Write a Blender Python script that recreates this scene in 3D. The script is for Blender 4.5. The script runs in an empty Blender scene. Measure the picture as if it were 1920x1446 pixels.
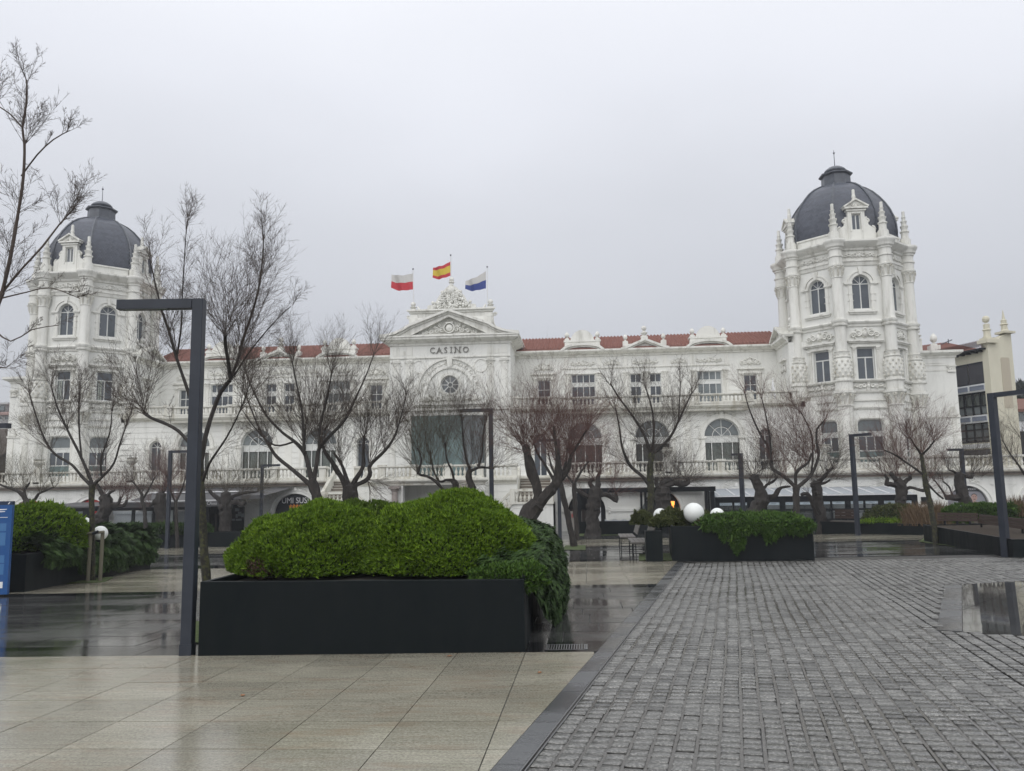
import bpy, bmesh, math, random
import numpy as np
from mathutils import Vector, Matrix
from mathutils.geometry import tessellate_polygon
PI = math.pi
R = random.Random(7)
NR = np.random.default_rng(5)
scene = bpy.context.scene
# ------------------------------------------------------------------ camera
F, PITCH, ROLL, YAW = 1530.6, 0.128267, -0.0152, -0.08675
CAMZ = 1.65
GX, GY = 0.010521, 0.015061            # the plaza falls away from the viewer and to the left
D, XC, TU = 50.792, -8.533, 25.67      # facade distance, axis of the facade, tower offset
fwd = Vector((math.sin(YAW)*math.cos(PITCH), math.cos(YAW)*math.cos(PITCH), math.sin(PITCH)))
rv = Vector((math.cos(YAW), -math.sin(YAW), 0)); uv = rv.cross(fwd)
r2 = math.cos(ROLL)*rv + math.sin(ROLL)*uv
u2 = -math.sin(ROLL)*rv + math.cos(ROLL)*uv
cd = bpy.data.cameras.new('camera'); cam = bpy.data.objects.new('camera', cd)
scene.collection.objects.link(cam); scene.camera = cam
cam.matrix_world = Matrix(((r2.x, u2.x, -fwd.x, 0), (r2.y, u2.y, -fwd.y, 0), (r2.z, u2.z, -fwd.z, CAMZ), (0, 0, 0, 1)))
cd.sensor_fit = 'HORIZONTAL'; cd.sensor_width = 36; cd.lens = F/1920*36
cd.clip_start = 0.05; cd.clip_end = 3000
# ------------------------------------------------------------------ sky, sun, exposure
world = bpy.data.worlds.new('World'); scene.world = world; world.use_nodes = True
nt = world.node_tree; nt.nodes.clear()
wo = nt.nodes.new('ShaderNodeOutputWorld'); bg = nt.nodes.new('ShaderNodeBackground')
sky = nt.nodes.new('ShaderNodeTexSky'); sky.sky_type = 'NISHITA'; sky.sun_disc = False
sky.sun_elevation = math.radians(55); sky.sun_rotation = math.radians(190); sky.air_density = 1; sky.dust_density = 3
tc = nt.nodes.new('ShaderNodeTexCoord'); sp = nt.nodes.new('ShaderNodeSeparateXYZ')
nt.links.new(tc.outputs['Generated'], sp.inputs[0])
ns = nt.nodes.new('ShaderNodeTexNoise'); ns.inputs['Scale'].default_value = 1.6; ns.inputs['Detail'].default_value = 3; ns.inputs['Roughness'].default_value = .45
mpn = nt.nodes.new('ShaderNodeMapping'); mpn.inputs['Scale'].default_value = (1, 1, 2.2)
nt.links.new(tc.outputs['Generated'], mpn.inputs[0]); nt.links.new(mpn.outputs[0], ns.inputs['Vector'])
# overcast layer: brighter overhead, greyer near the horizon, slight cloud mottling
ma = nt.nodes.new('ShaderNodeMath'); ma.operation = 'MULTIPLY_ADD'; ma.inputs[1].default_value = .24; ma.inputs[2].default_value = -.12
nt.links.new(ns.outputs['Fac'], ma.inputs[0])
ad = nt.nodes.new('ShaderNodeMath'); ad.operation = 'ADD'
nt.links.new(sp.outputs['Z'], ad.inputs[0]); nt.links.new(ma.outputs[0], ad.inputs[1])
cr = nt.nodes.new('ShaderNodeValToRGB')
el = cr.color_ramp.elements
el[0].position = 0.0; el[0].color = (5.85, 6.02, 6.4, 1)
el[1].position = 1.0; el[1].color = (13.0, 13.2, 13.5, 1)
for p, c in ((.12, (6.0, 6.17, 6.58, 1)), (.22, (6.3, 6.48, 6.98, 1)), (.34, (7.3, 7.5, 8.05, 1)), (.46, (8.9, 9.12, 9.8, 1)), (.60, (10.2, 10.4, 11.0, 1))):
    e = el.new(p); e.color = c
nt.links.new(ad.outputs[0], cr.inputs[0])
mx = nt.nodes.new('ShaderNodeMixRGB'); mx.inputs[0].default_value = .94
nt.links.new(sky.outputs[0], mx.inputs[1]); nt.links.new(cr.outputs[0], mx.inputs[2])
bg.inputs['Strength'].default_value = 0.1
nt.links.new(mx.outputs[0], bg.inputs[0]); nt.links.new(bg.outputs[0], wo.inputs[0])
sd = bpy.data.lights.new('sun', 'SUN'); sd.energy = 1.3; sd.angle = math.radians(70); sd.color = (1, .985, .95)
sun = bpy.data.objects.new('sun', sd); scene.collection.objects.link(sun)
sun.rotation_euler = (math.radians(48), 0, math.radians(-12))
scene.view_settings.view_transform = 'Standard'; scene.view_settings.look = 'None'
scene.view_settings.gamma = 1; scene.view_settings.use_curve_mapping = False
scene.view_settings.exposure = 0.0
scene.cycles.max_bounces = 6; scene.cycles.transparent_max_bounces = 8

# ------------------------------------------------------------------ placing helpers
def ray(px, py):
    return (px-960)/F*r2 - (py-723)/F*u2 + fwd
def at(px, py, Y):                       # a bearing of the photograph met with the vertical plane at depth Y
    d = ray(px, py); t = Y/d.y
    return Vector((d.x*t, Y, d.z*t+CAMZ))
def gz(x, y): return GX*x - GY*y
def atg(px, py):
    d = ray(px, py); t = -CAMZ/(d.z + GY*d.y - GX*d.x)
    return Vector((d.x*t, d.y*t, d.z*t+CAMZ))
def U(u): return XC+u
# ------------------------------------------------------------------ object helpers
WO = {}                                   # world origin of each object (nothing is rotated by its parent)
def link(o, parent=None, w=(0, 0, 0)):
    scene.collection.objects.link(o)
    w = Vector(w)
    if parent is not None:
        o.parent = parent; o.location = w - WO[parent.name]
    else: o.location = w
    WO[o.name] = w
    return o
def tag(o, label=None, cat=None, group=None, kind=None):
    if label: o['label'] = label
    if cat: o['category'] = cat
    if group: o['group'] = group
    if kind: o['kind'] = kind
    return o
def thing(name, label, cat, loc, group=None, kind=None):
    o = bpy.data.objects.new(name, None); o.empty_display_size = .2
    link(o, None, loc); return tag(o, label, cat, group, kind)
class MB:
    def __init__(s): s.v = []; s.f = []; s.m = []; s.sm = []; s.cur = 0; s.smooth = False
    def add(s, vs, fs):
        b = len(s.v); s.v.extend([tuple(p) for p in vs]); s.f.extend([tuple(i+b for i in f) for f in fs])
        s.m.extend([s.cur]*len(fs)); s.sm.extend([s.smooth]*len(fs))
    def box(s, x0, x1, y0, y1, z0, z1):
        s.add([(x0,y0,z0),(x1,y0,z0),(x1,y1,z0),(x0,y1,z0),(x0,y0,z1),(x1,y0,z1),(x1,y1,z1),(x0,y1,z1)],
              [(0,3,2,1),(4,5,6,7),(0,1,5,4),(1,2,6,5),(2,3,7,6),(3,0,4,7)])
    def boxM(s, M, s0, s1, z0, z1, d0, d1):      # d0 is the outer face
        s.add([M(s0,z0,d0),M(s1,z0,d0),M(s1,z0,d1),M(s0,z0,d1),M(s0,z1,d0),M(s1,z1,d0),M(s1,z1,d1),M(s0,z1,d1)],
              [(0,3,2,1),(4,5,6,7),(0,1,5,4),(1,2,6,5),(2,3,7,6),(3,0,4,7)])
    def lathe(s, c, prof, n=12, ph=0.0, caps=True, a0=0, a1=2*PI):
        full = abs(a1-a0-2*PI) < 1e-6; k = n if full else n+1
        vs = []
        for r, z in prof:
            for i in range(k):
                a = ph+a0+(a1-a0)*i/n; vs.append((c[0]+r*math.cos(a), c[1]+r*math.sin(a), c[2]+z))
        fs = []
        for j in range(len(prof)-1):
            for i in range(n):
                i2 = (i+1) % k if full else i+1
                fs.append((j*k+i, j*k+i2, (j+1)*k+i2, (j+1)*k+i))
        if caps and full:
            fs.append(tuple(range(k))[::-1]); fs.append(tuple((len(prof)-1)*k+i for i in range(k)))
        s.add(vs, fs)
    def poly(s, M, outline, holes, d0, d1, back=False, edge=True):
        """a slab with holes in the frame M: front face at depth d0, reveals to depth d1"""
        polys = [[Vector((a, b, 0)) for a, b in outline]] + [[Vector((a, b, 0)) for a, b in h] for h in holes]
        tris = tessellate_polygon(polys); flat = [p for q in polys for p in q]
        vs = [M(p.x, p.y, d0) for p in flat]
        fs = []
        for t in tris:
            a, b, c = (flat[i] for i in t)
            cr_ = (b.x-a.x)*(c.y-a.y)-(b.y-a.y)*(c.x-a.x)
            if abs(cr_) < 1e-9: continue
            fs.append(tuple(t) if cr_ > 0 else (t[0], t[2], t[1]))
        n = len(flat)
        vs += [M(p.x, p.y, d1) for p in flat]
        if back: fs += [tuple(i+n for i in f[::-1]) for f in list(fs)]
        k = 0
        for qi, q in enumerate(polys):
            m = len(q)
            if edge or qi > 0:
                for i in range(m):
                    a, b = k+i, k+(i+1) % m
                    fs.append((a, b, b+n, a+n))
            k += m
        s.add(vs, fs)
    def strip(s, M, pts, w, d0, d1, closed=False):
        """a raised band of width w along the 2D polyline pts"""
        m = len(pts); L = []; Rr = []
        for i in range(m):
            a = pts[i-1] if (i > 0 or closed) else pts[i]
            b = pts[(i+1) % m] if (i < m-1 or closed) else pts[i]
            t = Vector((b[0]-a[0], b[1]-a[1])); t = t.normalized() if t.length else Vector((1, 0))
            nn = Vector((-t.y, t.x))*w/2
            L.append((pts[i][0]+nn.x, pts[i][1]+nn.y)); Rr.append((pts[i][0]-nn.x, pts[i][1]-nn.y))
        vs = []
        for i in range(m): vs += [M(*L[i], d0), M(*Rr[i], d0), M(*Rr[i], d1), M(*L[i], d1)]
        fs = []
        for i in range(m if closed else m-1):
            a, b = 4*i, 4*((i+1) % m)
            for j in range(4): fs.append((a+j, b+j, b+(j+1) % 4, a+(j+1) % 4))
        if not closed: fs += [(3, 2, 1, 0), tuple(4*(m-1)+j for j in range(4))]
        s.add(vs, fs)
    def tube(s, pts, rad, n=5, cap=False):
        pts = [Vector(p) for p in pts]; m = len(pts); vs = []
        up = Vector((.13, .97, .2))
        for i in range(m):
            t = (pts[min(i+1, m-1)]-pts[max(i-1, 0)])
            if t.length < 1e-9: t = Vector((0, 0, 1))
            t.normalize(); a = t.cross(up)
            if a.length < .1: a = t.cross(Vector((1, 0, 0)))
            a.normalize(); b = t.cross(a)
            r = rad[i] if hasattr(rad, '__len__') else rad
            for k in range(n):
                q = 2*PI*k/n; vs.append(pts[i]+a*(r*math.cos(q))+b*(r*math.sin(q)))
        fs = [(i*n+k, i*n+(k+1) % n, (i+1)*n+(k+1) % n, (i+1)*n+k) for i in range(m-1) for k in range(n)]
        if cap: fs += [tuple(range(n))[::-1], tuple((m-1)*n+k for k in range(n))]
        s.add(vs, fs)
    def ball(s, c, r, n=8, m=6, sz=1.0, sx=1.0, sy=1.0):
        vs = []; c = Vector(c)
        for j in range(1, m):
            t = PI*j/m
            for i in range(n):
                a = 2*PI*i/n; vs.append((c.x+r*sx*math.sin(t)*math.cos(a), c.y+r*sy*math.sin(t)*math.sin(a), c.z-r*sz*math.cos(t)))
        vs += [(c.x, c.y, c.z-r*sz), (c.x, c.y, c.z+r*sz)]
        B = len(vs)
        fs = [(j*n+i, j*n+(i+1) % n, (j+1)*n+(i+1) % n, (j+1)*n+i) for j in range(m-2) for i in range(n)]
        fs += [(B-2, (i+1) % n, i) for i in range(n)] + [(B-1, (m-2)*n+i, (m-2)*n+(i+1) % n) for i in range(n)]
        s.add(vs, fs)
    def mesh(s, name, mats, org=(0, 0, 0), merge=False):
        me = bpy.data.meshes.new(name)
        v = np.array(s.v, dtype=float).reshape(-1, 3) - np.array(org, dtype=float)
        me.from_pydata(v.tolist(), [], s.f)
        if not isinstance(mats, (list, tuple)): mats = [mats]
        for m in mats: me.materials.append(m)
        if len(mats) > 1: me.polygons.foreach_set('material_index', s.m)
        if any(s.sm): me.polygons.foreach_set('use_smooth', s.sm)
        bm = bmesh.new(); bm.from_mesh(me)
        bmesh.ops.recalc_face_normals(bm, faces=bm.faces); bm.to_mesh(me); bm.free()
        if any(s.sm): me.set_sharp_from_angle(angle=math.radians(38))
        return me
    def build(s, name, mats, parent=None, org=None):
        if org is None: org = WO[parent.name] if parent is not None else (0, 0, 0)
        me = s.mesh(name, mats, org)
        o = bpy.data.objects.new(name, me)
        return link(o, parent, org)
def npmesh(name, V, Fq, mat, mats_idx=None, smooth=False):
    """V (n,3), Fq (m,k) arrays to a mesh, quickly"""
    me = bpy.data.meshes.new(name); k = Fq.shape[1]
    me.vertices.add(len(V)); me.vertices.foreach_set('co', V.astype(np.float32).ravel())
    me.loops.add(Fq.size); me.loops.foreach_set('vertex_index', Fq.astype(np.int32).ravel())
    me.polygons.add(len(Fq)); me.polygons.foreach_set('loop_start', np.arange(0, Fq.size, k, dtype=np.int32))
    me.polygons.foreach_set('loop_total', np.full(len(Fq), k, dtype=np.int32))
    if smooth: me.polygons.foreach_set('use_smooth', np.ones(len(Fq), dtype=bool))
    for m in (mat if isinstance(mat, (list, tuple)) else [mat]): me.materials.append(m)
    if mats_idx is not None: me.polygons.foreach_set('material_index', mats_idx.astype(np.int32))
    me.update(calc_edges=True); return me
def inst(name, me, parent, w, rz=0, sc=None):
    o = bpy.data.objects.new(name, me); link(o, parent, w)
    if rz: o.rotation_euler = (0, 0, rz)
    if sc: o.scale = sc
    return o
# ------------------------------------------------------------------ materials
def mat(name, col, rough=.6, metal=0, spec=.5, emis=None, es=1):
    m = bpy.data.materials.new(name); m.use_nodes = True
    b = m.node_tree.nodes['Principled BSDF']
    b.inputs['Base Color'].default_value = (*col, 1); b.inputs['Roughness'].default_value = rough
    b.inputs['Metallic'].default_value = metal; b.inputs['Specular IOR Level'].default_value = spec
    if emis: b.inputs['Emission Color'].default_value = (*emis, 1); b.inputs['Emission Strength'].default_value = es
    return m
def N(m, t, **kw):
    n = m.node_tree.nodes.new(t)
    for k, v in kw.items():
        if k in n.inputs: n.inputs[k].default_value = v
        else: setattr(n, k, v)
    return n
def L(m, a, b): m.node_tree.links.new(a, b)
def BS(m): return m.node_tree.nodes['Principled BSDF']
def coords(m, scale=(1, 1, 1), obj=False):
    g = N(m, 'ShaderNodeNewGeometry'); mp = N(m, 'ShaderNodeMapping'); mp.inputs['Scale'].default_value = scale
    L(m, g.outputs['Position'], mp.inputs[0]); return mp.outputs[0]
def noise(m, scale, detail=4, rough=.55, vec=None, sc3=(1, 1, 1)):
    n = N(m, 'ShaderNodeTexNoise'); n.inputs['Scale'].default_value = scale
    n.inputs['Detail'].default_value = detail; n.inputs['Roughness'].default_value = rough
    L(m, vec or coords(m, sc3), n.inputs['Vector']); return n.outputs['Fac']
def ramp(m, fac, stops):
    r = N(m, 'ShaderNodeValToRGB'); e = r.color_ramp.elements
    e[0].position, e[0].color = stops[0][0], (*stops[0][1], 1)
    e[1].position, e[1].color = stops[-1][0], (*stops[-1][1], 1)
    for p, c in stops[1:-1]:
        x = e.new(p); x.color = (*c, 1)
    L(m, fac, r.inputs[0]); return r.outputs[0]
def g3(v): return (v, v, v)
def mixc(m, fac, a, b, mode='MIX'):
    x = N(m, 'ShaderNodeMixRGB'); x.blend_type = mode
    for i, q in ((0, fac), (1, a), (2, b)):
        if isinstance(q, (int, float)): x.inputs[i].default_value = q
        elif isinstance(q, tuple): x.inputs[i].default_value = (*q, 1)
        else: L(m, q, x.inputs[i])
    return x.outputs[0]
def bump(m, fac, strength=.3, dist=.02):
    b = N(m, 'ShaderNodeBump'); b.inputs['Strength'].default_value = strength; b.inputs['Distance'].default_value = dist
    L(m, fac, b.inputs['Height']); L(m, b.outputs[0], BS(m).inputs['Normal']); return b
def stone_white(name, base, dirt=.5, streak=(.36, .36, .33)):
    m = mat(name, base, .75, spec=.3)
    n1 = noise(m, 1.0, 6, .62, sc3=(2.6, 2.6, .38))
    n2 = noise(m, .55, 5, .6)
    n3 = noise(m, 7, 5, .7)
    f1 = ramp(m, n1, [(.5, g3(0)), (.72, g3(dirt))])
    c = mixc(m, f1, base, streak)
    f2 = ramp(m, n2, [(.35, g3(0)), (.75, g3(.35))])
    c = mixc(m, f2, c, tuple(x*.84 for x in base))
    # mossy, rusty tops and undersides of ledges
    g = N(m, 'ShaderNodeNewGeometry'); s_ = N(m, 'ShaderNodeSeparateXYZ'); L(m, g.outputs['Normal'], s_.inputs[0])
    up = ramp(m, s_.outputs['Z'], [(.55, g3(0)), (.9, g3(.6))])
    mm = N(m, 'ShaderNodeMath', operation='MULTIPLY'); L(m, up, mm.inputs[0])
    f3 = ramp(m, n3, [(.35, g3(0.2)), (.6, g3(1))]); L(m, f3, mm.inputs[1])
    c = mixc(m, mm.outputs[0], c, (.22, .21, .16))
    L(m, c, BS(m).inputs['Base Color']); bump(m, n3, .25, .015)
    return m
M_WALL = stone_white('white_render', (.81, .81, .775), .28)
M_TRIM = stone_white('white_carved_stone', (.79, .785, .74), .65, (.30, .29, .24))
M_STAIN = stone_white('weathered_white_stone', (.70, .69, .63), .8, (.33, .29, .20))
M_BROWN = stone_white('brown_shaded_stone', (.20, .17, .145), .5, (.10, .08, .07))  # brown stone with painted shade, for the cornice soffit and stair risers
M_FRAME = mat('window_frame_paint', (.68, .69, .67), .45)
M_GLASS = mat('dark_window_glass', (.055, .068, .082), .06, spec=.8)
M_GLASS2 = mat('grey_window_glass', (.13, .155, .165), .08, spec=.8)
for m_, lo, hi in ((M_GLASS, (.035, .045, .055), (.10, .115, .135)), (M_GLASS2, (.09, .11, .12), (.20, .225, .23))):
    oi_ = N(m_, 'ShaderNodeObjectInfo'); c_ = ramp(m_, oi_.outputs['Random'], [(0, lo), (1, hi)])
    L(m_, mixc(m_, ramp(m_, noise(m_, 1.3, 3), [(.4, g3(0)), (.65, g3(.5))]), c_, hi), BS(m_).inputs['Base Color'])
M_TEAL = mat('teal_glass', (.13, .21, .21), .08, spec=.8)
nn = noise(M_TEAL, 1.1, 3); L(M_TEAL, ramp(M_TEAL, nn, [(.35, (.085, .125, .125)), (.65, (.16, .23, .225))]), BS(M_TEAL).inputs['Base Color'])
M_CURT = mat('curtain_cloth', (.40, .43, .39), .9)
M_DARK = mat('dark_anthracite_metal', (.030, .034, .042), .42, spec=.35)
nn = noise(M_DARK, 3, 5); L(M_DARK, ramp(M_DARK, nn, [(.3, (.022, .027, .038)), (.7, (.032, .038, .052))]), BS(M_DARK).inputs['Base Color'])
M_BLACK = mat('black_frame', (.008, .010, .013), .45, spec=.2)
M_PLANTER = mat('dark_planter_steel', (.012, .015, .018), .6, spec=.10)
n1 = noise(M_PLANTER, 1.2, 6, .65, sc3=(1.5, 1.5, .35)); n2 = noise(M_PLANTER, 9, 4)
L(M_PLANTER, mixc(M_PLANTER, n2, ramp(M_PLANTER, n1, [(.35, (.002, .005, .008)), (.7, (.012, .014, .016))]), (.007, .010, .010)), BS(M_PLANTER).inputs['Base Color'])
L(M_PLANTER, ramp(M_PLANTER, n1, [(.3, g3(.35)), (.7, g3(.6))]), BS(M_PLANTER).inputs['Roughness'])
M_SLATE = mat('slate_dome', (.055, .062, .080), .38)
M_LEAD = mat('lead_sheet', (.075, .085, .105), .4)
def setup_slate():
    m = M_SLATE
    n1 = noise(m, 1.2, 5); n2 = noise(m, 12, 3)
    c = mixc(m, n2, ramp(m, n1, [(.3, (.052, .059, .080)), (.7, (.078, .087, .112))]), (.065, .073, .096))
    g_ = N(m, 'ShaderNodeNewGeometry'); rr = ramp(m, g_.outputs['Random Per Island'], [(0, g3(.82)), (1, g3(1.22))])
    c = mixc(m, 1.0, c, rr, 'MULTIPLY')
    L(m, c, BS(m).inputs['Base Color'])
setup_slate()
nn = noise(M_LEAD, 2.5, 5); L(M_LEAD, ramp(M_LEAD, nn, [(.3, (.055, .062, .078)), (.7, (.10, .11, .13))]), BS(M_LEAD).inputs['Base Color'])
M_TILE = mat('terracotta_tiles', (.26, .12, .095), .85, spec=.15)
nn = noise(M_TILE, 5, 5, .7); n2 = noise(M_TILE, 1, 3)
L(M_TILE, mixc(M_TILE, n2, ramp(M_TILE, nn, [(.3, (.12, .060, .050)), (.55, (.24, .11, .09)), (.72, (.38, .24, .20))]), (.24, .12, .10)), BS(M_TILE).inputs['Base Color'])
M_BEIGE = mat('cream_render', (.58, .54, .41), .8)
nn = noise(M_BEIGE, .8, 6, .6, sc3=(1, 1, .35)); L(M_BEIGE, ramp(M_BEIGE, nn, [(.35, (.66, .63, .51)), (.75, (.56, .53, .42))]), BS(M_BEIGE).inputs['Base Color'])
M_TAN = mat('tan_panel_render', (.47, .42, .33), .8)
M_WOOD = mat('brown_bench_planks', (.075, .052, .040), .6, spec=.2)
nn = noise(M_WOOD, 14, 4, .6, sc3=(1, 1, 6)); L(M_WOOD, ramp(M_WOOD, nn, [(.3, (.032, .020, .016)), (.7, (.06, .040, .032))]), BS(M_WOOD).inputs['Base Color'])
M_WOODG = mat('grey_weathered_planks', (.13, .12, .11), .5)
M_GLOBE = mat('white_globe_plastic', (.80, .82, .80), .35)
M_WHITE = mat('white_paint', (.75, .76, .77), .6)
M_AWN = mat('white_awning_cloth', (.62, .65, .68), .7)
_t = N(M_AWN, 'ShaderNodeBsdfTranslucent'); _t.inputs[0].default_value = (.62, .66, .70, 1); _mx = N(M_AWN, 'ShaderNodeMixShader'); _mx.inputs[0].default_value = .5
L(M_AWN, BS(M_AWN).outputs[0], _mx.inputs[1]); L(M_AWN, _t.outputs[0], _mx.inputs[2]); L(M_AWN, _mx.outputs[0], M_AWN.node_tree.nodes['Material Output'].inputs[0])
M_AWN2 = mat('clear_awning_strip', (.45, .48, .52), .4)
M_GREYAWN = mat('grey_awning_cloth', (.085, .085, .09), .6)
M_SOIL = mat('soil', (.02, .016, .012), .9)
M_BAR = mat('dark_bar_interior', (.035, .025, .02), .6)
M_LAMPGLOW = mat('orange_neon', (.9, .35, .08), .5, emis=(1, .34, .06), es=2.2)
def wet(name, c0, c1, c2, r0, r1, grain=60, bmp=.25, tint=None, pud=(.42, .58), isl=False):
    m = mat(name, c1, .2, spec=.6)
    n1 = noise(m, .9, 5, .6, sc3=(.55, 1.3, 1)); n2 = noise(m, grain, 4, .7); n3 = noise(m, 3.5, 5, .65, sc3=(.5, 1.6, 1))
    c = ramp(m, n2, [(.3, c0), (.5, c1), (.72, c2)])
    dk = ramp(m, n1, [(pud[0]-.08, g3(.62 if grain < 50 else .8)), (pud[1]+.05, g3(1))])
    c = mixc(m, 1.0, c, dk, 'MULTIPLY')
    n4 = noise(m, 1.0, 4, .6, sc3=(2.2, 26, 1)); c = mixc(m, 1.0, c, ramp(m, n4, [(.3, g3(.84)), (.7, g3(1.14))]), 'MULTIPLY')
    if tint: c = mixc(m, ramp(m, n3, [(.5, g3(0)), (.72, g3(.5))]), c, tint)
    ri = N(m, 'ShaderNodeNewGeometry' if isl else 'ShaderNodeObjectInfo')
    rr = ramp(m, ri.outputs['Random Per Island' if isl else 'Random'], [(0, g3(.62 if isl else .85)), (1, g3(1.38 if isl else 1.12))])
    c = mixc(m, 1.0, c, rr, 'MULTIPLY')
    L(m, c, BS(m).inputs['Base Color'])
    ro = N(m, 'ShaderNodeMath', operation='MULTIPLY_ADD'); ro.inputs[1].default_value = r1-r0; ro.inputs[2].default_value = r0
    L(m, ramp(m, n1, [(pud[0], g3(0)), (pud[1], g3(1))]), ro.inputs[0]); L(m, ro.outputs[0], BS(m).inputs['Roughness'])
    bump(m, mixc(m, .5, n2, n3), bmp, .003)
    return m
M_POST = mat('weathered_wood_posts', (.13, .12, .085), .8)
M_SLAB = wet('wet_beige_granite', (.20, .188, .146), (.315, .298, .236), (.44, .42, .345), .07, .19, 52, .45, (.27, .19, .13))
M_SLABD = wet('wet_dark_granite', (.045, .046, .046), (.07, .071, .070), (.095, .096, .093), .04, .2, 55, .12)
M_STRIP = wet('wet_black_granite', (.012, .013, .014), (.02, .021, .023), (.03, .031, .033), .03, .12, 55, .1)
M_KERB = wet('wet_grey_kerb', (.06, .062, .066), (.095, .098, .10), (.14, .14, .145), .12, .32, 70, .4)
M_SETT = wet('granite_sett', (.035, .035, .033), (.128, .127, .119), (.36, .35, .33), .22, .44, 52, 1.0, isl=True)
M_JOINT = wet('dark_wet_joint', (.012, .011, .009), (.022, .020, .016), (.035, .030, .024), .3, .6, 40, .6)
M_MORTAR = wet('wet_mortar', (.06, .056, .05), (.10, .094, .084), (.15, .14, .125), .15, .4, 60, .6)
M_GRAVEL = mat('brown_gravel', (.045, .036, .028), .95, spec=.1)
nn = noise(M_GRAVEL, 25, 5, .7); L(M_GRAVEL, ramp(M_GRAVEL, nn, [(.3, (.02, .016, .012)), (.7, (.075, .06, .048))]), BS(M_GRAVEL).inputs['Base Color'])
M_ISLAND = wet('still_wet_paving', (.045, .045, .043), (.06, .06, .058), (.08, .08, .076), .008, .05, 50, .02)
M_GRASS = mat('moss_and_grass', (.05, .075, .012), .9)
nn = noise(M_GRASS, 22, 5, .7); L(M_GRASS, ramp(M_GRASS, nn, [(.3, (.028, .035, .012)), (.6, (.055, .085, .015)), (.8, (.08, .11, .03))]), BS(M_GRASS).inputs['Base Color'])
def leafm(name, a, b, c, rough=.6):
    m = mat(name, b, rough, spec=.12)
    g = N(m, 'ShaderNodeNewGeometry')
    n1 = noise(m, 2.3, 4, .6)
    cc = ramp(m, g.outputs['Random Per Island'], [(0, a), (.5, b), (1, c)])
    cc = mixc(m, ramp(m, n1, [(.35, g3(0)), (.7, g3(.55))]), cc, a)
    L(m, cc, BS(m).inputs['Base Color'])
    BS(m).inputs['Subsurface Weight'].default_value = 0
    return m
M_LEAF = leafm('bright_hebe_leaf', (.055, .110, .010), (.125, .215, .016), (.22, .33, .03))
M_LEAFD = leafm('mid_green_leaf', (.045, .085, .012), (.085, .14, .018), (.13, .19, .03))
M_LEAF2 = leafm('dark_juniper_leaf', (.020, .042, .012), (.040, .078, .020), (.07, .12, .03))
M_LEAF3 = leafm('olive_shrub_leaf', (.045, .055, .018), (.08, .095, .032), (.13, .145, .055))
M_LEAF4 = leafm('green_juniper_leaf', (.03, .065, .013), (.06, .12, .02), (.10, .17, .03))
M_REED = leafm('dry_reed', (.07, .045, .025), (.13, .085, .05), (.19, .14, .09))
M_REDBUSH = leafm('reddish_bush_leaf', (.04, .025, .015), (.07, .042, .028), (.10, .07, .05))
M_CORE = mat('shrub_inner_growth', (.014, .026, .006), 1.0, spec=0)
M_BARK = mat('tree_bark', (.05, .042, .036), .85)
nn = noise(M_BARK, 9, 6, .7, sc3=(1.4, 1.4, .5)); L(M_BARK, ramp(M_BARK, nn, [(.3, (.014, .012, .011)), (.55, (.033, .028, .025)), (.75, (.07, .06, .05))]), BS(M_BARK).inputs['Base Color']); bump(M_BARK, nn, .8, .04)
M_BARKM = mat('mossy_bark', (.05, .05, .03), .85)
nn = noise(M_BARKM, 14, 5, .7); L(M_BARKM, ramp(M_BARKM, nn, [(.3, (.012, .011, .009)), (.5, (.028, .026, .018)), (.65, (.07, .075, .022)), (.8, (.11, .11, .06))]), BS(M_BARKM).inputs['Base Color']); bump(M_BARKM, nn, .8, .02)
M_TWIG = mat('dark_twigs', (.09, .072, .062), .85, spec=.2)
M_TWIGR = mat('reddish_twigs', (.13, .075, .065), .85, spec=.2)
M_TWIGY = mat('olive_twigs', (.095, .08, .055), .85, spec=.2)
# ================================================================== the casino
def FR(ox, oy, th=0.0):
    c, s_ = math.cos(th), math.sin(th)
    return lambda s, z, d: (ox+s*c-d*s_, oy+s*s_+d*c, z)
CAS = thing('casino_building', 'long white ornate casino with two slate-domed corner towers, columned balconies and a central pediment', 'casino', (XC, D, gz(XC, D)))
def circ(cx, cz, r, a0=0, a1=360, n=24, rx=None):
    rx = rx or r
    return [(cx+rx*math.cos(math.radians(a0+(a1-a0)*i/n)), cz+r*math.sin(math.radians(a0+(a1-a0)*i/n))) for i in range(n+1)]
def arch_pts(cx, r, z0, zs, n=14, rz=None):
    rz = rz or r
    return [(cx-r, z0), (cx+r, z0)] + [(cx+r*math.cos(PI*i/n), zs+rz*math.sin(PI*i/n)) for i in range(n+1)]
def rect_pts(x0, x1, z0, z1): return [(x0, z0), (x1, z0), (x1, z1), (x0, z1)]
def round_rect(x0, x1, z0, z1, r):
    p = [(x0, z0), (x1, z0)]
    p += [(x1-r+r*math.cos(a*PI/10), z1-r+r*math.sin(a*PI/10)) for a in range(6)]
    p += [(x0+r-r*math.sin(a*PI/10), z1-r+r*math.cos(a*PI/10)) for a in range(6)]
    return p
def cornice(mb, M, s0, s1, prof, ext=True):
    """prof: (projection, z) from bottom to top, extruded from s0 to s1, mitred ends pushed out by the projection"""
    back = .02
    n = len(prof); vs = []
    for sgn, s in ((-1, s0), (1, s1)):
        for p, z in prof: vs.append(M(s+(sgn*p if ext else 0), z, -p))
        vs.append(M(s, prof[-1][1], back)); vs.append(M(s, prof[0][1], back))
    k = n+2
    fs = [(i, (i+1) % k, k+(i+1) % k, k+i) for i in range(k)] + [tuple(range(k))[::-1], tuple(k+i for i in range(k))]
    mb.add(vs, fs)
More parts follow.
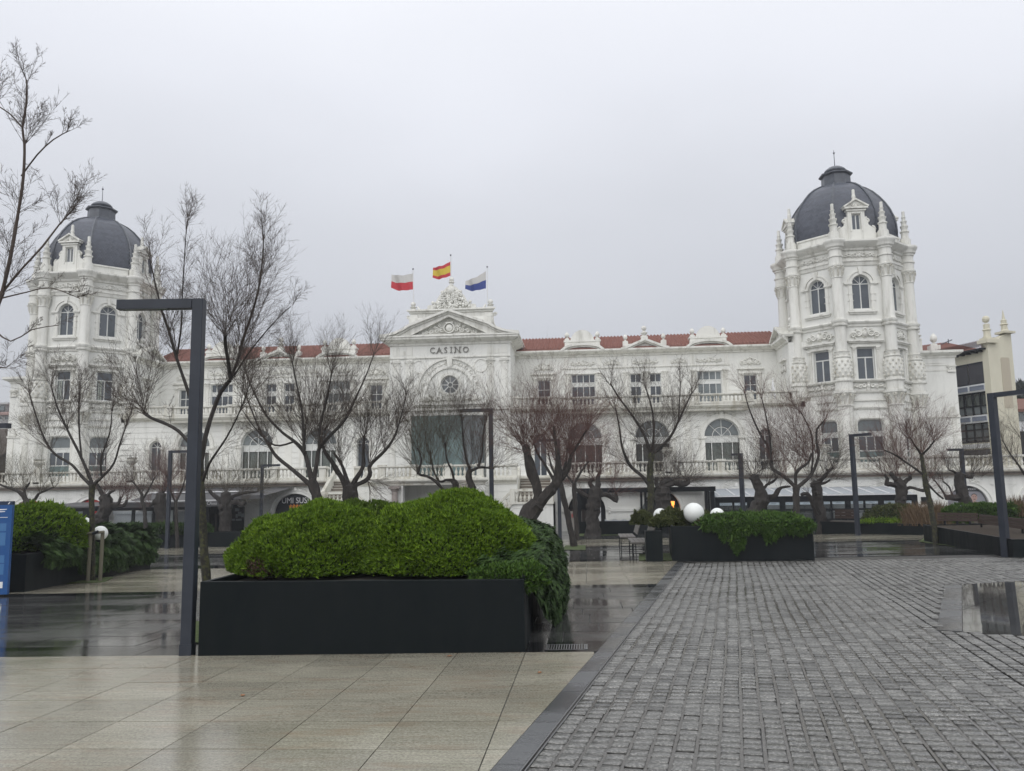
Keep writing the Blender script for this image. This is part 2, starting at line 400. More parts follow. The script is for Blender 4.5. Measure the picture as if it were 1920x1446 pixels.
def scroll(mb, M, cx, cz, r, sg=1, turns=1.6, a0=0, d=-.03, t=.035):
    pts = []; k = 14
    for i in range(k+1):
        q = i/k; a = a0+sg*turns*2*PI*q; rr = r*(1-.82*q)
        pts.append(M(cx+rr*math.cos(a), cz+rr*math.sin(a), d))
    mb.tube(pts, [t*(1-.5*i/k) for i in range(k+1)], 4)
def blob(mb, M, x, z, rx, rz, d=-.05, n=7):
    c = M(x, z, 0)
    base = []
    for i in range(n):
        a = 2*PI*i/n; base.append(M(x+rx*math.cos(a), z+rz*math.sin(a), 0.0))
    mid = []
    for i in range(n):
        a = 2*PI*i/n; mid.append(M(x+.6*rx*math.cos(a), z+.6*rz*math.sin(a), d*.8))
    mb.add(base+mid+[M(x, z, d)], [(i, (i+1) % n, n+(i+1) % n, n+i) for i in range(n)]+[(n+i, n+(i+1) % n, 2*n) for i in range(n)])
def ornament(mb, M, cx, cz, w, h, seed=1, d=-.04, cart=True):
    """carved rinceau: mirrored scrolls, leaves and a cartouche"""
    d *= 1.7; q = random.Random(seed); t = min(.06, h*.115)
    if cart:
        blob(mb, M, cx, cz, h*.28, h*.42, d*2.2, 9); scroll(mb, M, cx, cz+h*.36, h*.16, 1, 1.2, 0, d, t)
    ns = max(2, int(w/2/(h*.55)))
    for sg in (-1, 1):
        for i in range(ns):
            x = cx+sg*(h*.34+(w/2-h*.40)*(i+.5)/ns)
            z = cz+h*.10*(-1)**i
            rr = h*.33*(1-.35*i/ns)
            scroll(mb, M, x, z, rr, sg*(-1)**i, 1.5, PI if sg > 0 else 0, d, t)
            for k in range(3):
                a = q.uniform(0, 2*PI); blob(mb, M, x+rr*1.15*math.cos(a), z+rr*1.0*math.sin(a), h*.09, h*.07, d*1.3, 5)
def urn(mb, c, h, r):                      # pineapple finial on a foot
    mb.smooth = True
    mb.lathe(c, [(r*.9, 0), (r*.9, h*.1), (r*.35, h*.16), (r*.35, h*.25), (r*.75, h*.34), (r, h*.5), (r*.92, h*.68), (r*.6, h*.85), (r*.2, h*.97), (0.01, h)], 8)
    mb.smooth = False
def ballfin(mb, c, h, r):
    mb.smooth = True
    mb.lathe(c, [(r*1.3, 0), (r*1.3, h*.12), (r*.6, h*.2), (r*.95, h*.3), (r*1.25, h*.4), (r*.5, h*.52), (r*.45, h*.6)], 10)
    mb.ball((c[0], c[1], c[2]+h*.78), r*.9, 10, 7); mb.smooth = False
def frame_bars(mb, M, x0, x1, z0, z1, t, d0=0, d1=.06):
    mb.boxM(M, x0, x0+t, z0, z1, d0, d1); mb.boxM(M, x1-t, x1, z0, z1, d0, d1)
    mb.boxM(M, x0+t, x1-t, z0, z0+t, d0, d1); mb.boxM(M, x0+t, x1-t, z1-t, z1, d0, d1)
NPANE = [0]
def pane(win, M, pts, d, m=None, name='pane'):
    mb = MB(); mb.poly(M, pts, [], d, d+.012, back=True); NPANE[0] += 1
    return mb.build(name, m or M_GLASS, win)
def curtain(win, M, x0, x1, z0, z1, d, n=None):
    mb = MB(); n = n or max(8, int((x1-x0)/.045)); vs = []
    for i in range(n+1):
        x = x0+(x1-x0)*i/n; dd = d+.03*math.sin(i*1.57)+.012*math.sin(i*.7)
        vs += [M(x, z0, dd), M(x, z1, dd)]
    mb.add(vs, [(2*i, 2*i+2, 2*i+3, 2*i+1) for i in range(n)]); return mb.build('curtain', M_CURT, win)
def rect_window(M, x0, x1, z0, z1, cols, rows, d=.16, t=.05, glass=None, curt=False, parent=CAS, mframe=None):
    """cols/rows: inner bar positions as fractions; panes are sub-parts"""
    mb = MB(); e = .002
    frame_bars(mb, M, x0+e, x1-e, z0+e, z1-e, t, d, d+.07)
    xs = [x0+t] + [x0+(x1-x0)*f for f in cols] + [x1-t]; zs = [z0+t] + [z0+(z1-z0)*f for f in rows] + [z1-t]
    for x in xs[1:-1]: mb.boxM(M, x-t*.45, x+t*.45, z0+t, z1-t, d+.004, d+.066)
    for z in zs[1:-1]: mb.boxM(M, x0+t, x1-t, z-t*.5, z+t*.5, d+.002, d+.068)
    w = mb.build('window', mframe or M_FRAME, parent)
    for i in range(len(xs)-1):
        for j in range(len(zs)-1):
            sol = len(rows) == 2 and j == 1
            pane(w, M, rect_pts(xs[i]+.01, xs[i+1]-.01, zs[j]+.01, zs[j+1]-.01), d+.035, M_FRAME if sol else glass, 'panel' if sol else 'pane')
    return w
def arch_window(M, cx, r, z0, zs, d=.2, t=.05, glass=None, big=False, rz=None, curt=False):
    mb = MB(); rz = rz or r
    o = arch_pts(cx, r-.002, z0, zs, 16, rz-.002); i_ = arch_pts(cx, r-t, z0+t, zs, 16, rz-t)
    mb.poly(M, o, [i_], d, d+.07, back=True)
    mb.boxM(M, cx-r+t, cx+r-t, zs-t*.5, zs+t*.5, d+.003, d+.067)
    w2 = []
    if big:
        xs = [cx-.58*r, cx, cx+.58*r]; zt = zs-.38
        mb.boxM(M, cx-r+t, cx+r-t, zt-t*.5, zt+t*.5, d+.003, d+.067)
        for x in xs: mb.boxM(M, x-t*.5, x+t*.5, z0+t, zt-t*.5, d+.005, d+.065)
        for x in (xs[0], xs[2]): mb.boxM(M, x-t*.5, x+t*.5, zt+t*.5, zs-t*.5, d+.005, d+.065)
        mb.strip(M, circ(cx, zs, r*.52, 0, 180, 12), t*.9, d+.006, d+.064)
        for a in (45, 90, 135):
            ca, sa = math.cos(math.radians(a)), math.sin(math.radians(a))
            mb.strip(M, [(cx+.03*ca, zs+.03*sa), (cx+(r-t*.6)*ca, zs+(r-t*.6)*sa)], t*.7, d+.008, d+.062)
    else:
        mb.boxM(M, cx-t*.6, cx+t*.6, z0+t, zs-t*.5, d+.005, d+.065)
        for a in (45, 90, 135):
            ca, sa = math.cos(math.radians(a)), math.sin(math.radians(a))
            mb.strip(M, [(cx+.03*ca, zs+.03*sa), (cx+(r-t*.6)*ca, zs+(rz-t*.6)*sa)], t*.6, d+.008, d+.062)
    w = mb.build('window', M_FRAME, CAS)
    dd = d+.035
    # the fan
    for a in (0, 45, 90, 135):
        q = [math.radians(a+2+41*k/5) for k in range(6)]
        if big:
            pane(w, M, [(cx+r*.55*math.cos(x), zs+.03+r*.55*math.sin(x)) for x in q]+[(cx+(r-t)*math.cos(x), zs+.02+(r-t)*math.sin(x)) for x in q[::-1]], dd, M_GLASS2)
            pane(w, M, [(cx+.03*math.cos(q[2]), zs+.04)]+[(cx+r*.50*math.cos(x), zs+.03+r*.50*math.sin(x)) for x in q], dd, M_GLASS2)
        else:
            pane(w, M, [(cx, zs+.03)]+[(cx+(r-t)*math.cos(x), zs+.02+(rz-t)*math.sin(x)) for x in q], dd, glass)
    if big:
        X = [cx-r+t]+xs+[cx+r-t]
        for i in range(4): pane(w, M, rect_pts(X[i]+.03, X[i+1]-.03, z0+t, zt-.03), dd, glass or M_CLEAR)
        for a, b in ((X[0], X[1]), (X[1], X[3]), (X[3], X[4])): pane(w, M, rect_pts(a+.03, b-.03, zt+.03, zs-.03), dd, M_FRAME, 'panel')
        if curt:
            for i in range(4): curtain(w, M, X[i]+.05, X[i+1]-.05, z0+t, zt, d+.14)
    else:
        pane(w, M, rect_pts(cx-r+t, cx-t*.6, z0+t, zs-t*.5), dd, glass); pane(w, M, rect_pts(cx+t*.6, cx+r-t, z0+t, zs-t*.5), dd, glass)
    return w
M_CLEAR = mat('clear_window_glass', (.07, .085, .085), .05); BS(M_CLEAR).inputs['Transmission Weight'].default_value = .0
BS(M_CLEAR).inputs['Alpha'].default_value = .30
M_CLEAR2 = mat('thin_clear_glass', (.3, .33, .34), .05); BS(M_CLEAR2).inputs['Alpha'].default_value = .14
def pilaster(mb, M, cx, w, z0, z1, d=.06, cap=.3):
    mb.boxM(M, cx-w/2, cx+w/2, z0, z1-cap, -d, .02)
    mb.boxM(M, cx-w*.62, cx+w*.62, z0, z0+.12, -d-.03, .02)
    mb.boxM(M, cx-w*.56, cx+w*.56, z1-cap-.04, z1-cap, -d-.02, .02)
    mb.boxM(M, cx-w*.75, cx+w*.75, z1-.06, z1, -d-.07, .02)
    mb.boxM(M, cx-w*.5, cx+w*.5, z1-cap, z1-.06, -d-.01, .02)
    for sg in (-1, 1):
        scroll(mb, M, cx+sg*w*.42, z1-.06-cap*.25, cap*.22, sg, 1.2, PI/2, -d-.05, .02)
        blob(mb, M, cx+sg*w*.25, z1-cap*.72, w*.18, cap*.2, -d-.05, 5)
    blob(mb, M, cx, z1-cap*.55, w*.15, cap*.3, -d-.07, 5)
def courses(mb, M, x0, x1, z0, z1, h, holes, p=.022, gap=.03):
    """proud plaster courses that stop at the openings; holes: (xa, xb, za, zb) or arch (cx, r, z0, zs, 'a')"""
    z = z0
    while z < z1-.05:
        zt = min(z+h, z1); segs = [(x0, x1)]; zm = (z+zt)/2
        for hh in holes:
            if len(hh) == 5:
                cx, r, ha, zs, _ = hh
                if zm < ha or zm > zs+r+.02: continue
                w = r if zm < zs else math.sqrt(max(0, r*r-(max(z, zs)-zs)**2)); a, b = cx-w, cx+w
            else:
                a, b, ha, hb = hh
                if zt < ha or z > hb: continue
            ns_ = []
            for s, e in segs:
                if b <= s or a >= e: ns_.append((s, e)); continue
                if a > s: ns_.append((s, a))
                if b < e: ns_.append((b, e))
            segs = ns_
        for s, e in segs:
            if e-s > .06: mb.boxM(M, s, e, z+gap/2, zt-gap/2, -p, .01)
        z += h
# ---- balusters: one mesh, shared
def baluster_mesh(name, h, r):
    mb = MB(); mb.smooth = True
    mb.lathe((0, 0, 0), [(r*.9, 0), (r*.9, h*.07), (r*.5, h*.1), (r*.95, h*.3), (r, h*.38), (r*.8, h*.5), (r*.38, h*.72), (r*.36, h*.86), (r*.75, h*.92), (r*.75, h)], 8)
    return mb.mesh(name, M_STAIN)
BAL = baluster_mesh('baluster', .50, .085)
BAL2 = baluster_mesh('baluster_small', .40, .075)
def balustrade(M, x0, x1, zf, hb=.5, piers=(), th=.22, sub=True, gap=.235, mesh=None, rot=0, urns=()):
    """plinth, balusters, rail and piers; balusters are sub-parts"""
    mb = MB(); mesh = mesh or BAL
    mb.boxM(M, x0, x1, zf, zf+.12, -th/2, th/2); zt = zf+.12+hb
    mb.boxM(M, x0, x1, zt, zt+.05, -th/2+.02, th/2-.02); mb.boxM(M, x0, x1, zt+.05, zt+.13, -th/2-.05, th/2+.05)
    for p, w in piers:
        mb.boxM(M, p-w/2, p+w/2, zf-.004, zt+.02, -th/2-.05, th/2+.05); mb.boxM(M, p-w/2-.05, p+w/2+.05, zt+.05+.004, zt+.19, -th/2-.10, th/2+.10)
        mb.boxM(M, p-w/2-.03, p+w/2+.03, zf-.008, zf+.10, -th/2-.09, th/2+.09)
    o = mb.build('balustrade', M_STAIN, CAS)
    n = int((x1-x0)/gap); big = MB()
    for i in range(n):
        x = x0+(x1-x0)*(i+.5)/n
        if any(abs(x-p) < w/2+.06 for p, w in piers): continue
        if sub: inst('baluster', mesh, o, M(x, zf+.12, 0))
        else:
            b = M(x, zf+.12, 0)
            big.smooth = True
            big.lathe(b, [(.07, 0), (.045, .05), (.078, hb*.35), (.06, hb*.5), (.03, hb*.75), (.06, hb)], 6, caps=False)
    if not sub and big.v: tag(big.build('balusters', M_STAIN, o), kind='stuff')
    return o
# ------------------------------------------------ wings
WU, WL, WT = 5.0, 1.2, -2.0            # upper wall, main wall, terrace front (depth behind/before the tower faces)
ZT = 2.45                              # terrace floor
for side in (-1, 1):
    Mu = FR(U(0), D+WU); Ml = FR(U(0), D+WL)
    if side < 0:
        Mu_ = lambda s, z, d: FR(U(0), D+WU)(s, z, d); Ml_ = lambda s, z, d: FR(U(0), D+WL)(s, z, d)
    S = lambda x: side*x
    def span(a, b): return (a, b) if side > 0 else (-b, -a)
    u0, u1 = span(3.9, 22.3)
    # upper wall with real openings
    wins = [(5.46, 6.34, 8.0, 9.2), (7.78, 9.42, 8.0, 9.54), (11.8, 12.56, 8.0, 9.47), (13.12, 13.9, 8.0, 9.47), (16.32, 17.95, 8.0, 9.53), (19.41, 20.27, 8.0, 9.2)]
    W = []
    for a, b, c, e in wins:
        a, b = span(a, b); W.append((a, b, 7.4, e))
    mb = MB(); mb.poly(Mu, rect_pts(u0, u1, 7.0, 10.75), [rect_pts(*w) for w in W], 0, .3)
    mb.build('upper_wall', M_WALL, CAS)
    mb = MB()
    blk = W + [(min(S(c-.75), S(c+.75)), max(S(c-.75), S(c+.75)), 9.1, 10.8) for c in (5.9, 19.84)]
    for c0, c1 in ((7.45, 9.75), (11.5, 14.2), (16.0, 18.3)): blk.append((*span(c0, c1), 7, 9.56))
    courses(mb, Mu, u0, u1, 7.42, 9.56, .36, blk)
    tag(mb.build('wall_courses', M_WALL, CAS), kind='stuff')
    for i, (a, b, c, e) in enumerate(W):
        if i in (1, 4): rect_window(Mu, a, b, c, e, (.24, .5, .76), (.60, .72), glass=M_GLASS2 if (i == 4) == (side > 0) else M_GLASS)
        elif i in (2, 3): rect_window(Mu, a, b, c, e, (.5,), (.58, .72))
        else: rect_window(Mu, a, b, c, e, (.5,), (.62,))
    mb = MB()
    for c0, c1 in ((7.55, 9.65), (16.08, 18.19)):
        for c in (c0, c1): pilaster(mb, Mu, S(c), .3, 7.4, 9.60, .10, .36)
    for c in (11.55, 12.84, 14.15): pilaster(mb, Mu, S(c), .3, 7.4, 9.60, .10, .36)
    for c in (5.9, 19.84):
        for q in (-.6, .6): pilaster(mb, Mu, S(c+q), .18, 7.4, 9.3, .06, .26)
        mb.boxM(Mu, S(c)-.78, S(c)+.78, 9.3, 9.42, -.10, .02); mb.boxM(Mu, S(c)-.9, S(c)+.9, 9.55, 9.66, -.2, .02); mb.boxM(Mu, S(c)-.75, S(c)+.75, 9.42, 9.55, -.06, .02)
        ornament(mb, Mu, S(c), 10.05, 1.3, .62, 3+int(c))
    mb.boxM(Mu, *span(7.2, 18.5), 9.90, 9.97, -.08, .02)
    for k, (c, w) in enumerate(((8.6, 1.7), (10.6, 1.1), (12.85, 1.8), (15.1, 1.1), (17.13, 1.8))):
        ornament(mb, Mu, S(c), 10.24, w, .44, 11+k, d=-.03)
    for c in (7.45, 9.75, 11.5, 14.2, 16.0, 18.3): mb.boxM(Mu, S(c)-.13, S(c)+.13, 9.97, 10.70, -.06, .02)
    mb.build('carved_frieze', M_TRIM, CAS)
    # roof cornice, pediments, attic blocks
    mb = MB(); cz = 10.72
    cornice(mb, Mu, u0, u1, [(0, cz), (.10, cz+.02), (.12, cz+.14), (.26, cz+.16), (.45, cz+.28), (.52, cz+.34), (.52, cz+.45), (.40, cz+.47)], ext=False)
    def raking(cx, w, z0, h, kind):
        cx = S(cx)
        if kind == 't':
            pts = [(cx-w, z0), (cx-w*.8, z0+h*.12), (cx, z0+h), (cx+w*.8, z0+h*.12), (cx+w, z0)]
        else:
            pts = [(cx-w, z0)]+[(cx+w*.92*math.cos(PI*(1-i/14)), z0+.02+h*math.sin(PI*i/14)) for i in range(1, 14)]+[(cx+w, z0)]
        mb.strip(Mu, pts, .16, -.56, .1); mb.strip(Mu, [(x, z-.13) for x, z in pts], .12, -.42, .1)
        mb.poly(Mu, [(x, max(z-.1, z0-.02)) for x, z in pts], [], -.2, .3)
        sc_ = .72; mb.poly(Mu, [(cx+(x-cx)*sc_, z0+.03+(z-z0)*sc_*.8) for x, z in pts[1:-1]], [], -.24, -.19)
    raking(12.85, 1.62, cz+.42, .62, 't'); raking(8.6, 1.45, cz+.42, .38, 's'); raking(17.15, 1.5, cz+.42, .40, 's')
    mb.build('cornice', M_TRIM, CAS)
    mb = MB()
    for c in (8.6, 17.15):
        c = S(c)
        mb.boxM(Mu, c-1.22, c+1.22, 11.2, 11.78, -.05, .5); mb.boxM(Mu, c-1.28, c+1.28, 11.78, 11.9, -.11, .56)
        mb.boxM(Mu, c-.8, c+.8, 11.9, 12.02, -.02, .4)
        pts = [(c-.8, 12.02), (c+.8, 12.02)]+[(c+.78*math.cos(PI*i/12)*(1 if True else 0), 12.02+.62*math.sin(PI*i/12)**1.35) for i in range(1, 12)]
        mb.poly(Mu, pts, [], .02, .26, back=True)
        for q in (-1.05, 1.05):
            mb.boxM(Mu, c+q-.16, c+q+.16, 11.2, 12.0, -.08, .3); p = Mu(c+q, 12.0, .1); urn(mb, p, .52, .17)
    c = S(12.85)
    mb.boxM(Mu, c-1.42, c+1.42, 11.2, 11.55, .02, .4)
    for q in (-1.3, 1.3):
        mb.boxM(Mu, c+q-.18, c+q+.18, 11.2, 11.72, -.1, .3); urn(mb, Mu(c+q, 11.72, .1), .52, .16)
    mb.boxM(Mu, c-.22, c+.22, 11.4, 11.95, -.15, .3); ballfin(mb, Mu(c, 11.95, .08), .85, .2)
    mb.build('attic_parapet', M_TRIM, CAS)
    # tiled roof: rolls laid down the slope
    ya, yb, za, zb = D+WU-.30, D+8.6, 11.22, 12.75
    r0, r1 = U(u0), U(u1)
    pitch_ = .24; n = int((r1-r0)/pitch_); V = []; Fq = []
    prof = [(-.5, 0), (-.32, .0), (-.2, .055), (0, .085), (.2, .055), (.32, 0), (.5, 0)]
    rows = 9
    for i in range(n):
        for k, (px_, pz_) in enumerate(prof):
            for j in range(rows+1):
                for e_ in (0, 1):
                    t = (j+(0 if e_ == 0 else .98))/(rows+1)
                    V.append((r0+(i+.5+px_)*pitch_, ya+(yb-ya)*t, za+(zb-za)*t+pz_+(.045 if e_ == 0 else 0)))
    V = np.array(V).reshape(n, len(prof), (rows+1)*2, 3); idx = np.arange(V[..., 0].size).reshape(V.shape[:3])
    a = idx[:, :-1, :-1]; b = idx[:, 1:, :-1]; c = idx[:, 1:, 1:]; d_ = idx[:, :-1, 1:]
    Fq = np.stack([a, b, c, d_], -1).reshape(-1, 4)
    o = bpy.data.objects.new('roof', npmesh('roof', V.reshape(-1, 3)-np.array(WO[CAS.name]), Fq, M_TILE)); link(o, CAS, WO[CAS.name]); tag(o, kind='stuff')
    mb = MB(); mb.add([(r0, ya, za-.05), (r1, ya, za-.05), (r1, yb, zb-.05), (r0, yb, zb-.05), (r0, D+14, za), (r1, D+14, za)], [(0, 1, 2, 3), (3, 2, 5, 4)])
    mb.box(r0, r1, ya-.09, ya-.02, za-.04, za+.07)
    mb.build('roof_deck', M_TILE, CAS)
    # main floor wall, great arched windows
    AW = [(8.6, 1.1), (12.85, 1.1), (17.15, 1.1)]; SA = [(5.75, .42), (19.8, .42)]
    holes = [arch_pts(S(c), r, 2.5, 4.86) for c, r in AW]+[arch_pts(S(c), r, 2.5, 4.86) for c, r in SA]
    v0, v1 = span(3.9, 22.3)
    mb = MB(); mb.poly(Ml, rect_pts(v0, v1, 2.3, 6.95), holes, 0, .4); mb.build('main_wall', M_WALL, CAS)
    mb = MB(); courses(mb, Ml, v0, v1, 2.5, 6.6, .37, [(S(c), r+.27, 2.4, 4.86, 'a') for c, r in AW+SA], .03)
    tag(mb.build('wall_courses', M_WALL, CAS), kind='stuff')
    mb = MB()
    for c, r in AW+SA:
        c = S(c); k = 1 if r > 1 else .6
        mb.strip(Ml, circ(c, 4.86, r+.11*k, 0, 180, 18), .22*k, -.09, .02)
        mb.strip(Ml, circ(c, 4.86, r+.25*k, 0, 180, 18), .06, -.13, .02)
        for q in (-1, 1):
            mb.boxM(Ml, c+q*(r+.13*k)-.16*k, c+q*(r+.13*k)+.16*k, 2.5, 4.70, -.07, .02)
            mb.boxM(Ml, c+q*(r+.13*k)-.24*k, c+q*(r+.13*k)+.24*k, 4.70, 4.86, -.16, .02)
            if r > 1:
                scroll(mb, Ml, c+q*.35, 6.32, .17, q, 1.5, PI/2, -.06, .05); scroll(mb, Ml, c+q*.75, 6.2, .13, -q, 1.4, 0, -.05, .04)
                for e in range(3): blob(mb, Ml, c+q*(.5+.15*e), 6.28-.08*e, .07, .05, -.08, 5)
        mb.boxM(Ml, c-.1*k, c+.1*k, 4.86+r+.0, 4.86+r+.42*k, -.17, .02)
    for c in (10.72, 15.0):
        mb.boxM(Ml, S(c)-.24, S(c)+.24, 2.5, 6.5, -.05, .02)
        for e in range(4): blob(mb, Ml, S(c), 5.9-.3*e, .15, .14, -.10, 7)
    mb.build('carved_trim', M_TRIM, CAS)
    for c, r in AW: arch_window(Ml, S(c), r, 2.5, 4.86, big=True, curt=(c > 17) or side < 0, glass=None)
    for c, r in SA: arch_window(Ml, S(c), r, 2.5, 4.86, glass=M_GLASS)
    mb = MB(); mb.boxM(Ml, v0+.1, v1-.1, 2.4, 6.9, .62, .70); mb.build('dark_interior', M_BAR, CAS)
    # balcony over the main floor
    mb = MB()
    cornice(mb, Ml, *span(3.9, 22.0), [(0, 6.55), (.06, 6.57), (.08, 6.68), (.3, 6.72), (.42, 6.80), (.42, 6.93), (.34, 6.95)], ext=False)
    mb.boxM(Ml, v0, v1, 6.90, 6.98, -.3, 4.3)
    Mc = FR(U(0), D+WL-.55)
    cornice(mb, Mc, *span(7.0, 18.7), [(0, 6.40), (.05, 6.42), (.08, 6.55), (.2, 6.60), (.3, 6.70), (.3, 6.82), (.24, 6.84)])
    mb.boxM(Mc, *span(7.0, 18.7), 6.42, 6.85, .005, .5)
    mb.build('balcony_cornice', M_STAIN, CAS)
    Mb = FR(U(0), D+WL-.28); Mb2 = FR(U(0), D+WL-.72)
    balustrade(Mb, *span(4.1, 6.95), 6.95, .36, [(S(4.3), .3), (S(6.8), .3)], sub=False)
    balustrade(Mb, *span(18.75, 21.9), 6.95, .36, [(S(18.9), .3), (S(21.6), .3)], sub=False)
    balustrade(Mb2, *span(7.0, 18.7), 6.84, .36, [(S(7.15), .3), (S(9.95), .3), (S(11.25), .3), (S(14.4), .3), (S(15.6), .3), (S(18.5), .3)], sub=False)
    # little return pavilion between wing and tower, with a gable towards the forecourt
    mb = MB(); a, b = span(21.6, 23.2)
    mb.box(U(a), U(b), D+1.6, D+9, 7.0, 10.72); mb.box(U(a)-.0, U(b), D+1.2, D+9, 2.3, 6.9)
    Ms = FR(U(S(21.6)), D+3.0, -PI/2 if side > 0 else PI/2)
    mb.build('pavilion_wall', M_WALL, CAS)
    mb = MB()
    cornice(mb, Ms, -1.5, 1.4, [(0, 10.7), (.1, 10.72), (.12, 10.84), (.3, 10.9), (.42, 11.0), (.42, 11.14), (.3, 11.17)])
    mb.strip(Ms, [(-1.7, 11.15), (0, 11.95), (1.7, 11.15)], .15, -.5, .3); mb.poly(Ms, [(-1.5, 11.1), (1.5, 11.1), (0, 11.8)], [], -.15, .2)
    ornament(mb, Ms, 0, 9.2, 1.2, .6, 31); mb.boxM(Ms, -.7, .7, 9.7, 9.82, -.2, .02)
    mb.boxM(Ms, -.35, .35, 7.2, 8.6, -.04, .02)
    ballfin(mb, (U(S(22.0)), D+2.0, 11.4), 1.1, .24); ballfin(mb, (U(S(22.3)), D+3.4, 11.6), 1.2, .22)
    mb.boxM(Ms, -1.2, -.6, 11.2, 11.6, -.2, .3)
    mb.build('pavilion_gable', M_TRIM, CAS)
# ------------------------------------------------ central pavilion
Mc = FR(U(0), D+1.0)
mb = MB()
hole = circ(0, 8.52, .60, 0, 360, 32)[:-1]
mb.poly(Mc, rect_pts(-3.95, 3.95, 2.3, 11.15), [hole, rect_pts(-2.3, 2.3, 2.5, 6.45)], 0, .5)
mb.box(U(-3.95), U(-3.947)+.3, D+1.001, D+9, 2.3, 11.15); mb.box(U(3.95)-.3, U(3.948), D+1.001, D+9, 2.3, 11.15)
mb.boxM(Mc, -3.9, 3.9, 11.1, 11.3, .1, 8); mb.boxM(Mc, -3.6, 3.6, 2.3, 11, 1.2, 1.3)
mb.build('pavilion_wall', M_WALL, CAS)
mb = MB()
for c in (-3.55, -2.65, 2.65, 3.55):
    pilaster(mb, Mc, c, .42, 7.35, 10.08, .07, .40)
    mb.boxM(Mc, c-.26, c+.26, 10.10, 10.16, -.12, .02); mb.boxM(Mc, c-.2, c+.2, 10.16, 11.05, -.05, .02)
    mb.boxM(Mc, c-.12, c+.12, 10.5, 10.8, -.07, -.04)
    mb.boxM(Mc, c-.33, c+.33, 7.0, 7.35, -.14, .02)
mb.boxM(Mc, -3.95, 3.95, 10.28, 10.36, -.09, .02)
for q in (-1, 1): mb.boxM(Mc, q*3.1-.17, q*3.1+.17, 10.5, 10.8, -.03, .02)
mb.strip(Mc, circ(0, 8.12, 2.10, -4, 184, 40), .10, -.12, .02)
mb.strip(Mc, circ(0, 8.12, 1.50, -4, 184, 36), .09, -.10, .02)
for i in range(26):
    a = PI*(i+.5)/26; blob(mb, Mc, 1.80*math.cos(a), 8.12+1.80*math.sin(a), .10, .085, -.06, 6)
    if i % 2: scroll(mb, Mc, 1.80*math.cos(a+.06), 8.12+1.80*math.sin(a+.06), .12, 1, 1.2, a, -.03, .03)
mb.poly(Mc, [(-.14, 9.66), (.14, 9.66), (.19, 10.27), (-.19, 10.27)], [], -.16, .02)
for q in (-1, 1): mb.strip(Mc, circ(q*2.02, 9.72, .42, 0, 360, 24)[:-1], .05, -.05, .02, closed=True)
mb.strip(Mc, circ(0, 8.52, .66, 0, 360, 32)[:-1], .13, -.10, .02, closed=True)
mb.strip(Mc, circ(0, 8.52, .76, 0, 360, 32)[:-1], .06, -.05, .02, closed=True)
ornament(mb, Mc, 0, 7.62, 3.9, .62, 51, d=-.06); ornament(mb, Mc, -1.35, 7.62, 1.3, .5, 52, d=-.05, cart=True); ornament(mb, Mc, 1.35, 7.62, 1.3, .5, 53, d=-.05)
mb.boxM(Mc, -2.3, 2.3, 7.20, 7.30, -.22, .02); mb.boxM(Mc, -2.25, 2.25, 7.1, 7.2, -.12, .02)
mb.boxM(Mc, -4.0, 4.0, 6.85, 6.97, -.16, .02); mb.boxM(Mc, -2.6, 2.6, 6.5, 6.62, -.10, .02)
for q in (-1, 1):
    for k in range(2): ornament(mb, Mc, q*(2.75+k*.75), 6.35, .6, .5, 60+k)
    mb.boxM(Mc, q*2.5-.14, q*2.5+.14, 2.5, 6.5, -.08, .02); mb.boxM(Mc, q*3.75-.16, q*3.75+.16, 2.5, 6.85, -.08, .02)
mb.build('carved_trim', M_TRIM, CAS)
# rose window
mb = MB()
mb.strip(Mc, circ(0, 8.52, .57, 0, 360, 32)[:-1], .06, .10, .16, closed=True); mb.strip(Mc, circ(0, 8.52, .16, 0, 360, 16)[:-1], .05, .10, .16, closed=True)
for k in range(8):
    a = PI*k/4+PI/8*0; mb.strip(Mc, [(.18*math.cos(a), 8.52+.18*math.sin(a)), (.55*math.cos(a), 8.52+.55*math.sin(a))], .045, .105, .155)
w = mb.build('rose_window', M_FRAME, CAS)
for k in range(8):
    q = [PI*k/4+.05+(PI/4-.10)*i/4 for i in range(5)]
    pane(w, Mc, [(.185*math.cos(x), 8.52+.185*math.sin(x)) for x in q]+[(.545*math.cos(x), 8.52+.545*math.sin(x)) for x in q[::-1]], .13, M_GLASS)
pane(w, Mc, circ(0, 8.52, .135, 0, 360, 14)[:-1], .13, M_GLASS)
# entablature cornice + big pediment with swept ends
mb = MB(); z = 11.12
prof = [(0, z), (.08, z+.02), (.10, z+.14), (.25, z+.2), (.42, z+.28), (.55, z+.36), (.55, z+.46), (.62, z+.5), (.62, z+.58), (.5, z+.6)]
cornice(mb, Mc, -3.95, 3.95, prof)
for q in (-1, 1):
    Mside = FR(U(q*3.95), D+5.0, PI/2 if q > 0 else -PI/2); cornice(mb, Mside, -3.98, 3.9, prof, ext=False)
curve = []
for i in range(9):
    t = i/8; curve.append((-4.55+1.95*t, 11.73+.04+.62*t**2.2*1.0+.0))
curve.append((0, 13.33))
pts = curve + [(-x, z_) for x, z_ in curve[-2::-1]]
mb.strip(Mc, [(x, z_) for x, z_ in pts], .15, -.62, .2); mb.strip(Mc, [(x*.99, z_-.13) for x, z_ in pts], .13, -.45, .2); mb.strip(Mc, [(x*.98, z_-.24) for x, z_ in pts], .10, -.30, .2)
mb.poly(Mc, [(-4.4, 11.7)]+[(x*.98, z_-.12) for x, z_ in pts[2:-2]]+[(4.4, 11.7)], [[(-2.45, 11.8), (2.45, 11.8), (0, 12.93)]], -.34, .3)
mb.boxM(Mc, -2.7, 2.7, 11.72, 13.0-.02, .02, .12)
mb.strip(Mc, [(-2.5, 11.78), (0, 12.98), (2.5, 11.78)], .07, -.40, -.30)
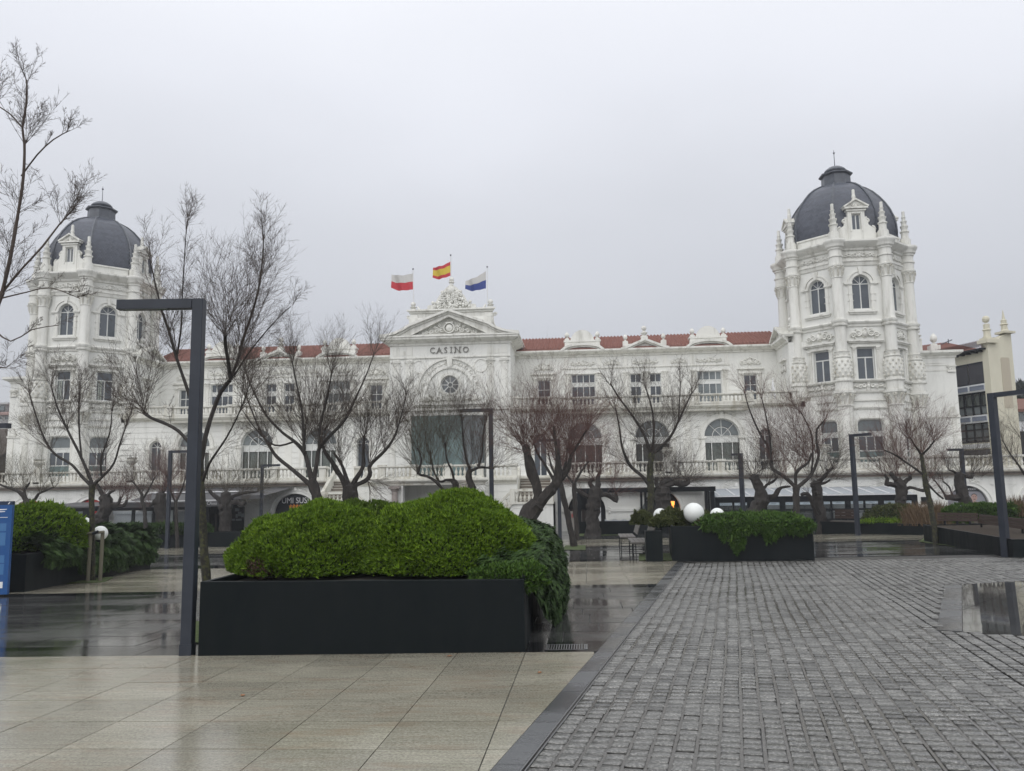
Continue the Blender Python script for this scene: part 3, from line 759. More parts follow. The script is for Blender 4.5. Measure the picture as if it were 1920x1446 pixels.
mb.boxM(Mc, -2.6, 2.6, 11.70, 11.76, -.3, .0)
mb.build('pediment', M_TRIM, CAS)
mb = MB()
blob(mb, Mc, 0, 12.22, .34, .34, -.30, 12); mb.strip(Mc, circ(0, 12.22, .33, 0, 360, 16)[:-1], .06, -.26, -.05, closed=True)
for k in range(5): blob(mb, Mc, -.2+.1*k, 12.68+.02*(2-abs(2-k)), .05, .08, -.2, 5)
mb.boxM(Mc, -.26, .26, 12.55, 12.62, -.22, -.05)
for q in (-1, 1):
    for k, (x, zz, r) in enumerate(((.48, 12.15, .2), (.62, 12.42, .13), (.85, 12.08, .19), (1.2, 12.0, .15), (1.5, 11.94, .12), (1.75, 11.9, .08), (.95, 12.3, .09))):
        scroll(mb, Mc, q*x, zz, r, q*(-1)**k, 1.5, 1.0*k, -.14, .045); blob(mb, Mc, q*(x+.05), zz-.02, r*.5, r*.45, -.17, 6)
mb.build('coat_of_arms', M_TRIM, CAS)
# attic behind the pediment with volutes, crest, ball finials
Ma = FR(U(0), D+1.75); mb = MB()
mb.boxM(Ma, -2.75, 2.75, 11.7, 13.42, 0, .7); cornice(mb, Ma, -2.75, 2.75, [(0, 13.40), (.08, 13.44), (.1, 13.52), (.22, 13.58), (.22, 13.68), (.12, 13.7)])
for q in (-1, 1):
    mb.boxM(Ma, q*2.5-.25, q*2.5+.25, 11.7, 13.36, -.09, .0); mb.boxM(Ma, q*2.5-.3, q*2.5+.3, 13.1, 13.18, -.13, 0); mb.boxM(Ma, q*2.5-.3, q*2.5+.3, 12.42, 12.5, -.13, 0)
    c_ = [(q*2.75, 13.05), (q*2.78, 12.8), (q*2.85, 12.55), (q*3.0, 12.32), (q*3.25, 12.15), (q*3.5, 12.08), (q*3.85, 11.95), (q*4.0, 11.7), (q*2.75, 11.7)]
    mb.poly(Ma, c_, [], -.02, .4, back=True); mb.strip(Ma, c_[:7], .07, -.08, .44)
    scroll(mb, Ma, q*3.4, 11.92, .19, -q, 1.7, 0, -.07, .05); scroll(mb, Ma, q*2.98, 12.0, .13, q, 1.5, 1, -.07, .04)
    scroll(mb, Ma, q*2.9, 13.25, .13, q, 1.5, 0, .1, .06)
    mb.tube([Ma(q*3.95, 11.75, -.1), Ma(q*4.1, 12.0, -.1), Ma(q*4.02, 12.18, -.1)], [.09, .07, .02], 5)
    mb.tube([Ma(q*2.15, 13.7, .1), Ma(q*2.3, 13.95, .1)], [.09, .05], 5, True)
    ballfin(mb, Ma(q*2.6, 13.70, .2), .55, .19)
    mb.boxM(Ma, q*1.4-.75, q*1.4+.75, 13.0, 13.04, -.03, 0)
mb.build('attic_wall', M_TRIM, CAS)
mb = MB(); mb.smooth = False
mb.poly(Ma, [(-1.65, 13.7), (1.65, 13.7), (1.6, 13.98), (1.15, 14.05), (.85, 14.6), (.4, 15.1), (.15, 15.3), (-.15, 15.3), (-.4, 15.1), (-.85, 14.6), (-1.15, 14.05), (-1.6, 13.98)], [], .05, .35, back=True)
q_ = random.Random(9)
for row in range(9):
    zz = 13.82+row*.17; hw = max(.15, 1.25*(1-row/9.5))
    for k in range(int(hw/.10)+1):
        x = -hw+2*hw*(k+.5)/(int(hw/.10)+1)
        c = Ma(x+q_.uniform(-.05, .05), zz+q_.uniform(-.05, .05), 0)
        mb.ball(c, q_.uniform(.07, .14), 6, 4, sz=q_.uniform(.7, 1.3), sy=1.3)
        if q_.random() < .6: scroll(mb, Ma, x, zz, q_.uniform(.08, .15), q_.choice((-1, 1)), 1.5, q_.uniform(0, 6), -.1, .035)
for q in (-1, 1):
    mb.ball(Ma(q*.62, 14.85, .05), .12, 7, 5); mb.ball(Ma(q*.62, 14.62, .05), .13, 7, 5, sz=1.4); mb.tube([Ma(q*.55, 14.7, 0), Ma(q*.35, 14.85, -.05), Ma(q*.2, 14.8, -.1)], [.06, .05, .03], 5)
    mb.ball(Ma(q*1.25, 14.15, .05), .12, 7, 5)
mb.ball(Ma(0, 14.95, .0), .26, 9, 7, sz=1.2); mb.lathe(Ma(0, 15.2, .15), [(.2, 0), (.13, .08), (.12, .25), (.2, .3), (.2, .38)], 8); mb.ball(Ma(0, 15.72, .15), .17, 8, 6)
mb.build('roof_crest', M_TRIM, CAS)
# CASINO, letter by letter
def text_mesh(txt, size, ext, m, name='letter'):
    cu = bpy.data.curves.new('t', 'FONT'); cu.body = txt; cu.size = size; cu.extrude = ext; cu.align_x = 'CENTER'
    cu.resolution_u = 3
    o = bpy.data.objects.new('t', cu); scene.collection.objects.link(o)
    dg = bpy.context.evaluated_depsgraph_get(); me = bpy.data.meshes.new_from_object(o.evaluated_get(dg))
    bpy.data.objects.remove(o); bpy.data.curves.remove(cu)
    me.name = name; me.materials.clear(); me.materials.append(m); return me
def place_text(txt, M, cx, cz, size, m, parent, name='lettering', ext=.01, d=-.02, sx=1.0, th=0.0):
    me = text_mesh(txt, size, ext, m, name)
    o = bpy.data.objects.new(name, me); w = M(cx, cz, d); link(o, parent, w); o.rotation_euler = (PI/2, 0, th); o.scale = (sx, 1, 1); return o
M_LETT = mat('grey_bronze_letters', (.16, .155, .14), .5)
for ch, cx in zip('CASINO', (-1.13, -.68, -.26, .10, .52, 1.06)):
    o = place_text(ch, Mc, cx, 10.60, .54, M_LETT, CAS, 'sign_letter', .03, -.05, .95)
mb = MB()
for cx, ws in ((-.68, (-.17, .17)), (.10, (0,)), (.52, (-.17, .17))):
    for w_ in ws:
        mb.boxM(Mc, cx+w_-.075, cx+w_+.075, 10.598, 10.626, -.082, -.02)
        if cx > 0: mb.boxM(Mc, cx+w_-.075, cx+w_+.075, 10.955, 10.983, -.082, -.02)
mb.build('letter_serifs', M_LETT, CAS)
# glazed porch of the main floor, teal glass
Mg = FR(U(0), D-.3)
w = rect_window(Mg, -2.25, .95, 2.6, 6.42, (.25, .5, .75), (.5,), d=0, t=.03, glass=M_TEAL, mframe=M_TEAL)
w.name = 'glass_porch'
Mg2 = FR(U(.95), D-.3, math.atan2(1.25, 1.25))
w2 = rect_window(Mg2, 0.02, 1.75, 2.6, 6.42, (.5,), (.5,), d=0, t=.03, glass=M_GLASS2, mframe=M_TEAL); w2.name = 'glass_porch'
# ------------------------------------------------ corner towers
CAPM = None
def tower_column_mesh():
    mb = MB(); mb.smooth = True
    mb.lathe((0, 0, 0), [(.42, 0), (.42, 3.9), (.50, 3.95), (.50, 4.02), (.40, 4.05), (.44, 4.35), (.60, 4.68), (.66, 4.72), (.66, 4.86), (.52, 4.90), (.52, 5.38), (.62, 5.44), (.62, 5.52),
        (.47, 5.56), (.44, 5.66), (.52, 5.8), (.55, 6.2), (.52, 6.6), (.44, 6.85), (.50, 6.9), (.50, 6.95), (.42, 7.0), (.42, 7.2), (.46, 7.25), (.34, 7.3), (.33, 8.82), (.44, 8.86), (.46, 8.95), (.40, 9.0), (.48, 9.1), (.48, 9.2), (.37, 9.25),
        (.33, 9.4), (.30, 11.82), (.34, 11.86), (.34, 11.92), (.31, 11.95), (.34, 12.2), (.43, 12.55), (.47, 12.58), (.47, 12.66), (.40, 12.70), (.40, 13.1), (.46, 13.15), (.46, 13.22), (.38, 13.25), (.38, 13.62),
        (.44, 13.62), (.44, 13.70), (.54, 13.78), (.56, 13.88), (.60, 13.98), (.66, 14.06), (.68, 14.16), (.66, 14.22), (.48, 14.26), (.42, 14.3)], 14, caps=False)
    # pinnacle
    mb.lathe((0, 0, 14.3), [(r_*.8, z_) for r_, z_ in [(.42, -.1), (.42, .42), (.36, .44), (.36, .50), (.29, .52), (.29, .86), (.36, .90), (.36, .97), (.24, 1.0), (.26, 1.2), (.32, 1.26), (.32, 1.32), (.19, 1.36), (.20, 1.55), (.25, 1.60), (.25, 1.65), (.14, 1.69), (.14, 1.85), (.18, 1.9), (.12, 1.94), (.12, 2.28), (.09, 2.30)]], 10)
    return mb.mesh('column', M_TRIM)
def capital_mesh():
    mb = MB()
    def ring(z, r, h, n, w, lean):
        for k in range(n):
            a = 2*PI*k/n; c, s_ = math.cos(a), math.sin(a); t = (-s_, c)
            pts = [(r*c, r*s_, z), ((r+lean*.4)*c, (r+lean*.4)*s_, z+h*.6), ((r+lean)*c, (r+lean)*s_, z+h), ((r+lean*1.2)*c, (r+lean*1.2)*s_, z+h*.8)]
            mb.tube(pts, [w, w*1.1, w*.8, w*.3], 4)
    ring(4.05, .40, .32, 10, .05, .12); ring(4.28, .44, .34, 10, .06, .18)          # lower carved capital
    for k in range(8):
        a = 2*PI*(k+.5)/8; M_ = FR(.52*math.cos(a), .52*math.sin(a), a+PI/2)
        scroll(mb, M_, 0, 4.56, .12, 1, 1.3, 0, -.06, .04)
    for k in range(10):
        for j in range(5):
            a = 2*PI*(k+.5*(j % 2))/10; mb.ball((.53*math.cos(a), .53*math.sin(a), 5.78+j*.22), .075, 5, 4, sz=1.3)
    for k in range(8):
        a = 2*PI*k/8; mb.ball((.42*math.cos(a), .42*math.sin(a), 7.1), .05, 5, 4)
    ring(11.95, .33, .26, 8, .045, .10); ring(12.15, .35, .30, 8, .05, .14)
    for k in range(8):
        a = 2*PI*(k+.5)/8; M_ = FR(.42*math.cos(a), .42*math.sin(a), a+PI/2); scroll(mb, M_, 0, 12.46, .09, 1, 1.3, 0, -.03, .03)
    return mb.mesh('capital', M_STAIN)
COLM, CPM = tower_column_mesh(), capital_mesh()
AP = 3.35; A8 = math.cos(PI/8)
def tower(q):
    cx, cy = U(q*25.75), D+3.3
    def octo(mb, prof, m=8, caps=True): mb.lathe((cx, cy, 0), [(r/A8, z) for r, z in prof], 8, ph=PI/8, caps=caps)
    names = []
    core = MB()
    for k in range(8):
        phi = -PI/2+k*PI/4
        th = phi+PI/2; Mf = FR(cx+AP*math.cos(phi), cy+AP*math.sin(phi), th); hw = AP*math.tan(PI/8)
        vis = k in ((0, 1, 7, 2, 6))
        w1 = round_rect(-.76, .76, 3.0, 5.62, .28); w2 = rect_pts(-.52, .52, 8.02, 10.0); w3 = arch_pts(0, .53, 12.40, 13.98)
        core.poly(Mf, rect_pts(-hw, hw, 2.3, 6.35), [w1] if vis else [], 0, .3)
        core.poly(Mf, rect_pts(-hw, hw, 6.35, 11.4), [w2] if vis else [], 0, .3)
        core.poly(Mf, rect_pts(-hw, hw, 11.4, 15.2), [w3] if vis else [], 0, .3)
        if not vis: continue
        # windows
        mb = MB(); d = .16; t = .06
        mb.poly(Mf, [(x*.995, z_) for x, z_ in w1], [round_rect(-.70, .70, 3.06, 5.56, .24)], d, d+.07, back=True)
        for zz in (4.86, 4.60, 3.72): mb.boxM(Mf, -.70, .70, zz-.03, zz+.03, d+.004, d+.066)
        for x in (-.26, .22): mb.boxM(Mf, x-.03, x+.03, 3.75, 4.57, d+.006, d+.064)
        w = mb.build('window', M_FRAME, CAS)
        pane(w, Mf, round_rect(-.68, .68, 4.90, 5.54, .22), d+.035, M_GLASS2)
        for a, b in ((-.68, -.29), (-.23, .19), (.25, .68)): pane(w, Mf, rect_pts(a, b, 3.76, 4.56), d+.035, M_GLASS)
        pane(w, Mf, rect_pts(-.69, .69, 4.63, 4.83), d+.035, M_FRAME, 'panel'); pane(w, Mf, rect_pts(-.69, .69, 3.06, 3.68), d+.035, M_TEAL)
        w = rect_window(Mf, -.52, .52, 8.02, 10.0, (), (), glass=M_GLASS) if False else None
        mb = MB(); frame_bars(mb, Mf, -.515, .515, 8.03, 9.995, .06, d, d+.07); mb.boxM(Mf, -.46, .46, 9.36, 9.43, d+.004, d+.066); mb.boxM(Mf, -.035, .035, 8.09, 9.36, d+.006, d+.064)
        w = mb.build('window', M_FRAME, CAS)
        pane(w, Mf, rect_pts(-.45, .45, 9.44, 9.93), d+.035); pane(w, Mf, rect_pts(-.45, -.045, 8.10, 9.35), d+.035); pane(w, Mf, rect_pts(.045, .45, 8.10, 9.35), d+.035)
        if q < 0: curtain(w, Mf, -.45, -.1, 8.1, 9.4, d+.02, 10)
        arch_window(Mf, 0, .53, 12.40, 13.98, d=.16)
        # trim
        tb = MB()
        tb.strip(Mf, round_rect(-.84, .84, 2.9, 5.70, .3)[1:]+[(-.84, 2.9)], .09, -.05, .02)
        for s in (-1, 1):
            pilaster(tb, Mf, s*.70, .17, 7.95, 10.02, .08, .28); blob(tb, Mf, s*.70, 8.35, .10, .2, -.12, 6)
        tb.boxM(Mf, -.9, .9, 10.02, 10.10, -.12, .02); tb.boxM(Mf, -.82, .82, 10.10, 10.26, -.07, .02); tb.boxM(Mf, -1.0, 1.0, 10.26, 10.34, -.2, .02); tb.boxM(Mf, -1.05, 1.05, 10.34, 10.42, -.28, .02)
        ornament(tb, Mf, 0, 10.82, 1.75, .68, 71, d=-.07); tb.ball(Mf(0, 10.9, -.05), .15, 8, 6)
        ornament(tb, Mf, 0, 7.62, 2.1, .42, 77, d=-.06); blob(tb, Mf, 0, 7.45, .16, .2, -.12, 7)
        tb.strip(Mf, circ(0, 13.98, .63, 0, 180, 14), .17, -.06, .02); tb.strip(Mf, circ(0, 13.98, .77, 0, 180, 14), .06, -.10, .02)
        tb.poly(Mf, [(-.09, 14.53), (.09, 14.53), (.15, 15.0), (-.15, 15.0)], [], -.14, .02)
        for s in (-1, 1):
            tb.boxM(Mf, s*.66-.10, s*.66+.10, 12.3, 13.88, -.05, .02); tb.boxM(Mf, s*.76-.20, s*.76+.20, 13.88, 13.94, -.08, .02); tb.boxM(Mf, s*.78-.25, s*.78+.25, 13.94, 14.04, -.13, .02)
            for zz in (12.9, 13.3): tb.boxM(Mf, s*.66-.17, s*.66+.17, zz, zz+.03, -.065, .02)
        tb.boxM(Mf, -.86, .86, 12.16, 12.26, -.18, .02); tb.boxM(Mf, -.80, .80, 12.06, 12.16, -.10, .02)
        ornament(tb, Mf, 0, 15.74, 1.9, .42, 81, d=-.06)
        tb.build('carved_trim', M_TRIM, CAS)
        # dormer on the axis faces
        if k in (0, 2, 6):
            Md = FR(cx+(AP+.02)*math.cos(phi), cy+(AP+.02)*math.sin(phi), th); db = MB()
            db.poly(Md, rect_pts(-.52, .52, 16.6, 18.66), [rect_pts(-.27, .27, 17.4, 18.42)], 0, .9)
            db.strip(Md, [(-.33, 17.3), (-.33, 18.48), (.33, 18.48), (.33, 17.3)], .08, -.05, .02)
            db.boxM(Md, -.60, .60, 18.60, 18.70, -.08, .9); db.boxM(Md, -.72, .72, 18.74, 18.84, -.16, .9)
            db.strip(Md, [(-.76, 18.86), (0, 19.34), (.76, 18.86)], .10, -.18, .9); db.poly(Md, [(-.7, 18.84), (.7, 18.84), (0, 19.28)], [], -.04, .9)
            for s in (-1, 1):
                scroll(db, Md, s*.18, 19.0, .10, s, 1.4, 0, -.08, .04)
                scroll(db, Md, s*.68, 18.02, .17, s, 1.6, PI/2, .12, .09); scroll(db, Md, s*.95, 17.42, .20, -s, 1.6, PI/2, .12, .09)
                db.poly(Md, [(s*.52, 16.8), (s*1.15, 16.8), (s*1.12, 17.45), (s*.75, 17.7), (s*.62, 18.2), (s*.52, 18.25)], [], .05, .25, back=True)
            db.lathe(Md(0, 19.3, .2), [(.15, 0), (.15, .1), (.10, .14), (.13, .3), (.10, .4), (.09, .72), (.06, .76)], 8)
            dd = db.build('dormer', M_TRIM, CAS)
            wb = MB(); frame_bars(wb, Md, -.265, .265, 17.41, 18.41, .05, .12, .18); wb.boxM(Md, -.03, .03, 17.46, 18.36, .124, .176)
            wb.build('window_frame', M_FRAME, dd)
            pane(dd, Md, rect_pts(-.21, -.035, 17.47, 18.35), .15); pane(dd, Md, rect_pts(.035, .21, 17.47, 18.35), .15)
        else:
            pb = MB(); pb.boxM(Mf, -1.1, 1.1, 16.6, 17.18, .0, .25); pb.boxM(Mf, -1.15, 1.15, 17.18, 17.28, -.06, .31); pb.build('parapet', M_TRIM, CAS)
    core.build('tower_wall', M_WALL, CAS)
    rb = MB()
    octo(rb, [(AP, 6.20), (AP+.08, 6.22), (AP+.14, 6.30), (AP+.14, 6.36), (AP, 6.38)], caps=False)
    octo(rb, [(AP, 6.7), (AP+.10, 6.72), (AP+.10, 6.80), (AP+.02, 6.82)], caps=False); octo(rb, [(AP, 7.2), (AP+.10, 7.22), (AP+.14, 7.3), (AP+.02, 7.34)], caps=False)
    octo(rb, [(AP, 7.84), (AP+.18, 7.88), (AP+.24, 7.96), (AP+.24, 8.0), (AP, 8.02)], caps=False)
    octo(rb, [(AP, 11.26), (AP+.08, 11.3), (AP+.10, 11.42), (AP+.2, 11.50), (AP+.24, 11.58), (AP+.20, 11.66), (AP, 11.7)], caps=False)
    octo(rb, [(AP, 15.1), (AP+.07, 15.12), (AP+.12, 15.3), (AP+.18, 15.36), (AP+.18, 15.42), (AP+.05, 15.44), (AP+.05, 16.02), (AP+.16, 16.08), (AP+.2, 16.18), (AP+.38, 16.3), (AP+.55, 16.44), (AP+.62, 16.52), (AP+.62, 16.62), (AP+.4, 16.68), (AP-.1, 16.7)], caps=True)
    octo(rb, [(AP-.15, 16.69), (AP-.15, 17.22)], caps=True)
    rb.build('tower_cornice', M_TRIM, CAS)
    ang = 0
    for k in range(8):
        a = PI/8+k*PI/4; x, y = cx+3.86*math.cos(a), cy+3.86*math.sin(a)
        o = inst('column', COLM, CAS, (x, y, ZT)); inst('capital', CPM, o, (x, y, ZT))
    # dome: scalloped slates as geometry on eight curved faces
    prof = [(3.12, 17.2), (3.16, 17.8), (3.14, 18.27), (3.05, 18.8), (2.86, 19.37), (2.62, 19.85), (2.34, 20.28), (2.0, 20.70), (1.62, 21.02), (1.2, 21.25), (.9, 21.38)]
    pr = np.array(prof); seg = np.hypot(*np.diff(pr, axis=0).T); cs = np.concatenate([[0], np.cumsum(seg)])
    nrow = 40; V = []; Fc = []
    tt = np.linspace(0, cs[-1], nrow+1); rr = np.interp(tt, cs, pr[:, 0]); zz = np.interp(tt, cs, pr[:, 1])
    for k in range(8):
        phi = -PI/2+k*PI/4; nx, ny = math.cos(phi), math.sin(phi); tx, ty = -ny, nx
        for j in range(nrow):
            hw = rr[j]*math.tan(PI/8); n = max(2, int(round(2*hw/.17)))
            hw2 = rr[j+1]*math.tan(PI/8)
            for i in range(n):
                o_ = .5*(j % 2)
                s0 = -1+2*(i-o_*1)/n; s1 = -1+2*(i+1-o_)/n; s0 = max(-1, s0); s1 = min(1, s1)
                if s1-s0 < .01: continue
                sm = (s0+s1)/2
                def P(s, h, rad, zz_): return (cx+rad*nx+s*h*tx, cy+rad*ny+s*h*ty, zz_)
                e = .035; b = len(V)
                V += [P(s0, hw, rr[j]+.0, zz[j]), P(sm, hw, rr[j]+e, zz[j]-.035), P(s1, hw, rr[j]+.0, zz[j]), P(s1, hw2, rr[j+1]-.005, zz[j+1]), P(s0, hw2, rr[j+1]-.005, zz[j+1])]
                Fc += [(b, b+1, b+4), (b+1, b+3, b+4), (b+1, b+2, b+3)]
    V = np.array(V)-np.array(WO[CAS.name]); o = bpy.data.objects.new('dome', npmesh('dome', V, np.array(Fc), M_SLATE)); link(o, CAS, WO[CAS.name])
    for k in range(8):
        a = PI/8+k*PI/4; mb = MB()
        mb.tube([(cx+(r+.02)/A8*math.cos(a), cy+(r+.02)/A8*math.sin(a), z_) for r, z_ in prof], .07, 5); mb.build('rib', M_LEAD, o)
    mb = MB(); mb.cur = 0
    octo(mb, [(.95, 21.30), (.93, 21.40), (.86, 21.44), (.84, 22.12)])
    octo(mb, [(.88, 22.10), (.99, 22.16), (.99, 22.24), (.8, 22.30), (.62, 22.36)])
    mb.lathe((cx, cy, 0), [(.62, 22.32), (.60, 22.38), (.69, 22.43), (.71, 22.50), (.64, 22.60), (.50, 22.70), (.42, 22.76), (.1, 22.80)], 16)
    mb.build('lantern', M_LEAD, CAS)
    mb = MB(); mb.lathe((cx, cy, 22.7), [(.05, 0), (.03, .1), (.02, 1.0), (.015, 1.3)], 6); mb.ball((cx, cy, 23.80), .07, 8, 6); mb.ball((cx, cy, 22.85), .06, 6, 5); mb.build('spire', M_LEAD, CAS)
tower(1); tower(-1)
# side block beyond each tower
for q in (-1, 1):
    mb = MB(); M5 = FR(U(0), D+5.0); a, b = (29.4, 33.15) if q > 0 else (-33.15, -29.4)
    mb.boxM(M5, a, b, 2.2, 10.3, 0, 8); mb.build('side_wing_wall', M_WALL, CAS)
    mb = MB(); cornice(mb, M5, a, b, [(0, 9.95), (.06, 9.97), (.08, 10.1), (.25, 10.16), (.4, 10.28), (.4, 10.42), (.3, 10.45)])
    mb.boxM(M5, a, b, 9.45, 9.5, -.04, .02); mb.boxM(M5, a+.5, b-.6, 9.6, 9.64, -.03, .02); mb.boxM(M5, a, b, 9.1, 9.14, -.03, .02)
    pilaster(mb, M5, q*32.85, .42, 9.0, 9.42, .07, .36); mb.boxM(M5, q*32.85-.2, q*32.85+.2, 2.4, 5.9, -.06, .02)
    mb.boxM(M5, a, b, 6.0, 6.12, -.10, .02); mb.boxM(M5, q*32.75-.3, q*32.75+.3, 6.12, 6.3, -.13, .02); mb.boxM(M5, q*32.75-.22, q*32.75+.22, 6.3, 6.5, -.10, .02); mb.boxM(M5, q*32.75-.12, q*32.75+.12, 6.5, 6.7, -.10, .02)
    mb.boxM(M5, q*30.9-.2, q*30.9+.2, 10.4, 11.2, -.1, .3); ballfin(mb, M5(q*30.9, 11.2, .1), .8, .22)
    mb.build('side_wing_trim', M_TRIM, CAS)
# ------------------------------------------------ terrace, its wall and arches
Mt = FR(U(0), D+WT)
ARC = [(8.6, 1.1), (12.95, 1.1), (30.1, 1.12), (34.1, 1.12), (-9.05, 1.30), (-26.15, 1.15), (-22.1, 1.1), (17.3, 1.1), (21.6, 1.1), (25.9, 1.1), (-13.6, 1.1), (-17.9, 1.1)]
for a, b in ((-36.0, -4.4), (4.4, 36.0)):
    H_ = [(c, r) for c, r in ARC if a < c < b]
    mb = MB(); mb.poly(Mt, rect_pts(a, b, -1.6, 2.12), [arch_pts(c, r, -1.4, .42 if r < 1.2 else .55, 14, 1.12) for c, r in H_], 0, .5)
    mb.boxM(Mt, a, b, -1.6, 2.3, 1.2, 1.3)
    mb.boxM(Mt, a, b, 2.2, 2.44, .02, 9)
    mb.build('terrace_wall', M_WALL, CAS)
    mb = MB()
    for c, r in H_:
        zs = .42 if r < 1.2 else .55
        mb.strip(Mt, circ(c, zs, 1.12+.10, 0, 180, 18, r+.10), .18, -.07, .02); mb.strip(Mt, circ(c, zs, 1.12+.22, 0, 180, 18, r+.22), .05, -.11, .02)
        for q in (-1, 1):
            scroll(mb, Mt, c+q*(r+.24), zs+.12, .12, q, 1.4, PI/2, -.08, .045); blob(mb, Mt, c+q*(r+.22), zs-.1, .09, .12, -.1, 6)
            scroll(mb, Mt, c+q*.35, zs+1.5, .22, q, 1.6, PI/2, -.05, .04); scroll(mb, Mt, c+q*.62, zs+1.34, .12, -q, 1.4, 0, -.05, .035)
        blob(mb, Mt, c, zs+1.4, .16, .22, -.12, 8)
    xs = sorted([c for c, r in H_]); ed = [a]+xs+[b]
    for i in range(len(ed)-1):
        x0 = ed[i]+(1.25 if i > 0 else .1); x1 = ed[i+1]-(1.25 if i < len(xs) else .1)
        if x1-x0 < .4: continue
        mb.boxM(Mt, x0, x1, .36, .52, -.09, .02); mb.boxM(Mt, x0+.02, x1-.02, .28, .36, -.04, .02)
        for zz in (-.9, -.5, -.1): mb.boxM(Mt, x0+.05, x1-.05, zz+.015, zz+.37, -.03, .01)
        mb.strip(Mt, [(x0+.3, .75), (x1-.3, .75), (x1-.3, 1.45), (x1-.05, 1.62), (x0+.05, 1.62), (x0+.3, 1.45)], .03, -.02, .01, closed=True)
    mb.build('terrace_trim', M_WALL, CAS)
    mb = MB(); cornice(mb, Mt, a, b, [(0, 2.10), (.05, 2.12), (.08, 2.2), (.22, 2.26), (.34, 2.34), (.38, 2.42), (.38, 2.50), (.28, 2.53)], ext=False)
    mb.build('terrace_cornice', M_STAIN, CAS)
    mb = MB(); mb.boxM(Mt, a, b, 2.13, 2.255, -.245, .0); mb.boxM(Mt, a, b, 2.30, 2.33, -.40, -.3); mb.build('cornice_soffit', M_BROWN, CAS)  # brown strips put the shade under the cornice into the colour
pi_ = [7.3+i*3.05 for i in range(10)]
Mr = FR(U(0), D+WT-.12)
balustrade(Mr, 6.9, 35.6, 2.52, .48, [(p, .42) for p in pi_], gap=.232)
balustrade(Mr, -35.6, -6.9, 2.52, .48, [(-p, .42) for p in pi_], gap=.232, sub=False)
for p in (22.4, 13.4, -19.5, -25.6):
    mb = MB(); mb.boxM(Mr, p-.2, p+.2, 2.5, 3.45, -.2, .2); c = Mr(p, 3.45, 0); mb.smooth = True
    mb.lathe(c, [(.22, 0), (.1, .06), (.1, .12), (.3, .3), (.34, .42), (.24, .5), (.3, .56), (.34, .6)], 10); mb.smooth = False
    mb.build('terrace_urn', M_STAIN, CAS)
# arches' dark doors and shop fronts
for c, r in ARC:
    M_ = Mt; zs = .42 if r < 1.2 else .55
    if c in (30.1, 34.1, -26.15, -22.1, -9.05): continue
    mb = MB(); mb.poly(M_, arch_pts(c, r-.01, -1.2, zs, 14, 1.11), [rect_pts(c-.9, c-.5, -1.1, .5), rect_pts(c-.42, c-.02, -1.1, .5), rect_pts(c+.06, c+.46, -1.1, .5)], .3, .36, back=True)
    for i in range(5): mb.strip(M_, [(c, zs+.05), (c+(r-.05)*math.cos(PI*(i+.5)/5), zs+(r-.05)*math.sin(PI*(i+.5)/5))], .03, .28, .30)
    mb.build('door_frame', M_BLACK, CAS)
    mb = MB(); mb.poly(M_, arch_pts(c, r-.02, -1.2, zs, 10, 1.10), [], .42, .44); mb.build('door_pane', M_BAR, CAS)
# central porch block, its opening and columns, flanking stairs
Mp = FR(U(0), D-6.0)
mb = MB(); mb.poly(Mp, rect_pts(-2.95, 3.05, -1.5, 2.12), [rect_pts(-1.5, 1.9, -1.4, 2.02)], 0, .45)
mb.boxM(Mp, -2.95, -2.6, -1.5, 2.12, .45, 4.3); mb.boxM(Mp, 2.7, 3.05, -1.5, 2.12, .45, 4.3); mb.boxM(Mp, -2.6, 2.7, -1.5, 2.1, 2.4, 2.5)
mb.boxM(Mp, -2.95, 3.05, 2.12, 2.3, .02, 4.2)
Mq = FR(U(0), D-4.4)
for a, b in ((3.06, 4.7), (-4.7, -2.96)): mb.boxM(Mq, a, b, -1.5, 2.12, 0, 2.5); mb.boxM(Mq, a, b, 2.12, 2.4, .02, 2.5)
mb.build('porch_wall', M_WALL, CAS)
mb = MB()
for a, b in ((3.06, 4.7), (-4.7, -2.96)): courses(mb, Mq, a, b, -1.2, 2.1, .40, [])
courses(mb, Mp, -2.95, 3.05, -1.2, 2.05, .40, [(-1.6, 2.0, -2, 2.1)])
mb.boxM(Mp, -1.6, -1.5, -1.2, 2.02, -.05, .02); mb.boxM(Mp, 1.9, 2.0, -1.2, 2.02, -.05, .02)
tag(mb.build('wall_courses', M_WALL, CAS), kind='stuff')
mb = MB(); pf = [(0, 2.02), (.05, 2.04), (.07, 2.14), (.2, 2.2), (.28, 2.28), (.28, 2.38), (.2, 2.4)]
cornice(mb, Mp, -2.95, 3.05, pf)
cornice(mb, Mq, 3.3, 4.7, pf, ext=False); cornice(mb, Mq, -4.7, -3.2, pf, ext=False)
mb.build('porch_cornice', M_STAIN, CAS)
M_PINK = mat('pinkish_granite', (.30, .26, .24), .5)
for cx in (-1.88, 2.02):
    mb = MB(); p = Mp(cx, 0, -.35); mb.smooth = True
    mb.lathe((p[0], p[1], -1.0), [(.24, 0), (.24, .15), (.19, .2), (.17, 2.7)], 12); mb.smooth = False
    mb.lathe((p[0], p[1], 1.70), [(.18, 0), (.25, .1), (.27, .16)], 8); mb.box(p[0]-.28, p[0]+.28, p[1]-.28, p[1]+.5, 1.86, 2.0)
    mb.build('porch_column', M_PINK, CAS)
balustrade(FR(U(0), D-6.0+.1), -2.9, 3.0, 2.40, .48, [(-2.7, .36), (-.9, .3), (1.0, .3), (2.8, .36)])
balustrade(FR(U(0), D-4.3), 3.3, 4.75, 2.40, .48, [(4.55, .3)]); balustrade(FR(U(0), D-4.3), -4.75, -3.2, 2.40, .48, [(-4.55, .3)])
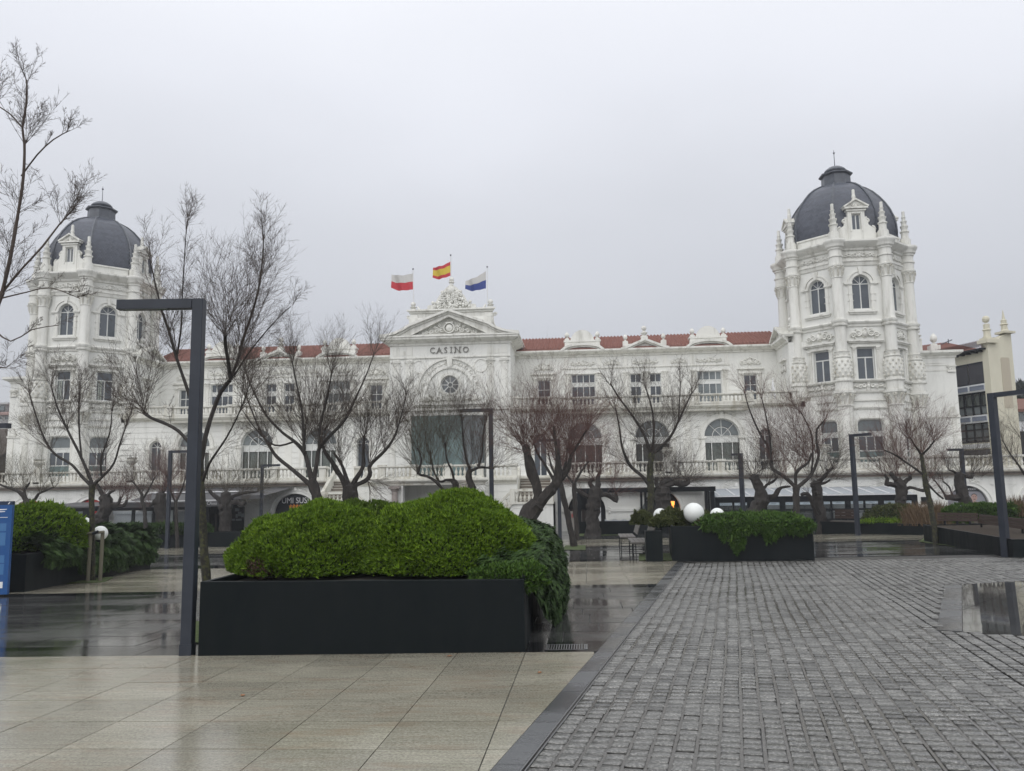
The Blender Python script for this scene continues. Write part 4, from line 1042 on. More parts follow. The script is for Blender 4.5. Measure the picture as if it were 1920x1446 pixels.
for q in (-1, 1):
    Mw = (lambda s, z, d, q=q: (U(q*s), D-5.2+d, z))
    mb = MB()
    mb.poly(Mw, [(2.6, -1.6), (6.75, -1.6), (6.75, .98), (4.55, .98), (2.6, -.85)], [], 0, 3.2, back=True)
    mb.boxM(Mw, 6.4, 6.75, -1.6, .99, -.02, 3.2)
    mb.build('stair_wall', M_WALL, CAS)
    mb = MB()
    mb.strip(Mw, [(2.5, -.90), (4.5, .97), (6.8, .97)], .13, -.10, .14)
    mb.strip(Mw, [(2.5, -.20), (4.5, 1.68), (6.8, 1.68)], .12, -.12, .16)
    mb.strip(Mw, [(3.2, -.62), (4.6, .70), (6.4, .70)], .03, -.02, .01); mb.strip(Mw, [(5.0, -.1), (6.1, -.1), (6.1, -.7), (5.0, -.7)], .03, -.02, .01, closed=True)
    for s in (4.5, 6.62): mb.boxM(Mw, s-.14, s+.14, .9, 1.76, -.14, .18)
    # upper flight: steps climbing back to the terrace, and its side parapets
    sb = MB()
    for k in range(9):
        sb.boxM(Mw, 4.75, 6.55, .98+k*.16, 1.14+k*.16-.02, 1.0+k*.27, 3.6); mb.boxM(Mw, 4.75, 6.55, 1.12+k*.16, 1.145+k*.16, .96+k*.27, 1.2+k*.27)
    for s in (4.62, 6.66):
        p = [(1.0, 1.0), (3.4, 2.4), (3.4, 3.1), (1.0, 1.75)]
        vs = [Mw(s-.1, z, d) for d, z in p]+[Mw(s+.1, z, d) for d, z in p]
        mb.add(vs, [(0, 1, 2, 3), (7, 6, 5, 4)]+[(i, (i+1) % 4, 4+(i+1) % 4, 4+i) for i in range(4)])
    sb.build('stair_risers', M_BROWN, CAS)  # brown risers, with the shadow lines of the steps painted in
    o = mb.build('stair_parapet', M_STAIN, CAS)
    for k in range(9): inst('baluster', BAL, o, Mw(4.72+k*.235-.0, 1.06, 0))
    for k in range(8): inst('baluster', BAL, o, Mw(2.85+k*.22, -.52+k*.206, 0))
# dark lines on the stairs are step shadow painted into the brown risers; shop signs in arches
def arch_panel(M, c, r, zs, m, d=.12, name='shop_sign', rz=1.1, z0=-1.2):
    mb = MB(); mb.poly(M, arch_pts(c, r-.02, z0, zs, 16, rz-.02), [], d, d+.05, back=True); return mb.build(name, m, CAS)
M_RED = mat('red_sign_paint', (.55, .02, .02), .5); M_NAVY = mat('dark_navy_sign', (.016, .018, .026), .5)
M_SIGNW = mat('white_sign_letters', (.75, .75, .76), .5); M_ORANGE = mat('orange_sign_flames', (.8, .28, .03), .5)
M_POSTER = mat('grey_lilac_poster', (.26, .26, .29), .45); M_SKIN = mat('poster_skin_tone', (.42, .27, .23), .5); M_SKIND = mat('poster_dark_print', (.06, .045, .045), .5)
s_ = arch_panel(Mt, -26.15, 1.15, .42, M_RED)
place_text('Santander', Mt, -25.95, 1.10, .36, M_SIGNW, s_, 'lettering', .01, .10)
mb = MB(); mb.poly(Mt, [(-27.06, 1.10), (-26.74, 1.10), (-26.70, 1.2), (-26.80, 1.3), (-26.86, 1.46), (-26.94, 1.32), (-26.98, 1.22), (-27.08, 1.2)], [], .09, .11); mb.build('flame_emblem', M_SIGNW, s_)
s2 = arch_panel(Mt, -22.1, 1.1, .42, M_RED); 
s3 = arch_panel(Mt, -9.05, 1.30, .55, M_NAVY)
place_text('UMI SUSHI', Mt, -8.93, 1.10, .50, M_SIGNW, s3, 'lettering', .01, .10, .88)
for k in range(7):
    mb = MB(); x = -9.4+k*.2; mb.poly(Mt, [(x-.05, .78), (x+.06, .78), (x+.1, .96), (x+.02, 1.04+.03*(k % 2)), (x-.01, .92), (x-.07, .99)], [], .09, .11); mb.build('flame_print', M_ORANGE, s3)
s4 = arch_panel(Mt, 30.1, 1.12, .42, M_NAVY); s5 = arch_panel(Mt, 34.1, 1.12, .42, M_NAVY)
mb = MB(); o_ = [(30.1+(x-30.1)*.93, min(z, 1.22)) for x, z in arch_pts(30.1, 1.12, -.6, .42, 16)]; mb.poly(Mt, o_, [], .09, .115, back=True); ps = mb.build('poster', M_POSTER, s4)
mb = MB(); o_ = [(34.1+(x-34.1)*.93, min(z, 1.22)) for x, z in arch_pts(34.1, 1.12, -.6, .42, 16)]; mb.poly(Mt, o_, [], .09, .115, back=True); mb.build('poster', M_POSTER, s5)
place_text('REPRODUCCION', Mt, 30.15, 1.30, .15, M_SIGNW, s4, 'lettering', .01, .085, .85)
# baby portrait print on the poster
mb = MB(); mb.poly(Mt, circ(30.50, .88, .19, 0, 360, 18, .17)[:-1], [], .080, .088, back=True)
mb.poly(Mt, [(30.15, .1), (30.9, .1), (30.85, .4), (30.7, .62), (30.45, .70), (30.32, .6), (30.18, .62), (30.1, .5)], [], .081, .088, back=True); mb.build('portrait_print', M_SKIN, s4)
mb = MB()
mb.poly(Mt, circ(30.45, .92, .025, 0, 360, 8)[:-1], [], .074, .079); mb.poly(Mt, circ(30.57, .92, .025, 0, 360, 8)[:-1], [], .074, .079); mb.poly(Mt, [(30.43, .80), (30.58, .80), (30.54, .76), (30.47, .76)], [], .074, .079)
mb.strip(Mt, circ(30.50, .92, .165, 20, 160, 10, .155), .04, .073, .079)
for k in range(7): mb.poly(Mt, [(29.45+.11*k, .05+.07*(k % 3)), (29.55+.11*k, .08+.07*(k % 3)), (29.52+.11*k, .2+.1*(k % 2))], [], .074, .079)
mb.build('portrait_print', M_SKIND, s4)
# bar signs seen in the doorways
o = place_text('BAR', FR(U(0), D+WT), 7.95, .05, .30, M_RED, CAS, 'bar_sign', .01, -.05)
mb = MB(); mb.poly(Mt, [(7.65, -.75), (8.3, -.75), (8.3, .4), (7.6, .4)], [], -.03, 0, back=True); mb.build('bar_poster', mat('poster_paper', (.38, .36, .33), .6), CAS)
o = place_text('BI', Mt, 11.95, .18, .26, M_SIGNW, CAS, 'bar_lettering', .01, .25); o = place_text('R', Mt, 12.95, .18, .26, M_SIGNW, CAS, 'bar_lettering', .01, .25)
mb = MB(); mb.strip(Mt, circ(12.45, .45, .62, 0, 180, 16), .05, .22, .26); mb.build('bar_arch', M_SIGNW, CAS)
for x in (11.98, 12.92):
    mb = MB(); mb.poly(Mt, [(x-.14, .48), (x+.16, .48), (x+.16 if x < 12.4 else x+.02, .9 if x < 12.4 else .8), (x-.02 if x < 12.4 else x-.14, .8 if x < 12.4 else .9)], [], .24, .27); mb.build('bar_glass', M_GLASS2, CAS)
mb = MB(); mb.poly(Mt, [(13.52, .9), (13.74, .9), (13.70, .62), (13.74, .3), (13.62, -.05), (13.56, .3), (13.60, .55)], [], .2, .26, back=True); mb.build('lit_sign', M_LAMPGLOW, CAS)
mb = MB(); mb.boxM(Mt, 7.82, 7.88, .1, .5, .2, .26); mb.build('wall_light', M_LAMPGLOW, CAS)
mb = MB(); mb.boxM(Mt, 9.25, 9.42, -.8, .75, .1, .14); mb.build('hanging_menu', M_WHITE, CAS)
mb = MB(); mb.boxM(Mt, 27.55, 28.05, .5, .95, -.06, 0); mb.build('wall_plaque', M_BLACK, CAS)
# ------------------------------------------------ flags and poles
def flag(label, pxs, top, bottom, cols, base, poletop, gname):
    Yf = D+1.9
    p0 = at(*base, Yf); p1 = at(*poletop, Yf)
    t = thing('flagpole', label[1], 'flagpole', (p0.x, Yf, 13.6), 'flagpoles on the casino roof')
    mb = MB(); mb.tube([(p0.x, Yf, 13.6), (p1.x, Yf, p1.z)], [.04, .028], 6, True); mb.build('pole', M_WHITE, t)
    mb = MB(); mb.ball((p1.x, Yf, p1.z+.05), .06, 8, 6); mb.build('ball_finial', M_LEAD, t)
    a = at(pxs[1], top[1], Yf); b = at(pxs[1], bottom[1], Yf); c = at(pxs[0], top[0], Yf); d = at(pxs[0], bottom[0], Yf)
    nx, nz = 24, 12; V = []; 
    for i in range(nx+1):
        s = i/nx; e = s*s*(3-2*s)*.4+s*.6
        for j in range(nz+1):
            t_ = j/nz; top_ = a.lerp(c, s); bot = b.lerp(d, s); p = top_.lerp(bot, t_)
            p.z += -.10*math.sin(PI*s)*(1-0) + .05*math.sin(s*7+1)*s
            p.y += .22*s*math.sin(s*8+t_*1.6)+.05*math.sin(s*17+t_*3)
            V.append(p)
    mb = MB(); k = nz+1; 
    for i in range(nx):
        for j in range(nz):
            pass
    vs = V; fs = []; ms = []
    for i in range(nx):
        for j in range(nz):
            fs.append((i*k+j, (i+1)*k+j, (i+1)*k+j+1, i*k+j+1))
            q = (j+.5)/nz; m = 0
            for m_, lim in enumerate(cols[1]):
                if q < lim: m = m_; break
            ms.append(m)
    org = Vector((p0.x, Yf, a.z))
    me = bpy.data.meshes.new('flag'); me.from_pydata([tuple(v-org) for v in vs], [], fs)
    for m in cols[0]: me.materials.append(m)
    me.polygons.foreach_set('material_index', ms); me.polygons.foreach_set('use_smooth', [True]*len(fs))
    o = bpy.data.objects.new('flag', me); link(o, None, org); tag(o, label[0], 'flag', gname)
FR_ = mat('flag_red_cloth', (.50, .035, .05), .7); FW = mat('flag_white_cloth', (.55, .54, .52), .7); FY = mat('flag_yellow_cloth', (.62, .47, .05), .7); FB = mat('flag_blue_cloth', (.035, .06, .24), .7)
G_ = 'flags flying over the casino'
flag(('white over red two-band flag, leftmost over the pediment', 'slim white flagpole carrying the white and red flag'), (733, 775), (515, 512), (541, 543), ([FW, FR_], (.5, 1.1)), (776, 571), (774.5, 506), G_)
flag(('red and yellow striped Spanish flag on the tallest central pole', 'slim white flagpole carrying the red and yellow flag'), (811, 846), (502, 489), (522, 517), ([FR_, FY, FR_], (.22, .75, 1.1)), (846, 545), (845, 480), G_)
flag(('white over blue two-band flag, rightmost over the pediment', 'slim white flagpole carrying the white and blue flag'), (872, 911), (527, 508), (543, 541), ([FW, FB], (.5, 1.1)), (914, 571), (913.5, 502), G_)
# ================================================================== neighbouring buildings
def bldg(name, label, p, cat='building'): return thing(name, label, cat, (p[0], p[1], gz(p[0], p[1])))
pc = at(1874, 860, 57.0); BE = bldg('cream_building', 'cream rendered building with tiled roof and stacked glazed bays at the right edge', pc)
dirv = Vector((-.363, .93, 0)).normalized(); ang = math.atan2(-dirv.y, -dirv.x)
Mbe = FR(pc.x, pc.y, ang)                    # s runs towards the near corner (negative s = far end)
def zb(py, px=1850, Y=57.6): return at(px, py, Y).z
Lb = 13.0
ztop = zb(653)
mb = MB()
WX = -5.6
w3 = [rect_pts(WX, -.5, zb(719), zb(677)), rect_pts(WX, -.5, zb(779), zb(733)), rect_pts(WX, -.5, zb(829), zb(789))]
mb.poly(Mbe, rect_pts(-Lb, -.16, .0, ztop), w3, 0, .4); mb.boxM(Mbe, -Lb, -.1, 0, ztop-.1, 1.2, 1.3)
mb.build('wall', M_BEIGE, BE)
for wi, w_ in enumerate(w3):
    x0, x1, z0, z1 = WX, -.5, w_[0][1], w_[2][1]
    mb = MB(); frame_bars(mb, Mbe, x0, x1, z0, z1, .12, .05, .2)
    if wi == 0:
        w = mb.build('window', M_DARK, BE); pane(w, Mbe, rect_pts(x0+.12, -2.05, z0+.12, z1-.12), .1, mat('dark_roller_screen', (.05, .05, .06), .5)); pane(w, Mbe, rect_pts(-2.0, x1-.12, z0+.12, z1-.12), .1, bpy.data.materials['dark_roller_screen'])
    else:
        xs = [x0+.12, -4.1, -3.3, -2.55, -1.85, -1.2, -.62] if wi == 1 else [x0+.12, -4.0, -3.2, -2.6, -1.9, -1.25, -.62]
        zs = [z0+.12, z0+(z1-z0)*(.42 if wi == 1 else .24), z1-.12] if wi == 1 else [z0+.12, z0+(z1-z0)*.24, z0+(z1-z0)*.62, z1-.12]
        for x in xs[1:-1]: mb.boxM(Mbe, x-.06, x+.06, z0+.12, z1-.12, .06, .19)
        for z in zs[1:-1]: mb.boxM(Mbe, x0+.12, x1-.12, z-.05, z+.05, .065, .185)
        w = mb.build('window', M_BLACK, BE)
        for i in range(len(xs)-1):
            for j in range(len(zs)-1):
                pane(w, Mbe, rect_pts(xs[i]+.07, xs[i+1]-.07, zs[j]+.05, zs[j+1]-.05), .12, M_GLASS2 if wi == 2 or j == 0 else M_CLEAR)
                if wi == 1: curtain(w, Mbe, xs[i]+.08, xs[i+1]-.08, zs[j]+.06, zs[j+1]-.06, .3, 10)
mb = MB()
for zc, h in ((zb(726), .26), (zb(784), .26)):
    mb.boxM(Mbe, -6.0, -.4, zc-h, zc+h, -.12, .02)
zc = zb(834); mb.boxM(Mbe, -6.9, -.5, zc-.2, zc+.1, -.15, .02)
mb.build('white_band', M_WHITE, BE)
for zc in (zb(726), zb(784)):
    for x0, x1 in ((-1.75, -.6), (-3.1, -1.95), (-4.4, -3.3)):
        mb = MB(); mb.boxM(Mbe, x0, x1, zc-.15, zc+.15, -.15, -.118); frame_bars(mb, Mbe, x0, x1, zc-.15, zc+.15, .04, -.18, -.14); mb.build('railing_panel', mat('blue_grey_panel', (.22, .25, .32), .5) if 'blue_grey_panel' not in bpy.data.materials else bpy.data.materials['blue_grey_panel'], BE)
mb = MB(); mb.boxM(Mbe, -6.9, -.4, zb(856), zb(842), -.02, -.001); mb.build('shop_fascia', M_GREYAWN, BE)
mb = MB()
for k in range(26): mb.boxM(Mbe, -.44, -.18, zb(845)+k*.30, zb(845)+k*.30+.20, -.05, .0)
mb.build('quoin', M_BEIGE, BE)
# end wall (fin) with curved gable and finials
sd_ = Vector((.93, .363, 0)); a2 = math.atan2(.363, .93)
Mfw = FR(pc.x, pc.y, a2)
W2 = 1.95; z1_ = at(1862, 640, 57).z; z2_ = at(1884, 624, 57.3).z
mb = MB(); pts = [(0, 0), (W2, 0), (W2, z2_), (W2-.35, z2_), (1.0, z2_-.25), (.7, z2_-.75), (.45, z1_+.02), (-.15, z1_), (-.15, 0)]
mb.poly(Mfw, pts, [], 0, .5, back=True); mb.boxM(Mbe, -Lb, -.6, 0, ztop, 1.4, 1.9); mb.build('end_wall', M_BEIGE, BE)
mb = MB(); pz = at(1880, 720, 57.3).z
mb.poly(Mfw, round_rect(.85, 1.6, at(1880, 765, 57.3).z, at(1880, 670, 57.3).z, .12), [], -.02, .0); mb.build('tan_panel', M_TAN, BE)
mb = MB(); mb.boxM(Mfw, -.4, .55, z1_-.12, z1_+.12, -.25, .6); mb.boxM(Mfw, -.28, .42, z1_+.12, z1_+.25, -.15, .5); c = Mfw(.07, z1_+.25, .15); mb.lathe(c, [(.25, 0), (.22, .5), (.3, .55), (.2, .62), (.22, .95), (.1, 1.0)], 8); mb.ball((c[0], c[1], c[2]+1.3), .25, 8, 6)
mb.boxM(Mfw, W2-.75, W2+.15, z2_, z2_+.14, -.25, .6); c = Mfw(W2-.35, z2_+.14, .15); mb.lathe(c, [(.3, 0), (.22, .15), (.2, .45), (.28, .5), (.18, .58), (.2, .8), (.12, .85), (.02, 1.5)], 8)
mb.build('finial', M_BEIGE, BE)
# roof of the cream building
mb = MB(); zt_ = ztop; e = .5
for k in range(44):
    s0 = -Lb+k*(Lb-.3)/44; s1 = s0+(Lb-.3)/44; sm = (s0+s1)/2
    for (sa, sb, up) in ((s0, sm, .09), (sm, s1, 0)):
        mb.add([Mbe(sa, zt_-.02, -e), Mbe(sb, zt_-.02+up, -e), Mbe(sb, zt_+.80+up, 1.35), Mbe(sa, zt_+.80, 1.35)], [(0, 1, 2, 3)])
mb.build('roof', M_TILE, BE)
mb = MB(); mb.boxM(Mbe, -Lb, -.15, zt_-.16, zt_-.04, -e, .1)
for k in range(16): mb.boxM(Mbe, -.5-k*.55-.09, -.5-k*.55+.09, zt_-.3, zt_-.16, -e+.1, .0)
mb.build('eaves', M_BLACK, BE)
mb = MB()
for px, py, w_, h in ((1783, 652, .5, .8), (1832, 650, .9, .15)):
    pass
# low roof between casino and cream building
q = at(1760, 655, 64); RB = bldg('low_roofed_annex', 'low red tiled roof showing between right tower and cream building', q)
mb = MB(); x0 = at(1722, 660, 64).x; x1 = at(1830, 660, 64).x; zz = at(1750, 664, 64).z; zu = at(1728, 655, 69).z; zv = at(1852, 641, 69).z-zu
for k in range(36):
    a = x0+(x1-x0)*k/36; m_ = x0+(x1-x0)*(k+.5)/36; b = x0+(x1-x0)*(k+1)/36
    mb.add([(a, 63, zz), (m_, 63, zz+.09), (m_, 69, zu+.09+(k/36)*zv), (a, 69, zu+(k/36)*zv)], [(0, 1, 2, 3)]); mb.add([(m_, 63, zz+.09), (b, 63, zz), (b, 69, zu+(k/36)*zv), (m_, 69, zu+.09+(k/36)*zv)], [(0, 1, 2, 3)])
mb.build('roof', M_TILE, RB)
mb = MB(); mb.box(x0, x1, 63.4, 69, 0, zz-.02); mb.build('wall', M_WALL, RB)
mb = MB(); p = at(1755, 654, 64); mb.box(p.x-.35, p.x+.35, 64, 64.7, zz, p.z+.3); urn(mb, (p.x, 64.3, p.z+.3), .95, .28); mb.build('finial', M_TRIM, RB)
mb = MB(); p = at(1779, 650, 68); mb.tube([(p.x, 68, p.z-.8), (p.x, 68, p.z+.6)], .04, 5); mb.tube([(p.x-.6, 68, p.z+.2), (p.x+.3, 68, p.z+.55)], .04, 5); mb.build('antenna', M_LEAD, RB)
# far right house and far left blocks
q = at(1912, 860, 80); FRH = bldg('white_house', 'small white house with brown roof at the far right edge', q, 'house')
x0, x1 = at(1904, 800, 80).x, at(1990, 800, 80).x; zr = at(1912, 768, 80).z
mb = MB(); mb.box(x0, x1, 80, 88, -1, zr); mb.build('wall', M_WHITE, FRH)
mb = MB(); zq = at(1912, 744, 82).z; mb.add([(x0-.2, 79.4, zr), (x1, 79.4, zr), (x1, 84, zq), (x0-.2, 84, zq)], [(0, 1, 2, 3)]); mb.box(x0-.3, x1, 79.4, 79.9, zr-.25, zr); mb.build('roof', mat('brown_roof', (.16, .07, .05), .8), FRH)
mb = MB(); a = at(1911, 783, 79.9); mb.box(a.x, a.x+.7, 79.9, 80.05, at(1911, 790, 80).z, at(1911, 776, 80).z); mb.build('window', M_GLASS2, FRH)
mb = MB(); a = at(1911, 850, 79.9); mb.box(a.x-.1, x1, 79.9, 80.05, -1, at(1911, 809, 80).z); mb.build('dark_opening', M_BLACK, FRH)
def simple_block(name, label, px0, px1, pyt, Y, dep, wall, roof, wins, cat='building', zbase=-2.5):
    a = at(px0, pyt, Y); b = at(px1, pyt, Y); t = bldg(name, label, ((a.x+b.x)/2, Y))
    mb = MB(); mb.box(a.x, b.x, Y, Y+dep, zbase, a.z); mb.build('wall', wall, t)
    if roof:
        mb = MB(); mb.add([(a.x-.4, Y-.5, a.z), (b.x+.4, Y-.5, a.z), (b.x+.4, Y+dep*.5, a.z+1.6), (a.x-.4, Y+dep*.5, a.z+1.6), (a.x-.4, Y-.5, a.z-.25), (b.x+.4, Y-.5, a.z-.25)], [(0, 1, 2, 3), (4, 5, 1, 0)]); mb.build('roof', roof, t)
    for (x0_, x1_, y0_, y1_) in wins:
        p, q2 = at(x0_, y0_, Y), at(x1_, y1_, Y); mb = MB(); frame_bars(mb, FR(0, Y-.08), p.x, q2.x, q2.z, p.z, .08, 0, .1); w = mb.build('window', M_FRAME, t)
        mb = MB(); mb.box(p.x+.08, q2.x-.08, Y-.03, Y+.0-.002, q2.z+.08, p.z-.08); mb.build('pane', M_GLASS2, w)
    return t
M_FARW = mat('pale_grey_render', (.42, .42, .42), .9); M_FARR = mat('faded_tile_roof', (.30, .20, .18), .9); M_FARB = mat('brown_facade', (.16, .135, .12), .9)
t = simple_block('apartment_block', 'pale grey apartment block with faded tile roof beyond the left tower', -40, 52, 777, 105, 12, M_FARW, M_FARR, [(-30, -12, 781, 788), (-6, 5, 781, 788), (8, 19, 781, 788), (24, 32, 781, 788)])
for px, py in ((24, 759), (40, 766)):
    p = at(px, py, 107); mb = MB(); mb.box(p.x-.5, p.x+.5, 107, 108, p.z-2.6, p.z-.3); mb.box(p.x-.6, p.x+.6, 106.9, 108.1, p.z-.3, p.z); mb.build('chimney', M_FARW, t)
a = at(-30, 760, 106); b = at(12, 760, 106); mb = MB(); mb.box(a.x, b.x, 105.9, 110, a.z-2.2, a.z); mb.box(a.x, b.x+.6, 105.5, 110, a.z, a.z+.25); mb.build('penthouse', M_FARW, t)
p0, p1 = at(-8, 763, 105.8), at(9, 770, 105.8); mb = MB(); mb.box(p0.x, p1.x, 105.6, 105.88, p1.z, p0.z); mb.build('window', M_GLASS2, t)
t = simple_block('brown_building', 'low brown building behind the bare trees left of the casino', -60, 48, 806, 88, 8, M_FARB, None, [])
# ================================================================== ground
gnd = MB(); X0, X1, Y0, Y1 = -600, 600, -40, 1200
def G(x, y, h=0.0): return (x, y, gz(x, y)+h)
gnd.add([G(X0, Y0, -.014), G(X1, Y0, -.014), G(X1, Y1, -.014), G(X0, Y1, -.014)], [(0, 1, 2, 3)])
tag(gnd.build('plaza_ground', M_JOINT), kind='structure')
KX = lambda y: -.64+(y-5.34)*(3.01/17.15)
def clip_poly(poly, f):                    # keep the side where f(p) <= 0
    out = []
    for i in range(len(poly)):
        a, b = poly[i], poly[(i+1) % len(poly)]; fa, fb = f(a), f(b)
        if fa <= 0: out.append(a)
        if fa*fb < 0:
            t = fa/(fa-fb); out.append((a[0]+(b[0]-a[0])*t, a[1]+(b[1]-a[1])*t))
    return out
def area(p): return .5*abs(sum(p[i][0]*p[(i+1) % len(p)][1]-p[(i+1) % len(p)][0]*p[i][1] for i in range(len(p))))
def slab(parent, poly, m, h=0.0, mb=None, tilt=0):
    own = mb is None; mb = mb or MB(); n = len(poly); j = R.uniform(-.0012, .0012)
    cxm, cym = sum(p[0] for p in poly)/n, sum(p[1] for p in poly)/n
    bev = .002
    def ins(p):
        d = Vector((p[0]-cxm, p[1]-cym)); l = d.length or 1; return (p[0]-d.x/l*bev, p[1]-d.y/l*bev)
    top = [G(*ins(p), h+j) for p in poly]; mid = [G(*p, h+j-.004) for p in poly]; bot = [G(*p, h-.03) for p in poly]
    top = [G(*p, h+j) for p in poly]
    mb.add(top+bot, [tuple(range(n))]+[(i, (i+1) % n, n+(i+1) % n, n+i)[::-1] for i in range(n)])
    if own: return mb.build('slab', m, parent)
GS, G0 = .7671, -5.316
def band(label, name, y0, y1, x0, x1, rows, m, cw=GS, gap=.007, single=True, stag=False, right=None, skip=None):
    t = bpy.data.objects.new(name, None); link(t, None, (0, (y0+y1)/2, gz(0, (y0+y1)/2))); tag(t, label, None, None, 'structure')
    big = MB(); rd = (y1-y0)/rows; cnt = 0
    for r_ in range(rows):
        ya, yb = y0+r_*rd+gap*.95, y0+(r_+1)*rd-gap*.95
        off = R.uniform(0, cw) if stag else 0
        i0 = int(math.floor((x0-G0)/cw)); i1 = int(math.ceil((x1-G0)/cw))
        for i in range(i0, i1):
            xa, xb = G0+i*cw+gap*.6+off, G0+(i+1)*cw-gap*.6+off
            p = [(xa, ya), (xb, ya), (xb, yb), (xa, yb)]
            if right: p = clip_poly(p, lambda q: q[0]-right(q[1])+.004)
            if len(p) < 3 or area(p) < .004: continue
            if skip and skip((xa+xb)/2, (ya+yb)/2): continue
            if single and abs(xa) < .80*yb+.6: slab(t, p, m); cnt += 1
            else: slab(t, p, m, mb=big)
    if big.v: tag(big.build('slabs', m, t), kind='stuff')
    return t
band('pale beige wet granite paving nearest the viewer', 'near_paving', 9.45-.731*9, 9.45, -8.6, 2, 9, M_SLAB, right=KX)
band('glossy black granite drain strip in front of the big planter', 'drain_strip', 9.45, 10.12, -9.5, 2, 1, M_STRIP, cw=GS*2, right=KX)
band('dark wet granite paving beside the big planter', 'dark_paving', 10.12, 16.3, -14, 3, 8, M_SLABD, right=KX, cw=GS, stag=True, gap=.011)
band('thin black granite strip behind the dark paving', 'thin_strip', 16.3, 16.9, -15, 3, 1, M_STRIP, cw=GS*2, right=KX)
band('second band of pale beige wet paving', 'beige_paving', 16.9, 23.5, -19, 4, 8, M_SLAB, cw=GS*1.15, right=KX)
band('black granite strip at the back edge of the setts', 'far_strip', 23.5, 24.6, -24, 24, 1, M_STRIP, cw=GS*2, single=False)
band('dark wet paving in front of the benches', 'far_dark_paving', 24.6, 30.8, -28, 26, 8, M_SLABD, single=False, stag=True)
band('pale paving further back', 'far_beige_paving', 31.4, 37.4, -34, 28, 8, M_SLAB, single=False)
band('last dark paving before the terraces', 'last_dark_paving', 38.6, 50, -42, 34, 12, M_SLABD, single=False)
band('thin dark strip far back', 'back_strip', 30.8, 31.4, -32, 26, 1, M_STRIP, cw=GS*2, single=False); band('thin dark strip furthest back', 'back_strip', 37.4, 38.6, -36, 28, 1, M_STRIP, cw=GS*2, single=False)
# slot drain grate in the strip
gr = thing('drain_grate', 'small slotted drain grate in the black strip right of the big planter', 'drain grate', G(-.26, 9.74))
mb = MB()
for a, b, c, d in ((-.5, -.02, 9.56, 9.585), (-.5, -.02, 9.895, 9.92)): mb.add([G(a, c, .006), G(b, c, .006), G(b, d, .006), G(a, d, .006)], [(0, 1, 2, 3)])
for x in (-.5, -.045): mb.add([G(x, 9.585, .006), G(x+.025, 9.585, .006), G(x+.025, 9.895, .006), G(x, 9.895, .006)], [(0, 1, 2, 3)])
mb.build('grate_frame', mat('worn_steel', (.20, .20, .20), .35, .6), gr)
for k in range(15):
    mb = MB(); x = -.47+k*.0292; mb.box(x, x+.012, 9.60, 9.88, gz(x, 9.7)+.001, gz(x, 9.7)+.008); mb.build('bar', bpy.data.materials['worn_steel'], gr)
# kerb line of dark granite
kt = bpy.data.objects.new('kerb_line', None); link(kt, None, (0, 12, gz(0, 12))); tag(kt, 'dark granite kerb strip running diagonally along the setts', None, None, 'structure')
def KW(y): return .185+.03*(y-5.34)/17
y = 2.4
while y < 22.4:
    l = 1.02; y2 = min(y+l, 22.45); e = .004
    p = [(KX(y)+e, y+e), (KX(y)+KW(y), y+e), (KX(y2)+KW(y2), y2-e), (KX(y2)+e, y2-e)]
    mb = MB(); slab(kt, p, M_KERB, .004, mb=mb); mb.build('kerbstone', M_KERB, kt); y = y2
mb = MB(); y = 2.4
for a, b, h in ((.005, .016, .008), (.034, .042, .006)):
    mb.add([G(KX(2.4)+KW(2.4)+a, 2.4, h), G(KX(2.4)+KW(2.4)+b, 2.4, h), G(KX(22.4)+KW(22.4)+b, 22.4, h), G(KX(22.4)+KW(22.4)+a, 22.4, h)], [(0, 1, 2, 3)])
    mb.add([G(KX(2.4)+KW(2.4)+b, 2.4, h), G(KX(2.4)+KW(2.4)+b, 2.4, -.02), G(KX(22.4)+KW(22.4)+b, 22.4, -.02), G(KX(22.4)+KW(22.4)+b, 22.4, h)], [(0, 1, 2, 3)])
mb.build('steel_edging', bpy.data.materials['worn_steel'], kt)
# island of flush paving with still water
ISL = [(4.23, 10.68), (6.52, 15.95), (12.4, 17.5), (10.0, 6.95)]
def inside(poly, x, y, m=0.0):
    c = False; n = len(poly)
    for i in range(n):
        (xa, ya), (xb, yb) = poly[i], poly[(i+1) % n]
        if (ya > y) != (yb > y) and x < (xb-xa)*(y-ya)/(yb-ya)+xa: c = not c
    return c
it = bpy.data.objects.new('flush_island', None); link(it, None, G(7, 13)); tag(it, 'flush island of smooth paving under a mirror of rainwater among the setts', None, None, 'structure')
e1 = Vector((6.52-4.23, 15.95-10.68)).normalized(); e2 = Vector((e1.y, -e1.x))
for k in range(6):
    L_ = 5.746/6; a = Vector((4.23, 10.68))+e1*(k*L_+.004); b = Vector((4.23, 10.68))+e1*((k+1)*L_-.004)
    p = [tuple(a), tuple(a+e2*.27), tuple(b+e2*.27), tuple(b)]
    mb = MB(); slab(it, p, M_KERB, .003, mb=mb); mb.build('kerbstone', M_KERB, it)
e2b = Vector((12.4-6.52, 17.5-15.95)).normalized()
o_ = Vector((4.23, 10.68))+e2*.28
f1 = lambda q: -(Vector(q)-o_).dot(e2); 
e3 = Vector((10.0-4.23, 6.95-10.68)).normalized(); n3 = Vector((-e3.y, e3.x)); f3 = lambda q: -(Vector(q)-Vector((4.3, 10.68))).dot(n3)
e4 = Vector((12.4-6.52, 17.5-15.95)).normalized(); n4 = Vector((-e4.y, e4.x)); f4 = lambda q: (Vector(q)-Vector((6.52, 15.93))).dot(n4)
dg = Vector((.62, .785)); dn = Vector((dg.y, -dg.x)); 
